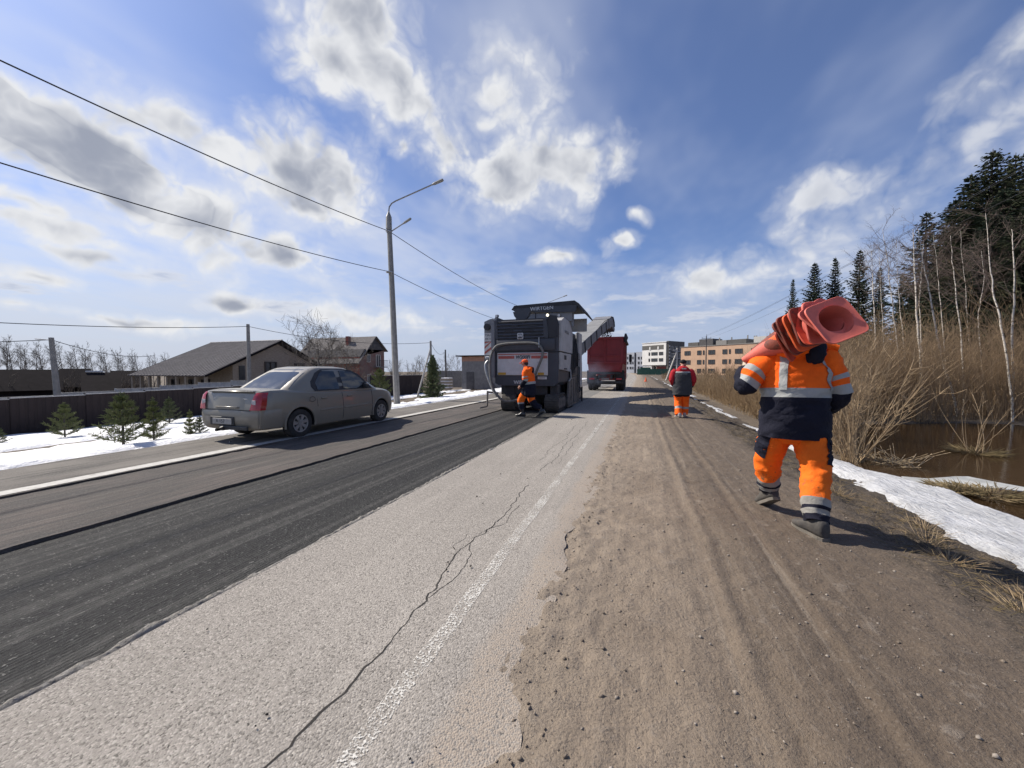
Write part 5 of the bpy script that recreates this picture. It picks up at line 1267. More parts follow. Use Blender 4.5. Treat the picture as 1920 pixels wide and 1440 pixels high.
# boot lid, shut lines, bumper
def yrear(z): return float(np.interp(z, [0.30, 0.34, 0.66, 0.72, 0.93, 1.005, 1.02], [-0.885, -0.902, -0.902, -0.89, -0.845, -0.785, -0.6]))
mb = MB(); nx, nz = 13, 8; vs = []
for j in range(nz):
    z = 0.665 + (0.985 - 0.665) * j / (nz - 1)
    for i in range(nx):
        x = (-1 + 2 * i / (nx - 1)) * 0.575; vs.append((x, yrear(z) - 0.012 + 0.05 * (x / 0.575) ** 4, z))
mb.add(vs, [(j * nx + i, j * nx + i + 1, (j + 1) * nx + i + 1, (j + 1) * nx + i) for j in range(nz - 1) for i in range(nx - 1)])
n0 = len(mb.v); bl = mb.build('boot_lid', 'car_paint', car, 40)
MB().box((0, -0.80, 1.005), (1.20, 0.10, 0.022), bev=0.008).build('spoiler_lip', 'car_paint', bl, 40)
for z in (0.66,): MB().box((0, yrear(z) - 0.004, z - 0.012), (1.22, 0.02, 0.014)).build('shut_line', 'dark_gap', bl)
MB().box((0, yrear(0.70) - 0.028, 0.700), (0.60, 0.03, 0.035), bev=0.008).build('garnish_strip', 'car_paint', bl, 40)
dm = MB(); dm.prism([(0, 0.045), (0.024, 0), (0, -0.045), (-0.024, 0)], lambda a, b, d: (a, d, b), yrear(0.85) - 0.026, yrear(0.85) - 0.012); dm.prism([(0, 0.03), (0.014, 0), (0, -0.03), (-0.014, 0)], lambda a, b, d: (a, d, b), yrear(0.85) - 0.030, yrear(0.85) - 0.0255)
dm.build('badge', 'chrome', bl)
for x, w in ((-0.40, 0.15), (0.42, 0.12)): MB().box((x, yrear(0.86) - 0.016 + 0.02, 0.865), (w, 0.012, 0.018)).build('badge', 'chrome', bl)
bp = MB(); ringsb = []
for (z, o, w) in ((0.26, -0.03, 0.74), (0.30, 0.005, 0.79), (0.42, 0.03, 0.815), (0.52, 0.035, 0.82), (0.60, 0.03, 0.82), (0.645, 0.012, 0.815)):
    r_ = []
    for i in range(25):
        u = -1 + 2 * i / 24; x = w * math.copysign(min(1, abs(u) * 1.12), u) if abs(u) > 0.0 else 0
        ex = max(0, abs(u) - 0.89) / 0.11; x = math.copysign(min(abs(u) / 0.89, 1) * w * (1 + 0.045 * ex), u); y = -0.905 - o + 0.07 * min(abs(u) / 0.89, 1) ** 4 + ex * 0.42; r_.append(Vector((x, y, z)))
    ringsb.append(r_)
bp.loft(ringsb, caps=False, closed=False); bp.build('rear_bumper', 'car_paint', car, 40)
MB().box((-0.10, -0.944, 0.435), (0.66, 0.02, 0.17), bev=0.01).build('plate_recess', 'black_plastic', car)
npl = MB().box((-0.08, -0.962, 0.43), (0.52, 0.012, 0.112), bev=0.004).build('number_plate', 'plate_white', car)
lettering('A 157', 0.10, (-0.12, -0.970, 0.43), (R(90), 0, 0), 'text_grey', npl)
MB().tube([(-0.02, -0.88, 0.28), (-0.02, -1.0, 0.28), (-0.02, -1.02, 0.33)], [0.03, 0.028, 0.03], 8).build('tow_bar', 'black_plastic', car)
MB().box((0.22, -0.955, 0.31), (0.75, 0.05, 0.075), bev=0.012).build('bumper_insert', 'black_plastic', car)
MB().tube([(-0.45, -0.84, 0.22), (-0.45, -0.4, 0.24)], 0.03, 8).build('exhaust_pipe', 'black_plastic', car)
for sx in (-1, 1):
    lm = MB(); ringl = []
    for (z, x0, x1) in ((0.655, 0.60, 0.812), (0.74, 0.625, 0.818), (0.85, 0.645, 0.81), (0.93, 0.66, 0.795), (0.99, 0.675, 0.765)):
        y = yrear(z); rr_ = []
        for i in range(7):
            u = i / 6; x = x0 + (x1 - x0) * min(1, u / 0.62); yy = y - 0.022 + 0.03 * min(1, u / 0.62) ** 3 + (max(0, u - 0.62) / 0.38) * 0.13
            rr_.append(Vector((sx * (x + (0.012 if u > 0.62 else 0)), yy, z)))
        ringl.append(rr_)
    lm.loft(ringl, caps=False, closed=False); tl = lm.build('tail_lamp', 'lamp_red', car, 40)
    MB().box((sx * 0.685, yrear(0.80) - 0.022, 0.80), (0.10, 0.012, 0.085), bev=0.004).build('reversing_lens', 'lamp_clear', tl)
    # wheels
    for yy in (0.0, 2.63):
        wl = bpy.data.objects.new('wheel', None); 
        tm = MB(); prof = [(0.175, -0.085), (0.19, -0.095), (0.255, -0.10), (0.292, -0.088), (0.302, -0.06), (0.302, 0.06), (0.292, 0.088), (0.255, 0.10), (0.19, 0.095), (0.175, 0.085)]
        tm.loft([[Vector((sx * d, math.cos(a) * r, math.sin(a) * r)) for (r, d) in prof] for a in [2 * math.pi * k / 36 for k in range(37)]], caps=False)
        tyo = tm.build('wheel', 'rubber', car, 40); tyo.location = (sx * 0.755, yy, 0.302)
        rm = MB(); rm.cyl((sx * 0.055, 0, 0), (sx * 0.066, 0, 0), 0.182, n=28); rmo = rm.build('rim_disc', 'black_plastic', tyo, 40)
        sp = MB(); ro = []; ri = []
        for k in range(36):
            a = 2 * math.pi * k / 36; ro.append((math.cos(a), math.sin(a)))
        sp.loft([[Vector((sx * d, c * r, s * r)) for c, s in ro] for r, d in ((0.188, 0.075), (0.186, 0.095), (0.165, 0.092), (0.160, 0.075))], caps=False)
        for k in range(7):
            a = 2 * math.pi * k / 7 + 0.3; ca, sa = math.cos(a), math.sin(a)
            def q(r, w, d): return [Vector((sx * d, ca * r - sa * w, sa * r + ca * w)), Vector((sx * d, ca * r + sa * w, sa * r - ca * w))]
            a0, a1, b0, b1 = q(0.03, 0.024, 0.088), q(0.168, 0.040, 0.090), q(0.03, 0.024, 0.066), q(0.168, 0.040, 0.068)
            sp.add(a0 + a1 + b0 + b1, [(0, 1, 3, 2), (4, 6, 7, 5), (0, 2, 6, 4), (1, 5, 7, 3), (0, 4, 5, 1), (2, 3, 7, 6)])
        sp.cyl((sx * 0.06, 0, 0), (sx * 0.097, 0, 0), 0.052, n=16)
        sp.build('rim', 'rim_alloy', tyo, 40)
        bpy.data.objects.remove(wl)
    wm = lambda y: float(np.interp(y, ys_, [s[1] for s in ST]))
    # door shut lines, handles, rubbing strip, mirror
    for (yy, z0, z1, bend) in ((1.20, 0.26, 0.95, 0.0), (2.24, 0.26, 0.95, 0.03), (0.44, 0.62, 0.95, -0.03)):
        sl_ = MB(); pts = [(sx * (wm(yy) * np.interp((z - 0.19) / 0.74, [0, 0.05, 0.2, 0.4, 0.62, 0.8, 0.95, 1.0], [0.96, 0.958, 0.987, 1.003, 0.994, 0.977, 0.948, 0.90]) + 0.0), yy + bend * (z - z0), z) for z in np.linspace(z0, z1, 12)]
        sl_.tube(pts, 0.005, 4).build('shut_line', 'dark_gap', car)
    for yy in (0.62, 1.42):
        MB().box((sx * 0.862, yy, 0.80), (0.03, 0.16, 0.035), bev=0.010).build('door_handle', 'car_paint', car, 40)
    for (y0, y1) in ((0.50, 1.17), (1.23, 2.20)):
        MB().box((sx * 0.872, (y0 + y1) / 2, 0.535), (0.022, y1 - y0, 0.05), bev=0.008).build('rubbing_strip', 'car_paint', car, 40)
    MB().box((sx * 0.865, 2.0, 1.02), (0.14, 0.09, 0.12), bev=0.03).build('door_mirror', 'black_plastic', car, 40)
    hl = MB(); hl.box((sx * 0.56, 3.17, 0.66), (0.26, 0.20, 0.13), bev=0.03).build('headlamp', 'lamp_clear', car, 40)
MB().tube([(0.872, 0.215, 0.765), (0.869, 0.235, 0.83), (0.862, 0.30, 0.85), (0.862, 0.36, 0.83), (0.872, 0.37, 0.765), (0.876, 0.29, 0.735), (0.872, 0.215, 0.765)], 0.004, 4).build('fuel_flap', 'dark_gap', car)
MB().tube([(0, 1.2, 1.50), (0, 1.15, 1.56), (0, 1.08, 1.62)], 0.006, 5).build('aerial', 'black_plastic', car)
# ================================================================ COLD MILLING MACHINE
pm('machine_dark', (0.050, 0.052, 0.062), (0.040, 0.042, 0.050), 3, 0.55, dirt=((0.085, 0.080, 0.078), 0.58, 5))
pm('machine_black', (0.020, 0.020, 0.024), (0.032, 0.032, 0.035), 4, 0.7)
pm('machine_grey', (0.20, 0.20, 0.21), (0.16, 0.16, 0.17), 4, 0.6, dirt=((0.12, 0.11, 0.105), 0.58, 5))
pm('machine_light', (0.46, 0.45, 0.44), (0.37, 0.36, 0.35), 4, 0.55, dirt=((0.25, 0.235, 0.22), 0.57, 4))
pm('conveyor_grey', (0.25, 0.247, 0.24), (0.19, 0.187, 0.182), 4, 0.6, dirt=((0.17, 0.16, 0.15), 0.56, 4))
pm('machine_white', (0.56, 0.545, 0.53), (0.48, 0.465, 0.45), 4, 0.55, dirt=((0.34, 0.31, 0.29), 0.60, 5))
pm('stripe_red', (0.42, 0.095, 0.07), (0.34, 0.08, 0.06), 5, 0.6)
pm('sticker_yellow', (0.55, 0.31, 0.03), (0.38, 0.22, 0.03), 30, 0.6)
pm('hose_grey', (0.165, 0.16, 0.145), (0.115, 0.112, 0.102), 10, 0.7)
pm('letter_white', (0.60, 0.60, 0.60), None, 4, 0.6)
pm('track_rubber', (0.045, 0.041, 0.038), (0.075, 0.068, 0.060), 7, 0.95, bump=0.5)
pm('steel_worn', (0.14, 0.125, 0.11), (0.22, 0.20, 0.18), 6, 0.6, 0.3, dirt=((0.09, 0.08, 0.07), 0.5, 4))
m, t = newmat('work_light')
em = nd(t, 'ShaderNodeEmission', {'Color': (1.0, 0.93, 0.70, 1), 'Strength': 2.2}); nd(t, 'ShaderNodeOutputMaterial', {'Surface': em})

mm = thing('milling_machine', 'large dark grey road milling machine with white rear panel and canopy', 'milling machine', (-3.87, 12.6, -0.052))
P3 = lambda a, b, d: (a, d, b)
# upper and lower rear hood
up = MB(); up.prism([(-1.10, 2.12), (1.22, 2.12), (1.22, 3.05), (1.10, 3.27), (-1.02, 3.27), (-1.10, 3.15)], P3, 0.0, 2.2); upper = up.build('rear_hood', 'machine_dark', mm)
up = MB(); up.prism([(-1.235, 1.2), (-1.105, 1.2), (-1.105, 3.12), (-1.00, 3.36), (-1.07, 3.38), (-1.235, 3.12)], P3, -0.03, 2.1); up.build('corner_panel', 'machine_grey', mm, 30)
up = MB(); up.prism([(0.82, 3.20), (0.93, 3.36), (1.16, 3.32), (1.24, 3.05), (1.22, 2.60), (0.90, 2.60)], P3, -0.05, 0.0); up.build('corner_trim', 'machine_black', upper)
lw = MB(); lw.prism([(-1.10, 1.0), (-0.95, 0.92), (1.08, 0.92), (1.22, 1.05), (1.22, 2.09), (-1.10, 2.09)], P3, 0.02, 2.0); lower = lw.build('engine_cover', 'machine_dark', mm)
MB().box((0.06, -0.004, 2.105), (2.3, 0.03, 0.022)).build('shut_line', 'machine_black', lower)
MB().box((0.05, -0.03, 2.35), (2.14, 0.07, 0.40), bev=0.03).build('hood_panel', 'machine_dark', upper, 40)
# grille with louvres and the square W badge
gr = MB().box((-0.14, 0.005, 2.915), (1.86, 0.05, 0.68)).build('grille', 'machine_black', upper)
mb = MB()
for (x0, x1, z0, z1) in ((-1.08, -1.0, 2.58, 3.25), (0.72, 0.84, 2.58, 3.25)): mb.prism([(x0, z0 + 0.05), (x0 + 0.06, z0), (x1 + 0.04, z0), (x1, z1), (x0 - 0.03, z1)], P3, -0.05, 0.02)
mb.build('grille_frame', 'machine_dark', upper)
rs = np.random.RandomState(8)
for i in range(6):
    z = 2.62 + i * 0.115
    MB().box((-0.14, -0.028, z), (1.80, 0.035, 0.05), rot=(R(-25), 0, 0)).build('louvre', 'machine_dark', gr)
for (x, z, w, h) in ((-0.55, 2.86, 0.34, 0.07), (0.15, 2.86, 0.42, 0.07), (-0.35, 3.03, 0.30, 0.06), (0.35, 3.02, 0.30, 0.06), (-0.2, 3.15, 0.5, 0.05), (0.45, 2.72, 0.4, 0.05), (-0.6, 2.70, 0.3, 0.05)):
    MB().box((x, -0.045, z), (w, 0.012, h)).build('vent_slot', 'machine_black', gr)
bd = MB(); bd.box((-0.12, -0.065, 2.665), (0.22, 0.03, 0.22), bev=0.02); bdg = bd.build('badge', 'letter_white', upper, 30)
MB().box((-0.12, -0.083, 2.665), (0.16, 0.012, 0.16), bev=0.01).build('badge_field', 'machine_black', bdg)
lettering('W', 0.16, (-0.12, -0.092, 2.665), (R(90), 0, 0), 'letter_white', bdg, bold=0.004)
# white panel, stripes, lettering
wp = MB().box((-0.07, 0.0, 1.69), (1.86, 0.05, 0.80), bev=0.012).build('rear_panel', 'machine_white', lower)
MB().box((-0.07, -0.030, 2.035), (1.80, 0.012, 0.035)).build('stripe', 'stripe_red', wp)
for x, w in ((-0.655, 0.60), (0.56, 0.58)): MB().box((x, -0.030, 1.925), (w, 0.012, 0.10)).build('stripe', 'stripe_red', wp)
lettering('W200Fi', 0.165, (-0.04, -0.034, 1.925), (R(90), 0, 0), 'text_grey', wp, shear=0.15, bold=0.006)
for x, w in ((-0.82, 0.30), (0.62, 0.22)): MB().box((x, -0.030, 1.345), (w, 0.010, 0.085)).build('warning_plate', 'sticker_yellow', wp)
MB().box((0.66, 0.005, 1.20), (0.32, 0.03, 0.095)).build('name_plate', 'machine_white', lower)
lettering('1220.M447', 0.05, (0.66, -0.013, 1.20), (R(90), 0, 0), 'text_grey', lower)
lettering('WIRTGEN', 0.17, (0.0, 0.015, 1.035), (R(90), 0, 0), 'letter_white', lower, bold=0.004)
# lamps
for (x, z, mt) in ((-1.04, 3.42, 'letter_white'), (0.84, 3.36, 'work_light'), (1.24, 3.33, 'letter_white')):
    l_ = MB(); l_.box((x, 0.06, z), (0.12, 0.10, 0.10), bev=0.02); lo_ = l_.build('work_lamp', 'machine_black', mm)
    MB().cyl((x, -0.005, z), (x, 0.012, z), 0.045, n=14).build('lens', mt, lo_)
# seat shell on top
sv = MB(); sv.prism([(-0.32 + 0.0, 0.24), (0.32, 0.24)] + [(0.30 * math.cos(a), 0.20 - 0.26 * math.sin(a)) for a in np.linspace(0.1, math.pi - 0.1, 9)], lambda a, b, d: (-0.18 + a, d, 3.33 + b), 0.25, 0.42); sv.build('seat_shell', 'machine_dark', mm, 40)
MB().tube([(0.15, 0.3, 3.57), (0.30, 0.3, 3.56), (0.34, 0.3, 3.45), (0.33, 0.3, 3.27)], 0.018, 6).build('grab_rail', 'machine_black', mm, 60)
# left column with plate and striped board
lc = MB(); lc.prism([(-1.58, 1.35), (-1.25, 1.35), (-1.25, 3.35), (-1.35, 3.34), (-1.58, 3.25)], P3, 0.15, 1.7); lcol = lc.build('side_column', 'machine_grey', mm)
MB().cyl((-1.45, 0.16, 3.05), (-1.45, 0.06, 3.05), 0.12, n=14).build('air_cap', 'machine_black', lcol)
wpl = MB().box((-1.42, 0.135, 2.68), (0.29, 0.02, 0.30)).build('sign_plate', 'machine_white', lcol)
lettering('73A1', 0.12, (-1.42, 0.122, 2.75), (R(90), 0, 0), 'text_grey', wpl); lettering('KK V', 0.10, (-1.42, 0.122, 2.61), (R(90), 0, 0), 'text_grey', wpl)
sb_ = MB().box((-1.42, 0.135, 2.27), (0.29, 0.02, 0.50)).build('striped_board', 'machine_white', lcol)
for k in range(3):
    z = 2.05 + k * 0.20; st_ = MB(); x0, x1 = -1.562, -1.278
    q = [(x0, z), (x0, min(z + 0.085, 2.515)), (x1, min(z + 0.085 + 0.2, 2.515)), (x1, min(z + 0.2, 2.515))]
    if z + 0.285 > 2.515: q = [(x0, z), (x0, z + 0.085), (x0 + (2.515 - z - 0.085) / 0.2 * 0.284, 2.515), (x0 + min(1, (2.515 - z) / 0.2) * 0.284, 2.515)] if z + 0.085 < 2.5 else q
    st_.prism(q, P3, 0.118, 0.124); st_.build('stripe', 'stripe_red', sb_)
# hoses
def spl(P, n=8):
    P = [Vector(p) for p in P]; out = []
    for i in range(len(P) - 1):
        p0, p1, p2, p3 = P[max(i - 1, 0)], P[i], P[i + 1], P[min(i + 2, len(P) - 1)]
        for k in range(n):
            t_ = k / n; out.append(0.5 * ((2 * p1) + (-p0 + p2) * t_ + (2 * p0 - 5 * p1 + 4 * p2 - p3) * t_ ** 2 + (-p0 + 3 * p1 - 3 * p2 + p3) * t_ ** 3))
    return out + [P[-1]]
MB().tube(spl([(-0.20, -0.10, 0.42), (-0.62, -0.28, 0.38), (-1.0, -0.30, 0.72), (-1.17, -0.26, 1.25), (-1.19, -0.22, 1.85), (-1.05, -0.18, 2.25), (-0.80, -0.14, 2.38), (-0.2, -0.12, 2.42), (0.45, -0.12, 2.39), (0.68, -0.14, 2.2), (0.70, -0.16, 1.95), (0.52, -0.15, 1.5), (0.28, -0.10, 0.95)]), 0.044, 10).build('suction_hose', 'hose_grey', mm, 60)
MB().tube(spl([(-1.10, -0.22, 2.2), (-1.22, -0.20, 1.7), (-1.16, -0.22, 1.1), (-1.0, -0.2, 0.85)]), 0.035, 8).build('hose', 'hose_grey', mm, 60)
MB().tube(spl([(-1.35, 0.05, 1.85), (-1.45, -0.05, 1.68), (-1.40, -0.1, 1.4), (-1.24, -0.12, 1.0), (-1.10, -0.15, 0.72), (-0.95, -0.2, 0.55)]), 0.045, 8).build('pipe', 'steel', mm, 60)
MB().box((-1.38, 0.0, 1.93), (0.16, 0.14, 0.09), bev=0.02).build('pipe_coupling', 'letter_white', mm)
MB().box((0.58, -0.14, 2.42), (0.03, 0.05, 0.34)).build('hose_bracket', 'steel', mm)
# sensor plate at the left
sa = MB(); sa.tube([(-1.1, 0.35, 0.62), (-1.5, 0.25, 0.66)], 0.035, 8); sa.tube([(-1.5, 0.25, 0.70), (-1.5, 0.22, 0.12)], 0.035, 6); sa.tube([(-1.5, 0.22, 0.12), (-1.72, 0.05, 0.08)], 0.03, 6); sa.build('levelling_sensor', 'steel_worn', mm)
# chassis, drum housing
MB().box((0, 3.6, 1.05), (1.9, 6.8, 0.95), bev=0.05).build('chassis', 'machine_black', mm)
MB().box((0, 2.9, 0.55), (2.1, 1.4, 0.9), bev=0.05).build('drum_housing', 'machine_black', mm)
MB().box((-0.62, 0.42, 0.72), (0.46, 0.5, 0.5), bev=0.05).build('leg_housing', 'machine_black', mm)
MB().box((0.95, 0.45, 0.72), (0.40, 0.5, 0.5), bev=0.05).build('leg_housing', 'machine_black', mm)
def crawler(x, y0, y1, w, H):
    cr = MB(); r = H / 2; prof = []
    for k in range(13): a = math.pi / 2 + math.pi * k / 12; prof.append((y0 + r + r * math.cos(a), r + r * math.sin(a)))
    for k in range(13): a = -math.pi / 2 + math.pi * k / 12; prof.append((y1 - r + r * math.cos(a), r + r * math.sin(a)))
    cr.prism(prof, lambda a, b, d: (d, a, b), x - w / 2 + 0.03, x + w / 2 - 0.03)
    co_ = cr.build('crawler_track', 'track_rubber', mm)
    sh = MB(); per = []; 
    for (a, b) in zip(prof, prof[1:] + prof[:1]):
        L = math.hypot(b[0] - a[0], b[1] - a[1]); n = max(1, int(L / 0.11))
        for i in range(n): u = (i + 0.5) / n; per.append((a[0] + (b[0] - a[0]) * u, a[1] + (b[1] - a[1]) * u, math.atan2(b[1] - a[1], b[0] - a[0])))
    for (y, z, an) in per: sh.box((x, y, z), (w, 0.075, 0.05), rot=(an, 0, 0))
    kind(sh.build('track_shoes', 'track_rubber', co_), 'stuff')
    for k in range(4): MB().cyl((x - w / 2 - 0.01, y0 + r + (y1 - y0 - 2 * r) * k / 3, r), (x + w / 2 + 0.01, y0 + r + (y1 - y0 - 2 * r) * k / 3, r), r * 0.62, n=16).build('roller', 'steel_worn', co_)
crawler(-0.60, -0.02, 1.5, 0.52, 0.58); crawler(0.98, -0.04, 1.5, 0.46, 0.62); crawler(-0.85, 5.0, 6.6, 0.46, 0.6); crawler(0.85, 5.0, 6.6, 0.46, 0.6)
# right flank: light cowls, ladder, black machinery, side plate
cw = MB(); cw.prism([(0.10, 2.13), (2.35, 2.13), (2.40, 2.95), (1.75, 3.30), (0.6, 3.34), (0.12, 3.18)], lambda a, b, d: (d, a, b), 1.05, 1.30); cowl = cw.build('side_cowl', 'machine_light', mm, 30)
lettering('WIRTGEN', 0.16, (1.308, 1.1, 2.85), (R(90), 0, R(90)), 'machine_grey', cowl)
cw = MB(); cw.prism([(0.12, 1.50), (2.0, 1.42), (2.2, 2.09), (0.12, 2.09)], lambda a, b, d: (d, a, b), 1.05, 1.28); cwl = cw.build('side_box', 'machine_light', mm, 30)
MB().box((1.285, 0.95, 1.93), (0.02, 0.34, 0.16)).build('hatch', 'machine_black', cwl)
MB().box((1.285, 1.0, 1.52), (0.02, 0.5, 0.05)).build('vent_slot', 'machine_black', cwl)
MB().box((1.10, 3.0, 2.15), (0.26, 1.1, 1.6), bev=0.05).build('valve_block', 'machine_black', mm)
rs = np.random.RandomState(4)
for k in range(7):
    y = 2.45 + 0.2 * k; MB().tube(spl([(1.24, y, 1.2 + 0.1 * k), (1.33, y + 0.05, 1.7), (1.30, y + 0.1 * rs.randn(), 2.3), (1.2, y + 0.1, 2.85)]), 0.022, 6).build('hydraulic_hose', 'machine_black', mm, 60)
MB().box((1.30, 4.1, 2.35), (0.12, 0.9, 1.5), bev=0.03).build('side_cover', 'machine_light', mm)
MB().box((1.32, 4.25, 1.3), (0.10, 0.6, 1.1), bev=0.02).build('side_cover', 'machine_light', mm)
for y in (3.45, 3.85):
    MB().tube([(1.36, y, 0.5), (1.36, y, 2.2)], 0.02, 6).build('ladder_rail', 'machine_black', mm)
for k in range(5): MB().tube([(1.36, 3.45, 0.65 + k * 0.32), (1.36, 3.85, 0.65 + k * 0.32)], 0.018, 6).build('rung', 'machine_black', mm)
sp_ = MB(); sp_.prism([(1.7, 0.04), (4.3, 0.04), (4.45, 0.25), (4.3, 1.25), (1.9, 1.15), (1.65, 0.3)], lambda a, b, d: (d, a, b), 1.20, 1.27); sp_.build('side_plate', 'steel_worn', mm)
for y in (2.3, 2.9, 3.5, 4.0): MB().box((1.285, y, 0.62), (0.03, 0.10, 1.0)).build('side_plate_rib', 'steel_worn', mm)
MB().tube([(1.25, 2.2, 1.5), (1.30, 2.1, 1.15), (1.27, 1.75, 1.05)], 0.025, 6).build('step_rail', 'machine_light', mm)
MB().box((1.36, 4.6, 0.35), (0.06, 0.06, 0.75)).build('guide_post', 'machine_black', mm)
# canopy
cn = MB()
cn.prism([(-1.10, 3.95), (-1.02, 4.08), (1.46, 4.15), (1.58, 4.06), (1.48, 3.72), (-0.98, 3.84)], P3, 1.9, 1.98)
can = cn.build('canopy_band', 'machine_dark', mm)
cn = MB(); cn.prism([(-1.12, 3.93), (-1.0, 4.09), (1.45, 4.16), (1.62, 4.04), (1.86, 3.70), (1.83, 3.66), (1.50, 4.0), (-0.98, 3.99)], P3, 1.88, 4.4); cn.build('canopy_roof', 'machine_black', mm)
lettering('WIRTGEN', 0.21, (0.15, 1.885, 3.925), (R(90), R(-1.6), 0), 'letter_white', can, bold=0.004)
MB().box((0.2, 2.02, 3.56), (2.3, 0.05, 0.34)).build('canopy_window', 'machine_grey', mm)
for x in (-0.95, 0.55, 1.35): MB().box((x, 2.1, 3.55), (0.09, 0.09, 0.75)).build('canopy_post', 'machine_grey', mm)
MB().box((0.9, 3.6, 3.40), (1.6, 0.06, 0.55)).build('front_screen', 'machine_light', mm)
MB().box((0.05, 3.0, 2.35), (2.1, 2.9, 1.5), bev=0.06).build('operator_platform', 'machine_dark', mm)
MB().box((0.0, 5.2, 1.75), (2.0, 2.8, 1.2), bev=0.08).build('front_hood', 'machine_dark', mm)
# loading conveyor, rising towards the truck
A = Vector((0.35, 5.6, 2.15)); B = Vector((1.42, 14.0, 4.78)); ax = (B - A).normalized(); sd = ax.cross(Vector((0, 0, 1))).normalized(); un = sd.cross(ax).normalized()
Rm = Matrix((sd, ax, un)).transposed()
def cv(u, v, w): return A + ax * u + sd * v + un * w
L = (B - A).length
bo = MB(); bo.box(cv(L / 2, 0, 0), (1.04, L, 0.56), rot=Rm, bev=0.03); boom = bo.build('conveyor_boom', 'machine_grey', mm)
for k in range(4):
    bo = MB(); bo.box(cv(0.9 + k * L / 4.15, 0, 0.305), (1.08, L / 4.3, 0.05), rot=Rm, bev=0.015); bo.build('conveyor_cover', 'conveyor_grey', boom)
for k in range(7):
    u = 0.6 + k * L / 6.6
    for s_ in (-1, 1): bo = MB(); bo.box(cv(u, s_ * 0.535, 0), (0.04, 0.08, 0.64), rot=Rm); bo.build('boom_rib', 'machine_black', boom)
hd_ = MB(); hd_.prism([(-0.7, 0.36), (0.30, 0.36), (0.85, -0.05), (1.05, -0.75), (0.80, -0.85), (0.15, -0.34), (-0.7, -0.30)], lambda a, b, d: tuple(cv(L + a, d, b)), -0.56, 0.56); hd_.build('discharge_hood', 'machine_grey', boom)
MB().tube([cv(L + 0.15, 0.55, 0.30), cv(L + 0.55, 0.57, 0.22), cv(L + 0.85, 0.57, -0.15), cv(L + 0.9, 0.57, -0.5)], 0.05, 8).build('hose_guard', 'machine_black', boom, 60)
for s_ in (-0.42, 0.42): MB().tube([cv(0.3, s_, -0.3), cv(L * 0.42, s_, -0.35)], 0.05, 8).build('lift_cylinder', 'steel', boom)
MB().tube([cv(L * 0.5, 0.52, 0.28), cv(L * 0.78, 0.53, 0.42), cv(L - 0.2, 0.52, 0.30)], 0.02, 6).build('hand_rail', 'machine_black', boom)
# stream of millings falling into the truck
rs = np.random.RandomState(9); n = 520; hp = Matrix.Translation(mm.location) @ cv(L + 0.85, 0, -0.45).to_4d(); hp = Vector(hp[:3])
u = rs.rand(n); sx_ = hp.x + rs.randn(n) * (0.16 + 0.10 * u); sy_ = hp.y + 0.35 * u + rs.randn(n) * 0.12; sz_ = hp.z - 1.25 * u
o = stones('falling_millings', sx_, sy_, sz_, 0.02 + 0.05 * rs.rand(n) ** 2, 'machine_black'); tag(o, 'black stream of asphalt millings falling from the conveyor into the truck', 'millings')

# ================================================================ DUMP TRUCK
pm('truck_red', (0.235, 0.020, 0.024), (0.185, 0.017, 0.021), 2, 0.5, dirt=((0.115, 0.038, 0.034), 0.58, 3))
pm('truck_red_side', (0.30, 0.03, 0.03), (0.24, 0.026, 0.026), 2, 0.5)
tk = thing('dump_truck', 'red dump truck being loaded ahead of the milling machine', 'truck', (-2.28, 26.3, 0.0))
bd = MB(); bd.prism([(-1.10, 1.30), (1.10, 1.30), (1.19, 2.0), (1.19, 3.66), (1.05, 3.66), (1.05, 1.5), (-1.05, 1.5), (-1.05, 3.66), (-1.19, 3.66), (-1.19, 2.0)], P3, 0.10, 5.4); bed = bd.build('bed', 'truck_red', tk)
MB().box((0, 5.35, 2.6), (2.3, 0.10, 2.2)).build('headboard', 'truck_red', bed)
tg = MB().box((0, 0.06, 2.75), (2.36, 0.07, 1.74)).build('tailgate', 'truck_red', tk)
for z, h in ((3.62, 0.16), (2.42, 0.09), (1.95, 0.14)): MB().box((0, 0.0, z), (2.40, 0.10, h), bev=0.015).build('gate_rail', 'truck_red', tg)
for x, w in ((-1.12, 0.16), (0.0, 0.11), (1.12, 0.16)): MB().box((x, -0.005, 2.78), (w, 0.085, 1.66), bev=0.015).build('gate_post', 'truck_red', tg)
ap = MB(); ap.prism([(-1.12, 1.90), (1.12, 1.90), (1.0, 1.42), (-1.0, 1.42)], P3, 0.03, 0.12); ap.build('gate_apron', 'truck_red', tk)
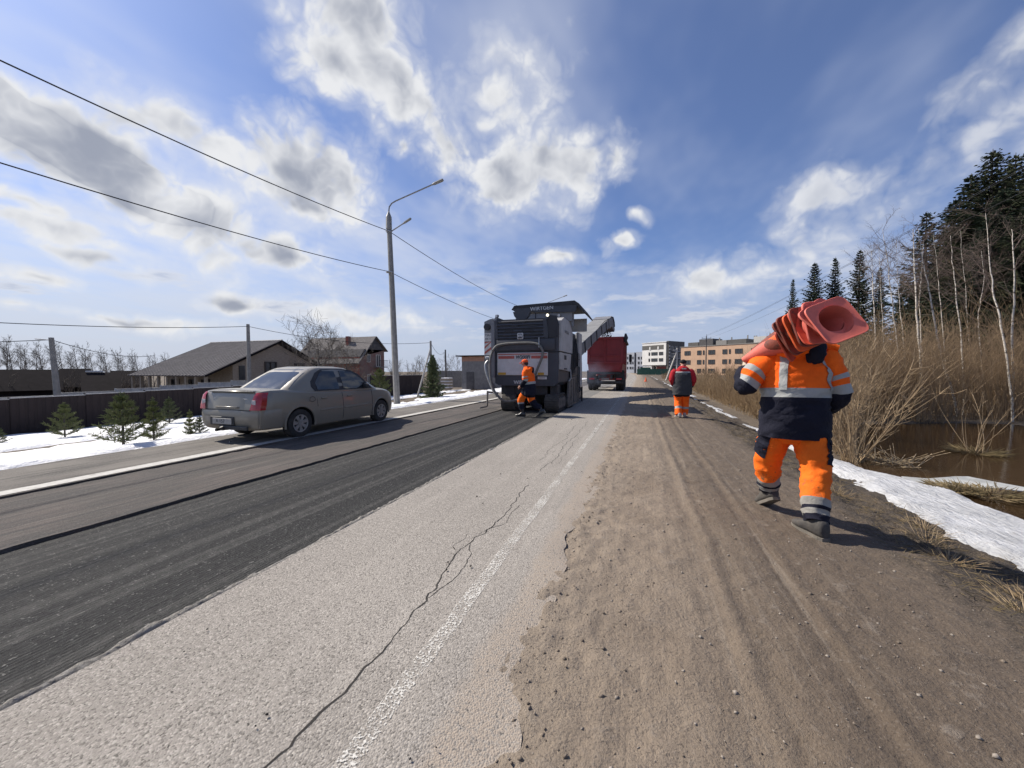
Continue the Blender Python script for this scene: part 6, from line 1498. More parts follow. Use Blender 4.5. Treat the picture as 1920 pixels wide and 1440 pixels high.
for sx in (-1, 1):
    for k in range(6): MB().box((sx * 1.22, 0.5 + k * 0.92, 2.75), (0.08, 0.10, 1.8), bev=0.01).build('side_rib', 'truck_red_side', bed)
    MB().box((sx * 1.23, 2.75, 3.64), (0.10, 5.3, 0.12), bev=0.015).build('top_rail', 'truck_red_side', bed)
    MB().box((sx * 0.42, 3.3, 0.98), (0.12, 6.6, 0.26)).build('frame_rail', 'machine_black', tk)
    for yy in (1.2, 2.55, 6.2):
        xs_ = ((0.82, 1.10) if yy < 5 else (1.02,))
        for xx in xs_:
            w_ = MB(); prof = [(0.28, -0.12), (0.44, -0.135), (0.505, -0.11), (0.515, 0), (0.505, 0.11), (0.44, 0.135), (0.28, 0.12)]
            w_.loft([[Vector((d, math.cos(a) * r, math.sin(a) * r)) for (r, d) in prof] for a in [2 * math.pi * k / 28 for k in range(29)]], caps=False)
            wo = w_.build('wheel', 'rubber', tk, 40); wo.location = (sx * xx, yy, 0.515)
            MB().cyl((-0.06 * sx, 0, 0), (0.05 * sx, 0, 0), 0.29, n=20).build('rim', 'steel_worn', wo)
    MB().box((sx * 0.96, 0.45, 0.95), (0.62, 0.05, 0.95), bev=0.01).build('mud_flap', 'machine_black', tk)
    MB().box((sx * 0.96, 1.9, 1.15), (0.66, 2.5, 0.05), bev=0.02).build('mudguard', 'machine_black', tk)
    MB().box((sx * 0.92, 0.28, 0.83), (0.36, 0.06, 0.12), bev=0.01).build('tail_lamp', 'lamp_red', tk)
    MB().tube([(sx * 1.22, 6.9, 2.75), (sx * 1.48, 6.9, 2.80), (sx * 1.50, 6.9, 2.1)], 0.02, 6).build('mirror_arm', 'machine_black', tk)
    MB().box((sx * 1.50, 6.9, 2.45), (0.24, 0.10, 0.62), bev=0.03).build('mirror', 'machine_black', tk)
MB().box((0, 0.22, 0.62), (2.1, 0.09, 0.14), bev=0.01).build('underrun_bar', 'machine_black', tk)
MB().box((0.0, 0.24, 0.83), (0.5, 0.03, 0.11)).build('number_plate', 'machine_grey', tk)
MB().box((0, 1.9, 0.52), (1.3, 0.22, 0.22), bev=0.05).build('axle', 'machine_black', tk); MB().box((0, 0.9, 1.25), (2.0, 1.6, 0.18)).build('subframe', 'machine_black', tk)
MB().box((0, 6.6, 1.85), (2.35, 1.9, 2.5), bev=0.10).build('cab', 'truck_red', tk)
tr_ = MB(); tr_.tube([(1.30, 0.12, 3.35), (1.36, 0.10, 3.62), (1.33, 0.12, 3.9)], [0.10, 0.14, 0.06], 8); tr_.tube([(1.30, 0.2, 3.5), (1.30, 5.2, 3.5)], 0.10, 8); tr_.build('tarp_roll', 'machine_black', tk)
# load inside
n = 900; x = -2.28 + rs.uniform(-1.0, 1.0, n); y = 26.5 + rs.uniform(0.1, 5.0, n); z = 2.9 + 0.5 * np.exp(-((x + 2.3) ** 2 + (y - 27.2) ** 2) / 1.2) + rs.rand(n) * 0.1
o = stones('load_of_millings', x, y, z, 0.08 + 0.10 * rs.rand(n), 'machine_black'); tag(o, 'black asphalt millings heaped in the truck bed', 'millings')
MB().box((0, 2.75, 2.2), (2.08, 5.1, 1.5)).build('load_base', 'machine_black', tk)
# bluish exhaust haze between machine and truck
m, t = newmat('smoke')
co = coord(t); g_ = nd(t, 'ShaderNodeTexGradient', {0: co}, gradient_type='SPHERICAL', out=1); nz_ = noise(t, co, 2.2, 3, 0.6)
den_ = mth(t, 'MULTIPLY', mth(t, 'MULTIPLY', g_, sstep(t, nz_, 0.40, 0.70)), 0.40)
pv = nd(t, 'ShaderNodeVolumePrincipled', {'Color': (0.40, 0.46, 0.62, 1), 'Density': den_, 'Anisotropy': 0.3}); nd(t, 'ShaderNodeOutputMaterial', {'Volume': pv})
bm = bmesh.new(); bmesh.ops.create_icosphere(bm, subdivisions=3, radius=1.0); me = bpy.data.meshes.new('exhaust_smoke'); bm.to_mesh(me); bm.free(); me.materials.append(MATS['smoke'])
o = addobj('exhaust_smoke', me); o.location = (-2.9, 23.3, 1.25); o.scale = (1.5, 1.9, 1.1); tag(o, 'thin bluish exhaust smoke drifting behind the truck', 'smoke', None, 'stuff')
# ================================================================ PEOPLE AND CONES
from mathutils import noise as mnoise
def cloth(name, c1, c2, rough=0.85, bump=0.6, dirt=None):
    m, t = newmat(name); co = coord(t)
    a = noise(t, co, 5, 4, 0.6); f = noise(t, co, 14, 5, 0.6, 0.8)
    c = mixc(t, sstep(t, a, 0.35, 0.7), c1, c2)
    if dirt:
        Z = axis(t, co, 2); d = sstep(t, mth(t, 'ADD', noise(t, co, 22, 5, 0.7), mth(t, 'MULTIPLY', Z, dirt[1])), dirt[2], dirt[2] + 0.15)
        c = mixc(t, d, c, dirt[0])
    finish(t, c, rough, 0, f, bump, 0.02, spec=0.2)
cloth('hi_vis_orange', (0.95, 0.145, 0.012), (0.82, 0.115, 0.010))
cloth('hi_vis_trousers', (0.90, 0.165, 0.014), (0.76, 0.135, 0.014), dirt=((0.20, 0.11, 0.05), -0.35, 0.42))
cloth('navy', (0.009, 0.010, 0.020), (0.014, 0.015, 0.027))
cloth('charcoal', (0.040, 0.042, 0.048), (0.055, 0.057, 0.062))
cloth('jacket_red', (0.42, 0.022, 0.032), (0.34, 0.018, 0.026))
cloth('reflective', (0.36, 0.37, 0.36), (0.30, 0.31, 0.30), 0.6)
cloth('reflective_dirty', (0.30, 0.29, 0.265), (0.22, 0.21, 0.19), 0.7)
cloth('black_cloth', (0.010, 0.010, 0.012), (0.016, 0.016, 0.018))
cloth('cap_orange', (0.75, 0.11, 0.03), (0.62, 0.09, 0.026))
pm('skin', (0.42, 0.22, 0.155), (0.36, 0.18, 0.125), 20, 0.6)
pm('glove', (0.50, 0.43, 0.34), (0.40, 0.34, 0.27), 20, 0.9)
pm('boot_muddy', (0.085, 0.076, 0.066), (0.042, 0.039, 0.037), 12, 0.8, bump=0.4)
pm('boot_sole', (0.17, 0.15, 0.125), (0.10, 0.09, 0.076), 14, 0.9)
pm('boot_shiny', (0.022, 0.022, 0.024), (0.04, 0.038, 0.036), 8, 0.25)
pm('shoe_light', (0.45, 0.40, 0.38), (0.32, 0.28, 0.26), 14, 0.8)
pm('hair_dark', (0.03, 0.022, 0.017), None, 9, 0.8)

class Tube:
    def __init__(s, P, rad, ref=(1, 0, 0), wr=0.006, seed=0, sq=1.0):
        s.P = [Vector(p) for p in P]; s.rad = [(r, r) if not isinstance(r, (tuple, list)) else r for r in rad]; s.ref = Vector(ref); s.wr = wr; s.seed = seed; s.sq = sq
        L = [0]; 
        for a, b in zip(s.P, s.P[1:]): L.append(L[-1] + (b - a).length)
        s.u = [l / L[-1] for l in L]; s.L = L[-1]
    def c(s, t):
        t = min(max(t, 0), 1); i = 0
        while i < len(s.u) - 2 and t > s.u[i + 1]: i += 1
        f = (t - s.u[i]) / max(1e-6, s.u[i + 1] - s.u[i]); P = s.P
        p0, p1, p2, p3 = P[max(i - 1, 0)], P[i], P[i + 1], P[min(i + 2, len(P) - 1)]
        pos = 0.5 * ((2 * p1) + (-p0 + p2) * f + (2 * p0 - 5 * p1 + 4 * p2 - p3) * f * f + (-p0 + 3 * p1 - 3 * p2 + p3) * f ** 3)
        g = f * f * (3 - 2 * f); r0, r1 = s.rad[i], s.rad[i + 1]
        return pos, (r0[0] + (r1[0] - r0[0]) * g, r0[1] + (r1[1] - r0[1]) * g)
    def pt(s, t, th, off=0.0):
        pos, (rx, ry) = s.c(t); T = (s.c(t + 0.02)[0] - s.c(t - 0.02)[0]).normalized()
        X = (s.ref - T * s.ref.dot(T)).normalized(); Y = T.cross(X)
        ca, sa = math.cos(th), math.sin(th)
        if s.sq != 1.0: ca = math.copysign(abs(ca) ** s.sq, ca); sa = math.copysign(abs(sa) ** s.sq, sa)
        d = X * (rx * ca) + Y * (ry * sa); q = pos + d
        w_ = mnoise.noise(Vector((q.x * 5 + s.seed, q.y * 5, q.z * 5)))
        n = 1.1 * (0.35 - abs(mnoise.noise(Vector((q.x * 7 + s.seed + w_, q.y * 7 - w_, q.z * 15 + 2 * w_))))) * 2.2 + 0.7 * (0.3 - abs(mnoise.noise(Vector((q.x * 15 - s.seed, q.y * 15 + w_, q.z * 26 + w_))))) + 0.5 * mnoise.noise(Vector((q.x * 4, q.y * 4 + s.seed, q.z * 4)))
        dn = d.normalized()
        return q + dn * (s.wr * n + off)
    def mesh(s, mb, n=22, rings=26, bands=((1.0, 0),), cap0=True, cap1=True):
        ts = sorted(set([i / rings for i in range(rings + 1)] + [b[0] for b in bands if b[0] < 1]))
        R_ = [[s.pt(t, 2 * math.pi * k / n) for k in range(n)] for t in ts]
        mids = [(a + b) / 2 for a, b in zip(ts, ts[1:])]
        def mi(i, k):
            for b in bands:
                if mids[i] <= b[0]: return b[1]
            return bands[-1][1]
        mb.loft(R_, caps=False, mfn=mi)
        base = len(mb.v)
        if cap0: mb.add([s.c(0)[0]] + R_[0], [(0, k + 1, (k + 1) % n + 1) for k in range(n)], mi(0, 0))
        if cap1: mb.add([s.c(1)[0]] + R_[-1], [(0, (k + 1) % n + 1, k + 1) for k in range(n)], mi(len(mids) - 1, 0))
    def strip(s, mb, t0, t1, th0, th1, w, off=0.005, mi=0, n=16):
        """ribbon laid on the surface from (t0,th0) to (t1,th1)"""
        vs = []
        for i in range(n + 1):
            f = i / n; t = t0 + (t1 - t0) * f; th = th0 + (th1 - th0) * f; rx, ry = s.c(t)[1]; da = w / 2 / max(0.05, (rx + ry) / 2)
            vs += [s.pt(t, th - da, off), s.pt(t, th, off + 0.001), s.pt(t, th + da, off)]
        mb.add(vs, [(3 * i + j, 3 * i + j + 1, 3 * i + j + 4, 3 * i + j + 3) for i in range(n) for j in (0, 1)], mi)

def skin_body(J, parent, mat='skin'):
    """one continuous body grown along the skeleton with the skin modifier"""
    V = []; E = []; RD = []
    def add(p, r, prev=None):
        V.append(tuple(p)); RD.append(r)
        if prev is not None: E.append((prev, len(V) - 1))
        return len(V) - 1
    pel = add(J['pelvis'], 0.13); sp = add(J['spine'], 0.125, pel); ch = add(J['chest'], 0.14, sp); nk = add(J['neck'], 0.06, ch)
    h = Vector(J['head']); f = Vector(J['face']).normalized(); u = (h - Vector(J['neck'])).normalized()
    h0 = add(h - u * 0.07 + f * 0.012, 0.068, nk); h1 = add(h + f * 0.008, 0.088, h0); h2 = add(h + u * 0.07, 0.085, h1); add(h + u * 0.115, 0.05, h2)
    add(h - u * 0.005 + f * 0.108, 0.014, h1)            # nose
    add(h - u * 0.082 + f * 0.075, 0.026, h0)            # chin
    for s_ in ('L', 'R'):
        sh = add(J['sh' + s_], 0.065, ch); el = add(J['el' + s_], 0.045, sh); wr = add(J['wr' + s_], 0.030, el)
        d = Vector(J['hd' + s_]) - Vector(J['wr' + s_]); L_ = d.length; d.normalize(); palmN = Vector(J['pn' + s_]).normalized(); side = d.cross(palmN).normalized(); W_ = Vector(J['wr' + s_])
        pa = add(W_ + d * 0.05, 0.034, wr); pb = add(W_ + d * 0.085, 0.036, pa)
        for k, (o, ln) in enumerate(((-0.030, 0.062), (-0.010, 0.075), (0.010, 0.070), (0.030, 0.055))):
            a = add(W_ + d * 0.112 + side * o, 0.0095, pb); b = add(W_ + d * (0.112 + ln * 0.55) + side * o * 1.05 + palmN * 0.022, 0.0088, a); add(W_ + d * (0.112 + ln * 0.75) + side * o * 1.05 + palmN * 0.055, 0.008, b)
        t1 = add(W_ + d * 0.06 - side * 0.046 + palmN * 0.012, 0.012, pa); add(W_ + d * 0.095 - side * 0.058 + palmN * 0.040, 0.0095, t1)
        hp = add(J['hip' + s_], 0.10, pel); kn = add(J['kn' + s_], 0.058, hp); an = add(J['an' + s_], 0.040, kn); fd = Vector(J['ft' + s_]).normalized()
        add(Vector(J['an' + s_]) + fd * 0.05 + Vector((0, 0, -0.03)), 0.026, an)
    me = bpy.data.meshes.new('body'); me.from_pydata(V, E, []); o = bpy.data.objects.new('tmp', me); COL.objects.link(o)
    md = o.modifiers.new('skin', 'SKIN'); md.use_smooth_shade = True
    for i, r in enumerate(RD): me.skin_vertices[0].data[i].radius = (r, r)
    me.skin_vertices[0].data[0].use_root = True
    o.modifiers.new('sub', 'SUBSURF').levels = 2; o.modifiers['sub'].render_levels = 2
    dg = bpy.context.evaluated_depsgraph_get(); out = bpy.data.meshes.new_from_object(o.evaluated_get(dg)); bpy.data.objects.remove(o)
    out.name = 'body'; out.materials.clear(); out.materials.append(M(mat)); out.shade_smooth()
    return addobj('body', out, parent)
def boot(parent, an, fd, mats=('boot_muddy', 'boot_sole'), pitch=0.0, H=0.16, name='boot'):
    """foot at ankle an pointing along fd (horizontal), pitch>0 lifts the heel"""
    fd = Vector(fd).normalized(); rt = fd.cross(Vector((0, 0, 1))).normalized()
    rot = Matrix.Rotation(-pitch, 3, rt); a = Vector(an)
    f = lambda x, y, z: a + rot @ (rt * x * 1.16 + fd * y * 1.12 + Vector((0, 0, z)))
    mb = MB(); rings = []
    for (y, w, zt, zb) in ((-0.095, 0.030, 0.00, -0.095), (-0.08, 0.043, 0.03, -0.10), (-0.03, 0.050, 0.05, -0.10), (0.03, 0.050, 0.03, -0.10), (0.08, 0.052, -0.012, -0.10), (0.13, 0.055, -0.035, -0.10), (0.175, 0.050, -0.046, -0.10), (0.205, 0.034, -0.060, -0.098), (0.215, 0.015, -0.075, -0.095)):
        r_ = []
        for k in range(14):
            th = 2 * math.pi * k / 14; c, s_ = math.cos(th), math.sin(th); r_.append(f(w * math.copysign(abs(c) ** 0.7, c), y, (zt + zb) / 2 + (zt - zb) / 2 * math.copysign(abs(s_) ** 0.7, s_)))
        rings.append(r_)
    mb.loft(rings); 
    sh = Tube([f(0, -0.015, -0.02), f(0, -0.01, 0.06), f(0, -0.005, H)], [0.055, 0.052, 0.058], rt, 0.003); sh.mesh(mb, 14, 6)
    bo = mb.build(name, mats[0], parent, 50)
    so = MB(); rr = []
    for z in (-0.122, -0.094):
        rr.append([f(w * sx, y, z) for (y, w, sx) in [(-0.10, 0.030, 1), (-0.07, 0.046, 1), (0.0, 0.046, 1), (0.09, 0.056, 1), (0.16, 0.055, 1), (0.215, 0.030, 1), (0.215, 0.030, -1), (0.16, 0.055, -1), (0.09, 0.056, -1), (0.0, 0.046, -1), (-0.07, 0.046, -1), (-0.10, 0.030, -1)]])
    so.loft(rr); so.build('sole', mats[1], bo)
    return bo

# ---------------------------------------------------------------- worker with the cones
O = Vector((1.40, 4.26, float(terrain(1.4, 4.26)) - 0.012))
wk = thing('person', 'worker in orange hi-vis jacket and trousers walking away with stacked cones on the shoulder', 'person', O)
WS_ = 1.085; wk.scale = (1.0, 1.0, WS_)
handW = on_y(1406, 672, 4.40) - O; elW = on_y(1399, 722, 4.22) - O; handW.z /= WS_; elW.z /= WS_
J = dict(pelvis=(0, 0, 0.97), spine=(0, -0.01, 1.15), chest=(0, 0, 1.36), neck=(0, 0.03, 1.56), head=(0.01, 0.06, 1.71), face=(0.1, 1, -0.1),
         shL=(-0.20, 0.0, 1.46), elL=elW, wrL=handW + Vector((-0.045, -0.04, -0.10)), hdL=handW + Vector((-0.02, 0.0, 0.0)), pnL=(1, -0.2, 0.1),
         shR=(0.20, 0.0, 1.46), elR=(0.33, -0.03, 1.16), wrR=(0.27, 0.17, 0.98), hdR=(0.22, 0.25, 0.95), pnR=(-1, 0, 0),
         hipL=(-0.10, 0, 0.92), knL=(-0.15, 0.16, 0.50), anL=(-0.11, 0.30, 0.185), ftL=(-0.25, 1, 0), hipR=(0.10, 0, 0.92), knR=(0.125, -0.14, 0.50), anR=(0.075, -0.34, 0.118), ftR=(-0.35, 1, 0))
skin_body(J, wk)
BK = -math.pi / 2
jk = MB()
torso = Tube([(0, -0.02, 0.755), (0, -0.02, 0.88), (0, -0.015, 1.05), (0, -0.005, 1.22), (0, 0.0, 1.36), (0, 0.0, 1.47), (0, 0.015, 1.545), (0, 0.025, 1.60)], [(0.268, 0.198), (0.272, 0.205), (0.262, 0.198), (0.268, 0.200), (0.264, 0.192), (0.222, 0.150), (0.135, 0.105), (0.09, 0.095)], (1, 0, 0), 0.019, 3, 0.88)
tz = lambda z: min(1, max(0, (z - 0.755) / (1.60 - 0.755)))
torso.mesh(jk, 40, 44, ((tz(1.10), 1), (tz(1.178), 2), (1.0, 0)))
slL = Tube([(-0.19, 0, 1.475), (-0.235, 0.0, 1.41), (Vector((-0.21, 0, 1.44)) + Vector(elW)) / 2 + Vector((-0.02, -0.01, 0)), elW, (Vector(elW) + Vector(J['wrL'])) / 2 + Vector((-0.015, 0, 0)), J['wrL']], [0.09, 0.115, 0.098, 0.092, 0.080, 0.060], (0, 1, 0.2), 0.015, 5)
slL.mesh(jk, 22, 34, ((0.36, 0), (0.43, 2), (0.50, 0), (0.58, 2), (1.0, 1)))
slR = Tube([(0.19, 0, 1.475), (0.245, 0.0, 1.41), (0.305, -0.02, 1.27), (0.335, -0.03, 1.15), (0.315, 0.08, 1.05), (0.27, 0.17, 0.985)], [0.09, 0.115, 0.100, 0.092, 0.080, 0.066], (0, 1, 0.1), 0.015, 6)
slR.mesh(jk, 22, 34, ((0.34, 0), (0.41, 2), (0.48, 0), (0.55, 2), (1.0, 1)))
torso.strip(jk, tz(1.16), tz(1.515), BK - 0.52, BK - 0.50, 0.062, 0.006, 2)
torso.strip(jk, tz(1.16), tz(1.42), BK + 0.95, BK + 0.80, 0.058, 0.006, 2)
jacket = jk.build('jacket', ['hi_vis_orange', 'navy', 'reflective'], wk, 70)
hd = MB()
def blob(mb, c, r, n=18, m_=12, mi=0, seed=0, wr=0.06, fn=None, mfn=None):
    rings = []
    for i in range(m_ + 1):
        ph = -math.pi / 2 + math.pi * i / m_
        rr = []
        for k in range(n):
            th = 2 * math.pi * k / n; d = Vector((math.cos(ph) * math.cos(th), math.cos(ph) * math.sin(th), math.sin(ph))); s_ = 1 + wr * mnoise.noise(d * 2.6 + Vector((seed, 0, 0)))
            rr.append(Vector(c) + Vector((d.x * r[0], d.y * r[1], d.z * r[2])) * s_)
        rings.append(rr)
    mb.loft(rings, mi, caps=False, mfn=mfn)
blob(hd, (-0.02, -0.135, 1.525), (0.185, 0.075, 0.085), 22, 14, 0, 1.0, 0.35); hd.build('hood', 'hi_vis_orange', jacket, 60)
hd = MB(); blob(hd, (0.095, -0.165, 1.50), (0.085, 0.070, 0.115), 20, 14, 0, 4.0, 0.25); hd.build('hood_lining', 'navy', jacket, 60)
hd = MB(); cl_ = Tube([(-0.20, -0.06, 1.545), (-0.05, -0.115, 1.575), (0.10, -0.10, 1.585), (0.20, -0.04, 1.56), (0.27, 0.0, 1.535)], [(0.03, 0.045), (0.035, 0.05), (0.035, 0.05), (0.03, 0.055), (0.02, 0.05)], (0, 0, 1), 0.008, 9); cl_.mesh(hd, 14, 18); hd.build('collar', 'hi_vis_orange', jacket, 60)
hd = MB(); fl = Tube([(0.16, 0.0, 1.53), (0.24, -0.03, 1.545), (0.315, -0.05, 1.525)], [(0.035, 0.06), (0.042, 0.055), (0.03, 0.045)], (0, 0, 1), 0.008, 12); fl.mesh(hd, 12, 8); hd.build('shoulder_flap', 'hi_vis_orange', jacket, 50)
tr = MB()
lgs = {}
for s_, sg in (('L', -1), ('R', 1)):
    hp, kn, an = Vector(J['hip' + s_]), Vector(J['kn' + s_]), Vector(J['an' + s_])
    lg = Tube([hp + Vector((0, 0, 0.02)), hp * 0.55 + kn * 0.45 + Vector((sg * 0.012, 0, 0)), kn + Vector((sg * 0.01, 0, 0.0)), kn * 0.45 + an * 0.55, an + Vector((0, -0.005, 0.0))], [(0.150, 0.165), (0.130, 0.138), (0.108, 0.112), (0.102, 0.104), (0.082, 0.086)], (1, 0, 0), 0.017, 20 + sg)
    lg.mesh(tr, 26, 40, ((0.80, 0), (0.86, 2), (0.885, 1), (0.93, 3), (1.0, 1))); lgs[s_] = lg
    for th in np.linspace(0.05, 0.85, 4): lg.strip(tr, 0.18, 0.48, (0 if sg > 0 else math.pi) + sg * th, (0 if sg > 0 else math.pi) + sg * th, 0.045, 0.007, 1)
sk = Tube([(0, -0.005, 0.70), (0, -0.01, 0.80), (0, -0.01, 1.0)], [(0.12, 0.11), (0.235, 0.165), (0.24, 0.17)], (1, 0, 0), 0.008, 2); sk.mesh(tr, 28, 10)
tr.build('trousers', ['hi_vis_trousers', 'navy', 'reflective_dirty', 'reflective_dirty'], wk, 70)
boot(wk, J['anL'], J['ftL'], pitch=0.50, H=0.05); boot(wk, J['anR'], J['ftR'], pitch=0.0, H=0.05)
gl_ = MB(); W_ = Vector(J['wrL']); dd = (Vector(J['hdL']) - W_).normalized()
gt = Tube([W_ - dd * 0.02, W_ + dd * 0.04, W_ + dd * 0.10], [(0.040, 0.034), (0.046, 0.036), (0.044, 0.034)], (0, 1, 0), 0.002, 1); gt.mesh(gl_, 14, 8); gl_.build('glove', 'glove', wk, 60)
hr = MB(); blob(hr, (0.01, 0.05, 1.745), (0.088, 0.10, 0.085), 16, 12, 0, 2, 0.05); hr.build('hair', 'hair_dark', wk, 60)

# ---------------------------------------------------------------- stack of cones
def conemat(name, c, dirtc, th):
    m, t = newmat(name); co = coord(t); a = noise(t, co, 6, 5, 0.65); b = noise(t, co, 28, 5, 0.65)
    cc = mixc(t, sstep(t, a, 0.3, 0.7), c, tuple(q * 0.80 for q in c)); cc = mixc(t, sstep(t, mth(t, 'ADD', mth(t, 'MULTIPLY', a, 0.5), mth(t, 'MULTIPLY', b, 0.5)), th, th + 0.12), cc, dirtc)
    finish(t, cc, 0.6, 0, b, 0.15, 0.01)
conemat('cone_pink', (0.66, 0.145, 0.105), (0.40, 0.12, 0.09), 0.58); conemat('cone_red', (0.58, 0.085, 0.045), (0.26, 0.07, 0.045), 0.54); conemat('cone_orange', (0.80, 0.13, 0.03), (0.34, 0.10, 0.05), 0.55); conemat('cone_brown', (0.22, 0.050, 0.030), (0.085, 0.036, 0.025), 0.47)
def cone_meshes(mat, Hc=0.45, rb=0.125, rt=0.028, side=0.35):
    n = 36; mb = MB(); prof = [(rb, 0.012), (rb * 0.97, 0.03), (rt + (rb - rt) * 0.5, Hc * 0.5), (rt, Hc), (rt * 0.55, Hc + 0.006), (rt * 0.5, Hc - 0.01), (rt - 0.006, Hc - 0.02), (rt + (rb - rt) * 0.5 - 0.008, Hc * 0.5), (rb * 0.97 - 0.010, 0.02), (rb - 0.006, 0.0)]
    mb.loft([[Vector((math.cos(2 * math.pi * k / n) * r, math.sin(2 * math.pi * k / n) * r, z)) for k in range(n)] for r, z in prof], caps=False)
    body_ = mb.mesh('cone_body', mat, 50)
    pl = MB(); hs = side / 2; e = 0.30
    sq = lambda g, z: [Vector((math.copysign(abs(math.cos(a)) ** e, math.cos(a)) * g, math.copysign(abs(math.sin(a)) ** e, math.sin(a)) * g, z)) for a in [2 * math.pi * (k + 0.5) / n for k in range(n)]]
    ci = lambda r, z: [Vector((math.cos(2 * math.pi * (k + 0.5) / n) * r, math.sin(2 * math.pi * (k + 0.5) / n) * r, z)) for k in range(n)]
    rings = [ci(rb - 0.004, 0.001), sq(hs * 0.90, 0.000), sq(hs * 0.98, -0.005), sq(hs, 0.0), sq(hs, 0.008), sq(hs * 0.98, 0.012), ci(rb + 0.006, 0.010), ci(rb - 0.004, 0.006)]
    pl.loft(rings, caps=False)
    return body_, pl.mesh('base_plate', mat, 40)
tipP, b0, b1 = on_y(1405, 668, 4.32), on_y(1480, 633, 4.08), on_y(1568, 598, 3.58)
NC = 9; sets = {k: cone_meshes(k) for k in ('cone_pink', 'cone_red', 'cone_orange', 'cone_brown')}
order = ['cone_red', 'cone_brown', 'cone_brown', 'cone_orange', 'cone_brown', 'cone_red', 'cone_pink', 'cone_pink', 'cone_pink']
descr = ['first cone of the shoulder stack, its pink red tip in the hand', 'brown stained cone, second of the shoulder stack', 'third cone of the shoulder stack, brown and dirty', 'bright orange cone in the middle of the shoulder stack', 'dark stained cone, fifth of the shoulder stack', 'red cone, sixth of the shoulder stack', 'faded pink cone, third from the open end of the stack', 'faded pink cone, next to last at the open end of the stack', 'faded pink cone at the open end of the stack, its hollow facing the viewer']
rs = np.random.RandomState(16)
for i in range(NC):
    u = i / (NC - 1); c = b0 + (b1 - b0) * u + Vector((0, 0, 0.035 * math.sin(math.pi * u))) + Vector(rs.randn(3) * 0.006)
    ax_ = ((tipP - b0).normalized() * (1 - u) + (b0 - b1).normalized() * u + Vector((0.10, 0.05, -0.10)) * u + Vector(rs.randn(3) * (0.02 + 0.05 * u))).normalized()
    e = thing('traffic_cone', descr[i], 'traffic cone', c, 0, 'cones stacked on the shoulder')
    q = ax_.to_track_quat('Z', 'Y') @ Euler((0, 0, R(58) + rs.randn() * 0.22)).to_quaternion(); e.rotation_mode = 'QUATERNION'; e.rotation_quaternion = q
    addobj('cone_body', sets['cone_pink' if i == 0 else order[i]][0], e); pl_ = addobj('base_plate', sets[order[i]][1], e); pl_.rotation_euler = (rs.uniform(-0.24, 0.24), rs.uniform(-0.24, 0.24), rs.randn() * 0.18)
# lone cone far down the shoulder
e = thing('traffic_cone', 'small orange cone standing alone far down the dirt shoulder', 'traffic cone', (0.72, 52, float(terrain(0.72, 52)) + 0.01)); e.scale = (1.25,) * 3
addobj('cone_body', sets['cone_orange'][0], e); addobj('base_plate', sets['cone_orange'][1], e)

# ---------------------------------------------------------------- worker in the red jacket
O = Vector((1.24, 12.6, float(terrain(1.24, 12.6)) - 0.01))
wk = thing('person', 'worker in red and charcoal jacket and orange trousers walking away along the dirt', 'person', O, R(2))
J = dict(pelvis=(0, 0, 0.95), spine=(0, 0, 1.12), chest=(0, 0, 1.34), neck=(0, 0.03, 1.54), head=(0.03, 0.10, 1.655), face=(0.2, 1, -0.35), shL=(-0.19, 0, 1.44), elL=(-0.30, -0.02, 1.16), wrL=(-0.24, 0.14, 0.98), hdL=(-0.20, 0.22, 0.95), pnL=(1, 0, 0),
         shR=(0.19, 0, 1.44), elR=(0.31, -0.02, 1.16), wrR=(0.27, 0.12, 0.95), hdR=(0.24, 0.20, 0.91), pnR=(-1, 0, 0), hipL=(-0.10, 0, 0.90), knL=(-0.11, 0.06, 0.50), anL=(-0.11, -0.14, 0.12), ftL=(-0.3, 1, 0), hipR=(0.10, 0, 0.90), knR=(0.10, 0.10, 0.50), anR=(0.085, 0.10, 0.115), ftR=(0.1, 1, 0))
skin_body(J, wk); jk = MB()
torso = Tube([(0, 0, 0.70), (0, 0, 0.85), (0, 0, 1.05), (0, 0, 1.25), (0, 0, 1.38), (0, 0.0, 1.46), (0, 0.02, 1.53), (0, 0.03, 1.58)], [(0.27, 0.19), (0.275, 0.19), (0.265, 0.185), (0.265, 0.185), (0.25, 0.17), (0.20, 0.135), (0.12, 0.10), (0.085, 0.09)], (1, 0, 0), 0.010, 31, 0.9); tz = lambda z: min(1, max(0, (z - 0.70) / 0.88))
torso.mesh(jk, 34, 36, ((tz(1.375), 0), (tz(1.415), 2), (1.0, 1)))
for s_, sg in (('L', -1), ('R', 1)):
    sl_ = Tube([(sg * 0.18, 0, 1.45), (sg * 0.235, 0, 1.38), (sg * 0.29, -0.01, 1.25), J['el' + s_], (Vector(J['el' + s_]) + Vector(J['wr' + s_])) / 2, J['wr' + s_]], [0.08, 0.105, 0.092, 0.085, 0.072, 0.055], (0, 1, 0.1), 0.008, 33 + sg); sl_.mesh(jk, 18, 24, ((0.86, 1), (1.0, 0)))
jacket = jk.build('jacket', ['charcoal', 'jacket_red', 'reflective'], wk, 70)
hd = MB(); blob(hd, (0.02, -0.10, 1.50), (0.15, 0.065, 0.075), 18, 12, 0, 7, 0.3); hd.build('hood', 'jacket_red', jacket, 60)
MB().box((0.02, -0.170, 1.50), (0.13, 0.012, 0.035), bev=0.004).build('hood_label', 'reflective', jacket)
MB().box((0.03, -0.185, 1.345), (0.16, 0.012, 0.014)).build('piping', 'reflective', jacket)
tr = MB()
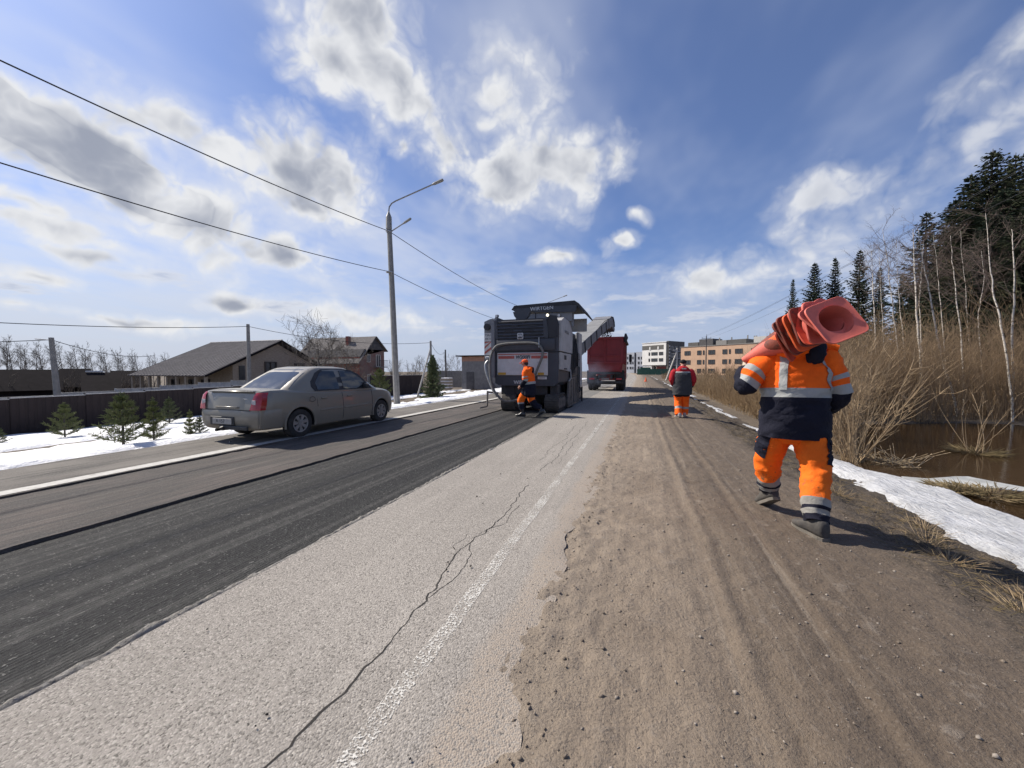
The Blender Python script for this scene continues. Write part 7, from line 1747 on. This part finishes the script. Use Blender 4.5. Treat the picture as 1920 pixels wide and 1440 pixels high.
for s_, sg in (('L', -1), ('R', 1)):
    hp, kn, an = Vector(J['hip' + s_]), Vector(J['kn' + s_]), Vector(J['an' + s_])
    lg = Tube([hp + Vector((0, 0, 0.02)), hp * 0.55 + kn * 0.45, kn, kn * 0.45 + an * 0.55, an + Vector((0, 0, -0.03))], [(0.14, 0.15), (0.122, 0.13), (0.105, 0.11), (0.102, 0.106), (0.098, 0.10)], (1, 0, 0), 0.011, 40 + sg); lg.mesh(tr, 20, 30, ((0.30, 1), (0.72, 0), (0.79, 2), (1.0, 0)))
    lg.strip(tr, 0.14, 0.34, 0 if sg > 0 else math.pi, 0 if sg > 0 else math.pi, 0.13, 0.006, 0)
sk = Tube([(0, 0, 0.66), (0, 0, 0.78), (0, 0, 0.98)], [(0.10, 0.10), (0.20, 0.145), (0.21, 0.15)], (1, 0, 0), 0.006, 2); sk.mesh(tr, 24, 8, ((1.0, 1),))
tr.build('trousers', ['hi_vis_orange', 'black_cloth', 'reflective'], wk, 70)
boot(wk, J['anL'], J['ftL'], ('shoe_light', 'boot_sole'), 0.15, 0.06, 'shoe'); boot(wk, J['anR'], J['ftR'], ('shoe_light', 'boot_sole'), 0.0, 0.06, 'shoe')
cp = MB(); blob(cp, (0.03, 0.095, 1.715), (0.095, 0.108, 0.075), 18, 12, 0, 3, 0.04); cp.box((0.045, 0.205, 1.690), (0.13, 0.10, 0.014), rot=(R(-12), 0, 0), bev=0.005); cp.build('cap', 'black_cloth', wk, 50)

# ---------------------------------------------------------------- worker beside the machine
O = Vector((-3.30, 11.30, -0.06))
wk = thing('person', 'worker in orange cap and hi-vis jacket striding left behind the milling machine, head down', 'person', O, R(86))
J = dict(pelvis=(0, -0.02, 0.96), spine=(0, 0.0, 1.14), chest=(0, 0.04, 1.36), neck=(0, 0.09, 1.55), head=(0, 0.15, 1.69), face=(0, 1, -0.45), shL=(-0.19, 0.05, 1.46), elL=(-0.25, 0.03, 1.17), wrL=(-0.20, 0.20, 0.97), hdL=(-0.17, 0.27, 0.93), pnL=(1, 0, 0),
         shR=(0.19, 0.05, 1.46), elR=(0.26, 0.02, 1.16), wrR=(0.22, 0.16, 0.92), hdR=(0.20, 0.22, 0.86), pnR=(-1, 0, 0), hipL=(-0.09, 0, 0.92), knL=(-0.10, 0.24, 0.54), anL=(-0.10, 0.20, 0.12), ftL=(-0.05, 1, 0), hipR=(0.09, -0.02, 0.92), knR=(0.10, -0.05, 0.52), anR=(0.10, -0.36, 0.19), ftR=(0.0, 1, 0))
skin_body(J, wk); jk = MB()
torso = Tube([(0, -0.02, 0.70), (0, -0.02, 0.86), (0, 0.0, 1.06), (0, 0.03, 1.26), (0, 0.045, 1.39), (0, 0.06, 1.47), (0, 0.075, 1.54), (0, 0.085, 1.59)], [(0.25, 0.19), (0.25, 0.19), (0.24, 0.185), (0.245, 0.18), (0.235, 0.165), (0.195, 0.135), (0.12, 0.10), (0.085, 0.09)], (1, 0, 0), 0.010, 51, 0.9); tz = lambda z: min(1, max(0, (z - 0.70) / 0.89))
torso.mesh(jk, 34, 36, ((tz(1.03), 1), (tz(1.10), 2), (1.0, 0)))
for s_, sg in (('L', -1), ('R', 1)):
    sl_ = Tube([(sg * 0.175, 0.05, 1.46), (sg * 0.225, 0.05, 1.39), (sg * 0.25, 0.04, 1.26), J['el' + s_], (Vector(J['el' + s_]) + Vector(J['wr' + s_])) / 2, J['wr' + s_]], [0.08, 0.10, 0.088, 0.08, 0.07, 0.055], (0, 1, 0.1), 0.008, 53 + sg); sl_.mesh(jk, 18, 24, ((0.34, 0), (0.41, 2), (0.48, 0), (0.55, 2), (1.0, 1)))
torso.strip(jk, tz(1.10), tz(1.46), 0.25, 0.3, 0.055, 0.006, 2)
jacket = jk.build('jacket', ['hi_vis_orange', 'navy', 'reflective'], wk, 70)
hd = MB(); blob(hd, (0, -0.06, 1.50), (0.14, 0.075, 0.09), 18, 12, 0, 7, 0.3); hd.build('hood', 'hi_vis_orange', jacket, 60)
hd = MB(); blob(hd, (0.0, -0.125, 1.47), (0.08, 0.03, 0.10), 14, 10, 0, 2, 0.2); hd.build('hood_lining', 'navy', jacket, 60)
tr = MB()
for s_, sg in (('L', -1), ('R', 1)):
    hp, kn, an = Vector(J['hip' + s_]), Vector(J['kn' + s_]), Vector(J['an' + s_])
    lg = Tube([hp + Vector((0, 0, 0.02)), hp * 0.55 + kn * 0.45, kn, kn * 0.45 + an * 0.55, an + Vector((0, 0, 0.12))], [(0.13, 0.145), (0.115, 0.125), (0.10, 0.105), (0.088, 0.092), (0.075, 0.08)], (1, 0, 0), 0.011, 60 + sg); lg.mesh(tr, 20, 30, ((0.36, 1), (0.70, 0), (0.76, 2), (1.0, 1)) if sg < 0 else ((0.40, 1), (0.55, 0), (1.0, 1)))
sk = Tube([(0, -0.02, 0.68), (0, -0.02, 0.80), (0, -0.02, 0.98)], [(0.10, 0.10), (0.19, 0.145), (0.20, 0.15)], (1, 0, 0), 0.006, 2); sk.mesh(tr, 24, 8, ((1.0, 1),))
tr.build('trousers', ['hi_vis_trousers', 'navy', 'reflective'], wk, 70)
boot(wk, J['anL'], J['ftL'], ('boot_shiny', 'boot_sole'), 0.0, 0.24); boot(wk, J['anR'], J['ftR'], ('boot_shiny', 'boot_sole'), 0.55, 0.22)
cp = MB(); blob(cp, (0, 0.145, 1.755), (0.092, 0.108, 0.072), 18, 12, 0, 3, 0.04); cp.box((0, 0.265, 1.715), (0.13, 0.11, 0.014), rot=(R(-28), 0, 0), bev=0.005); cp.build('cap', 'cap_orange', wk, 50)
hr = MB(); blob(hr, (0, 0.11, 1.69), (0.086, 0.075, 0.075), 14, 10, 0, 5, 0.05); hr.build('hair', 'hair_dark', wk, 60)
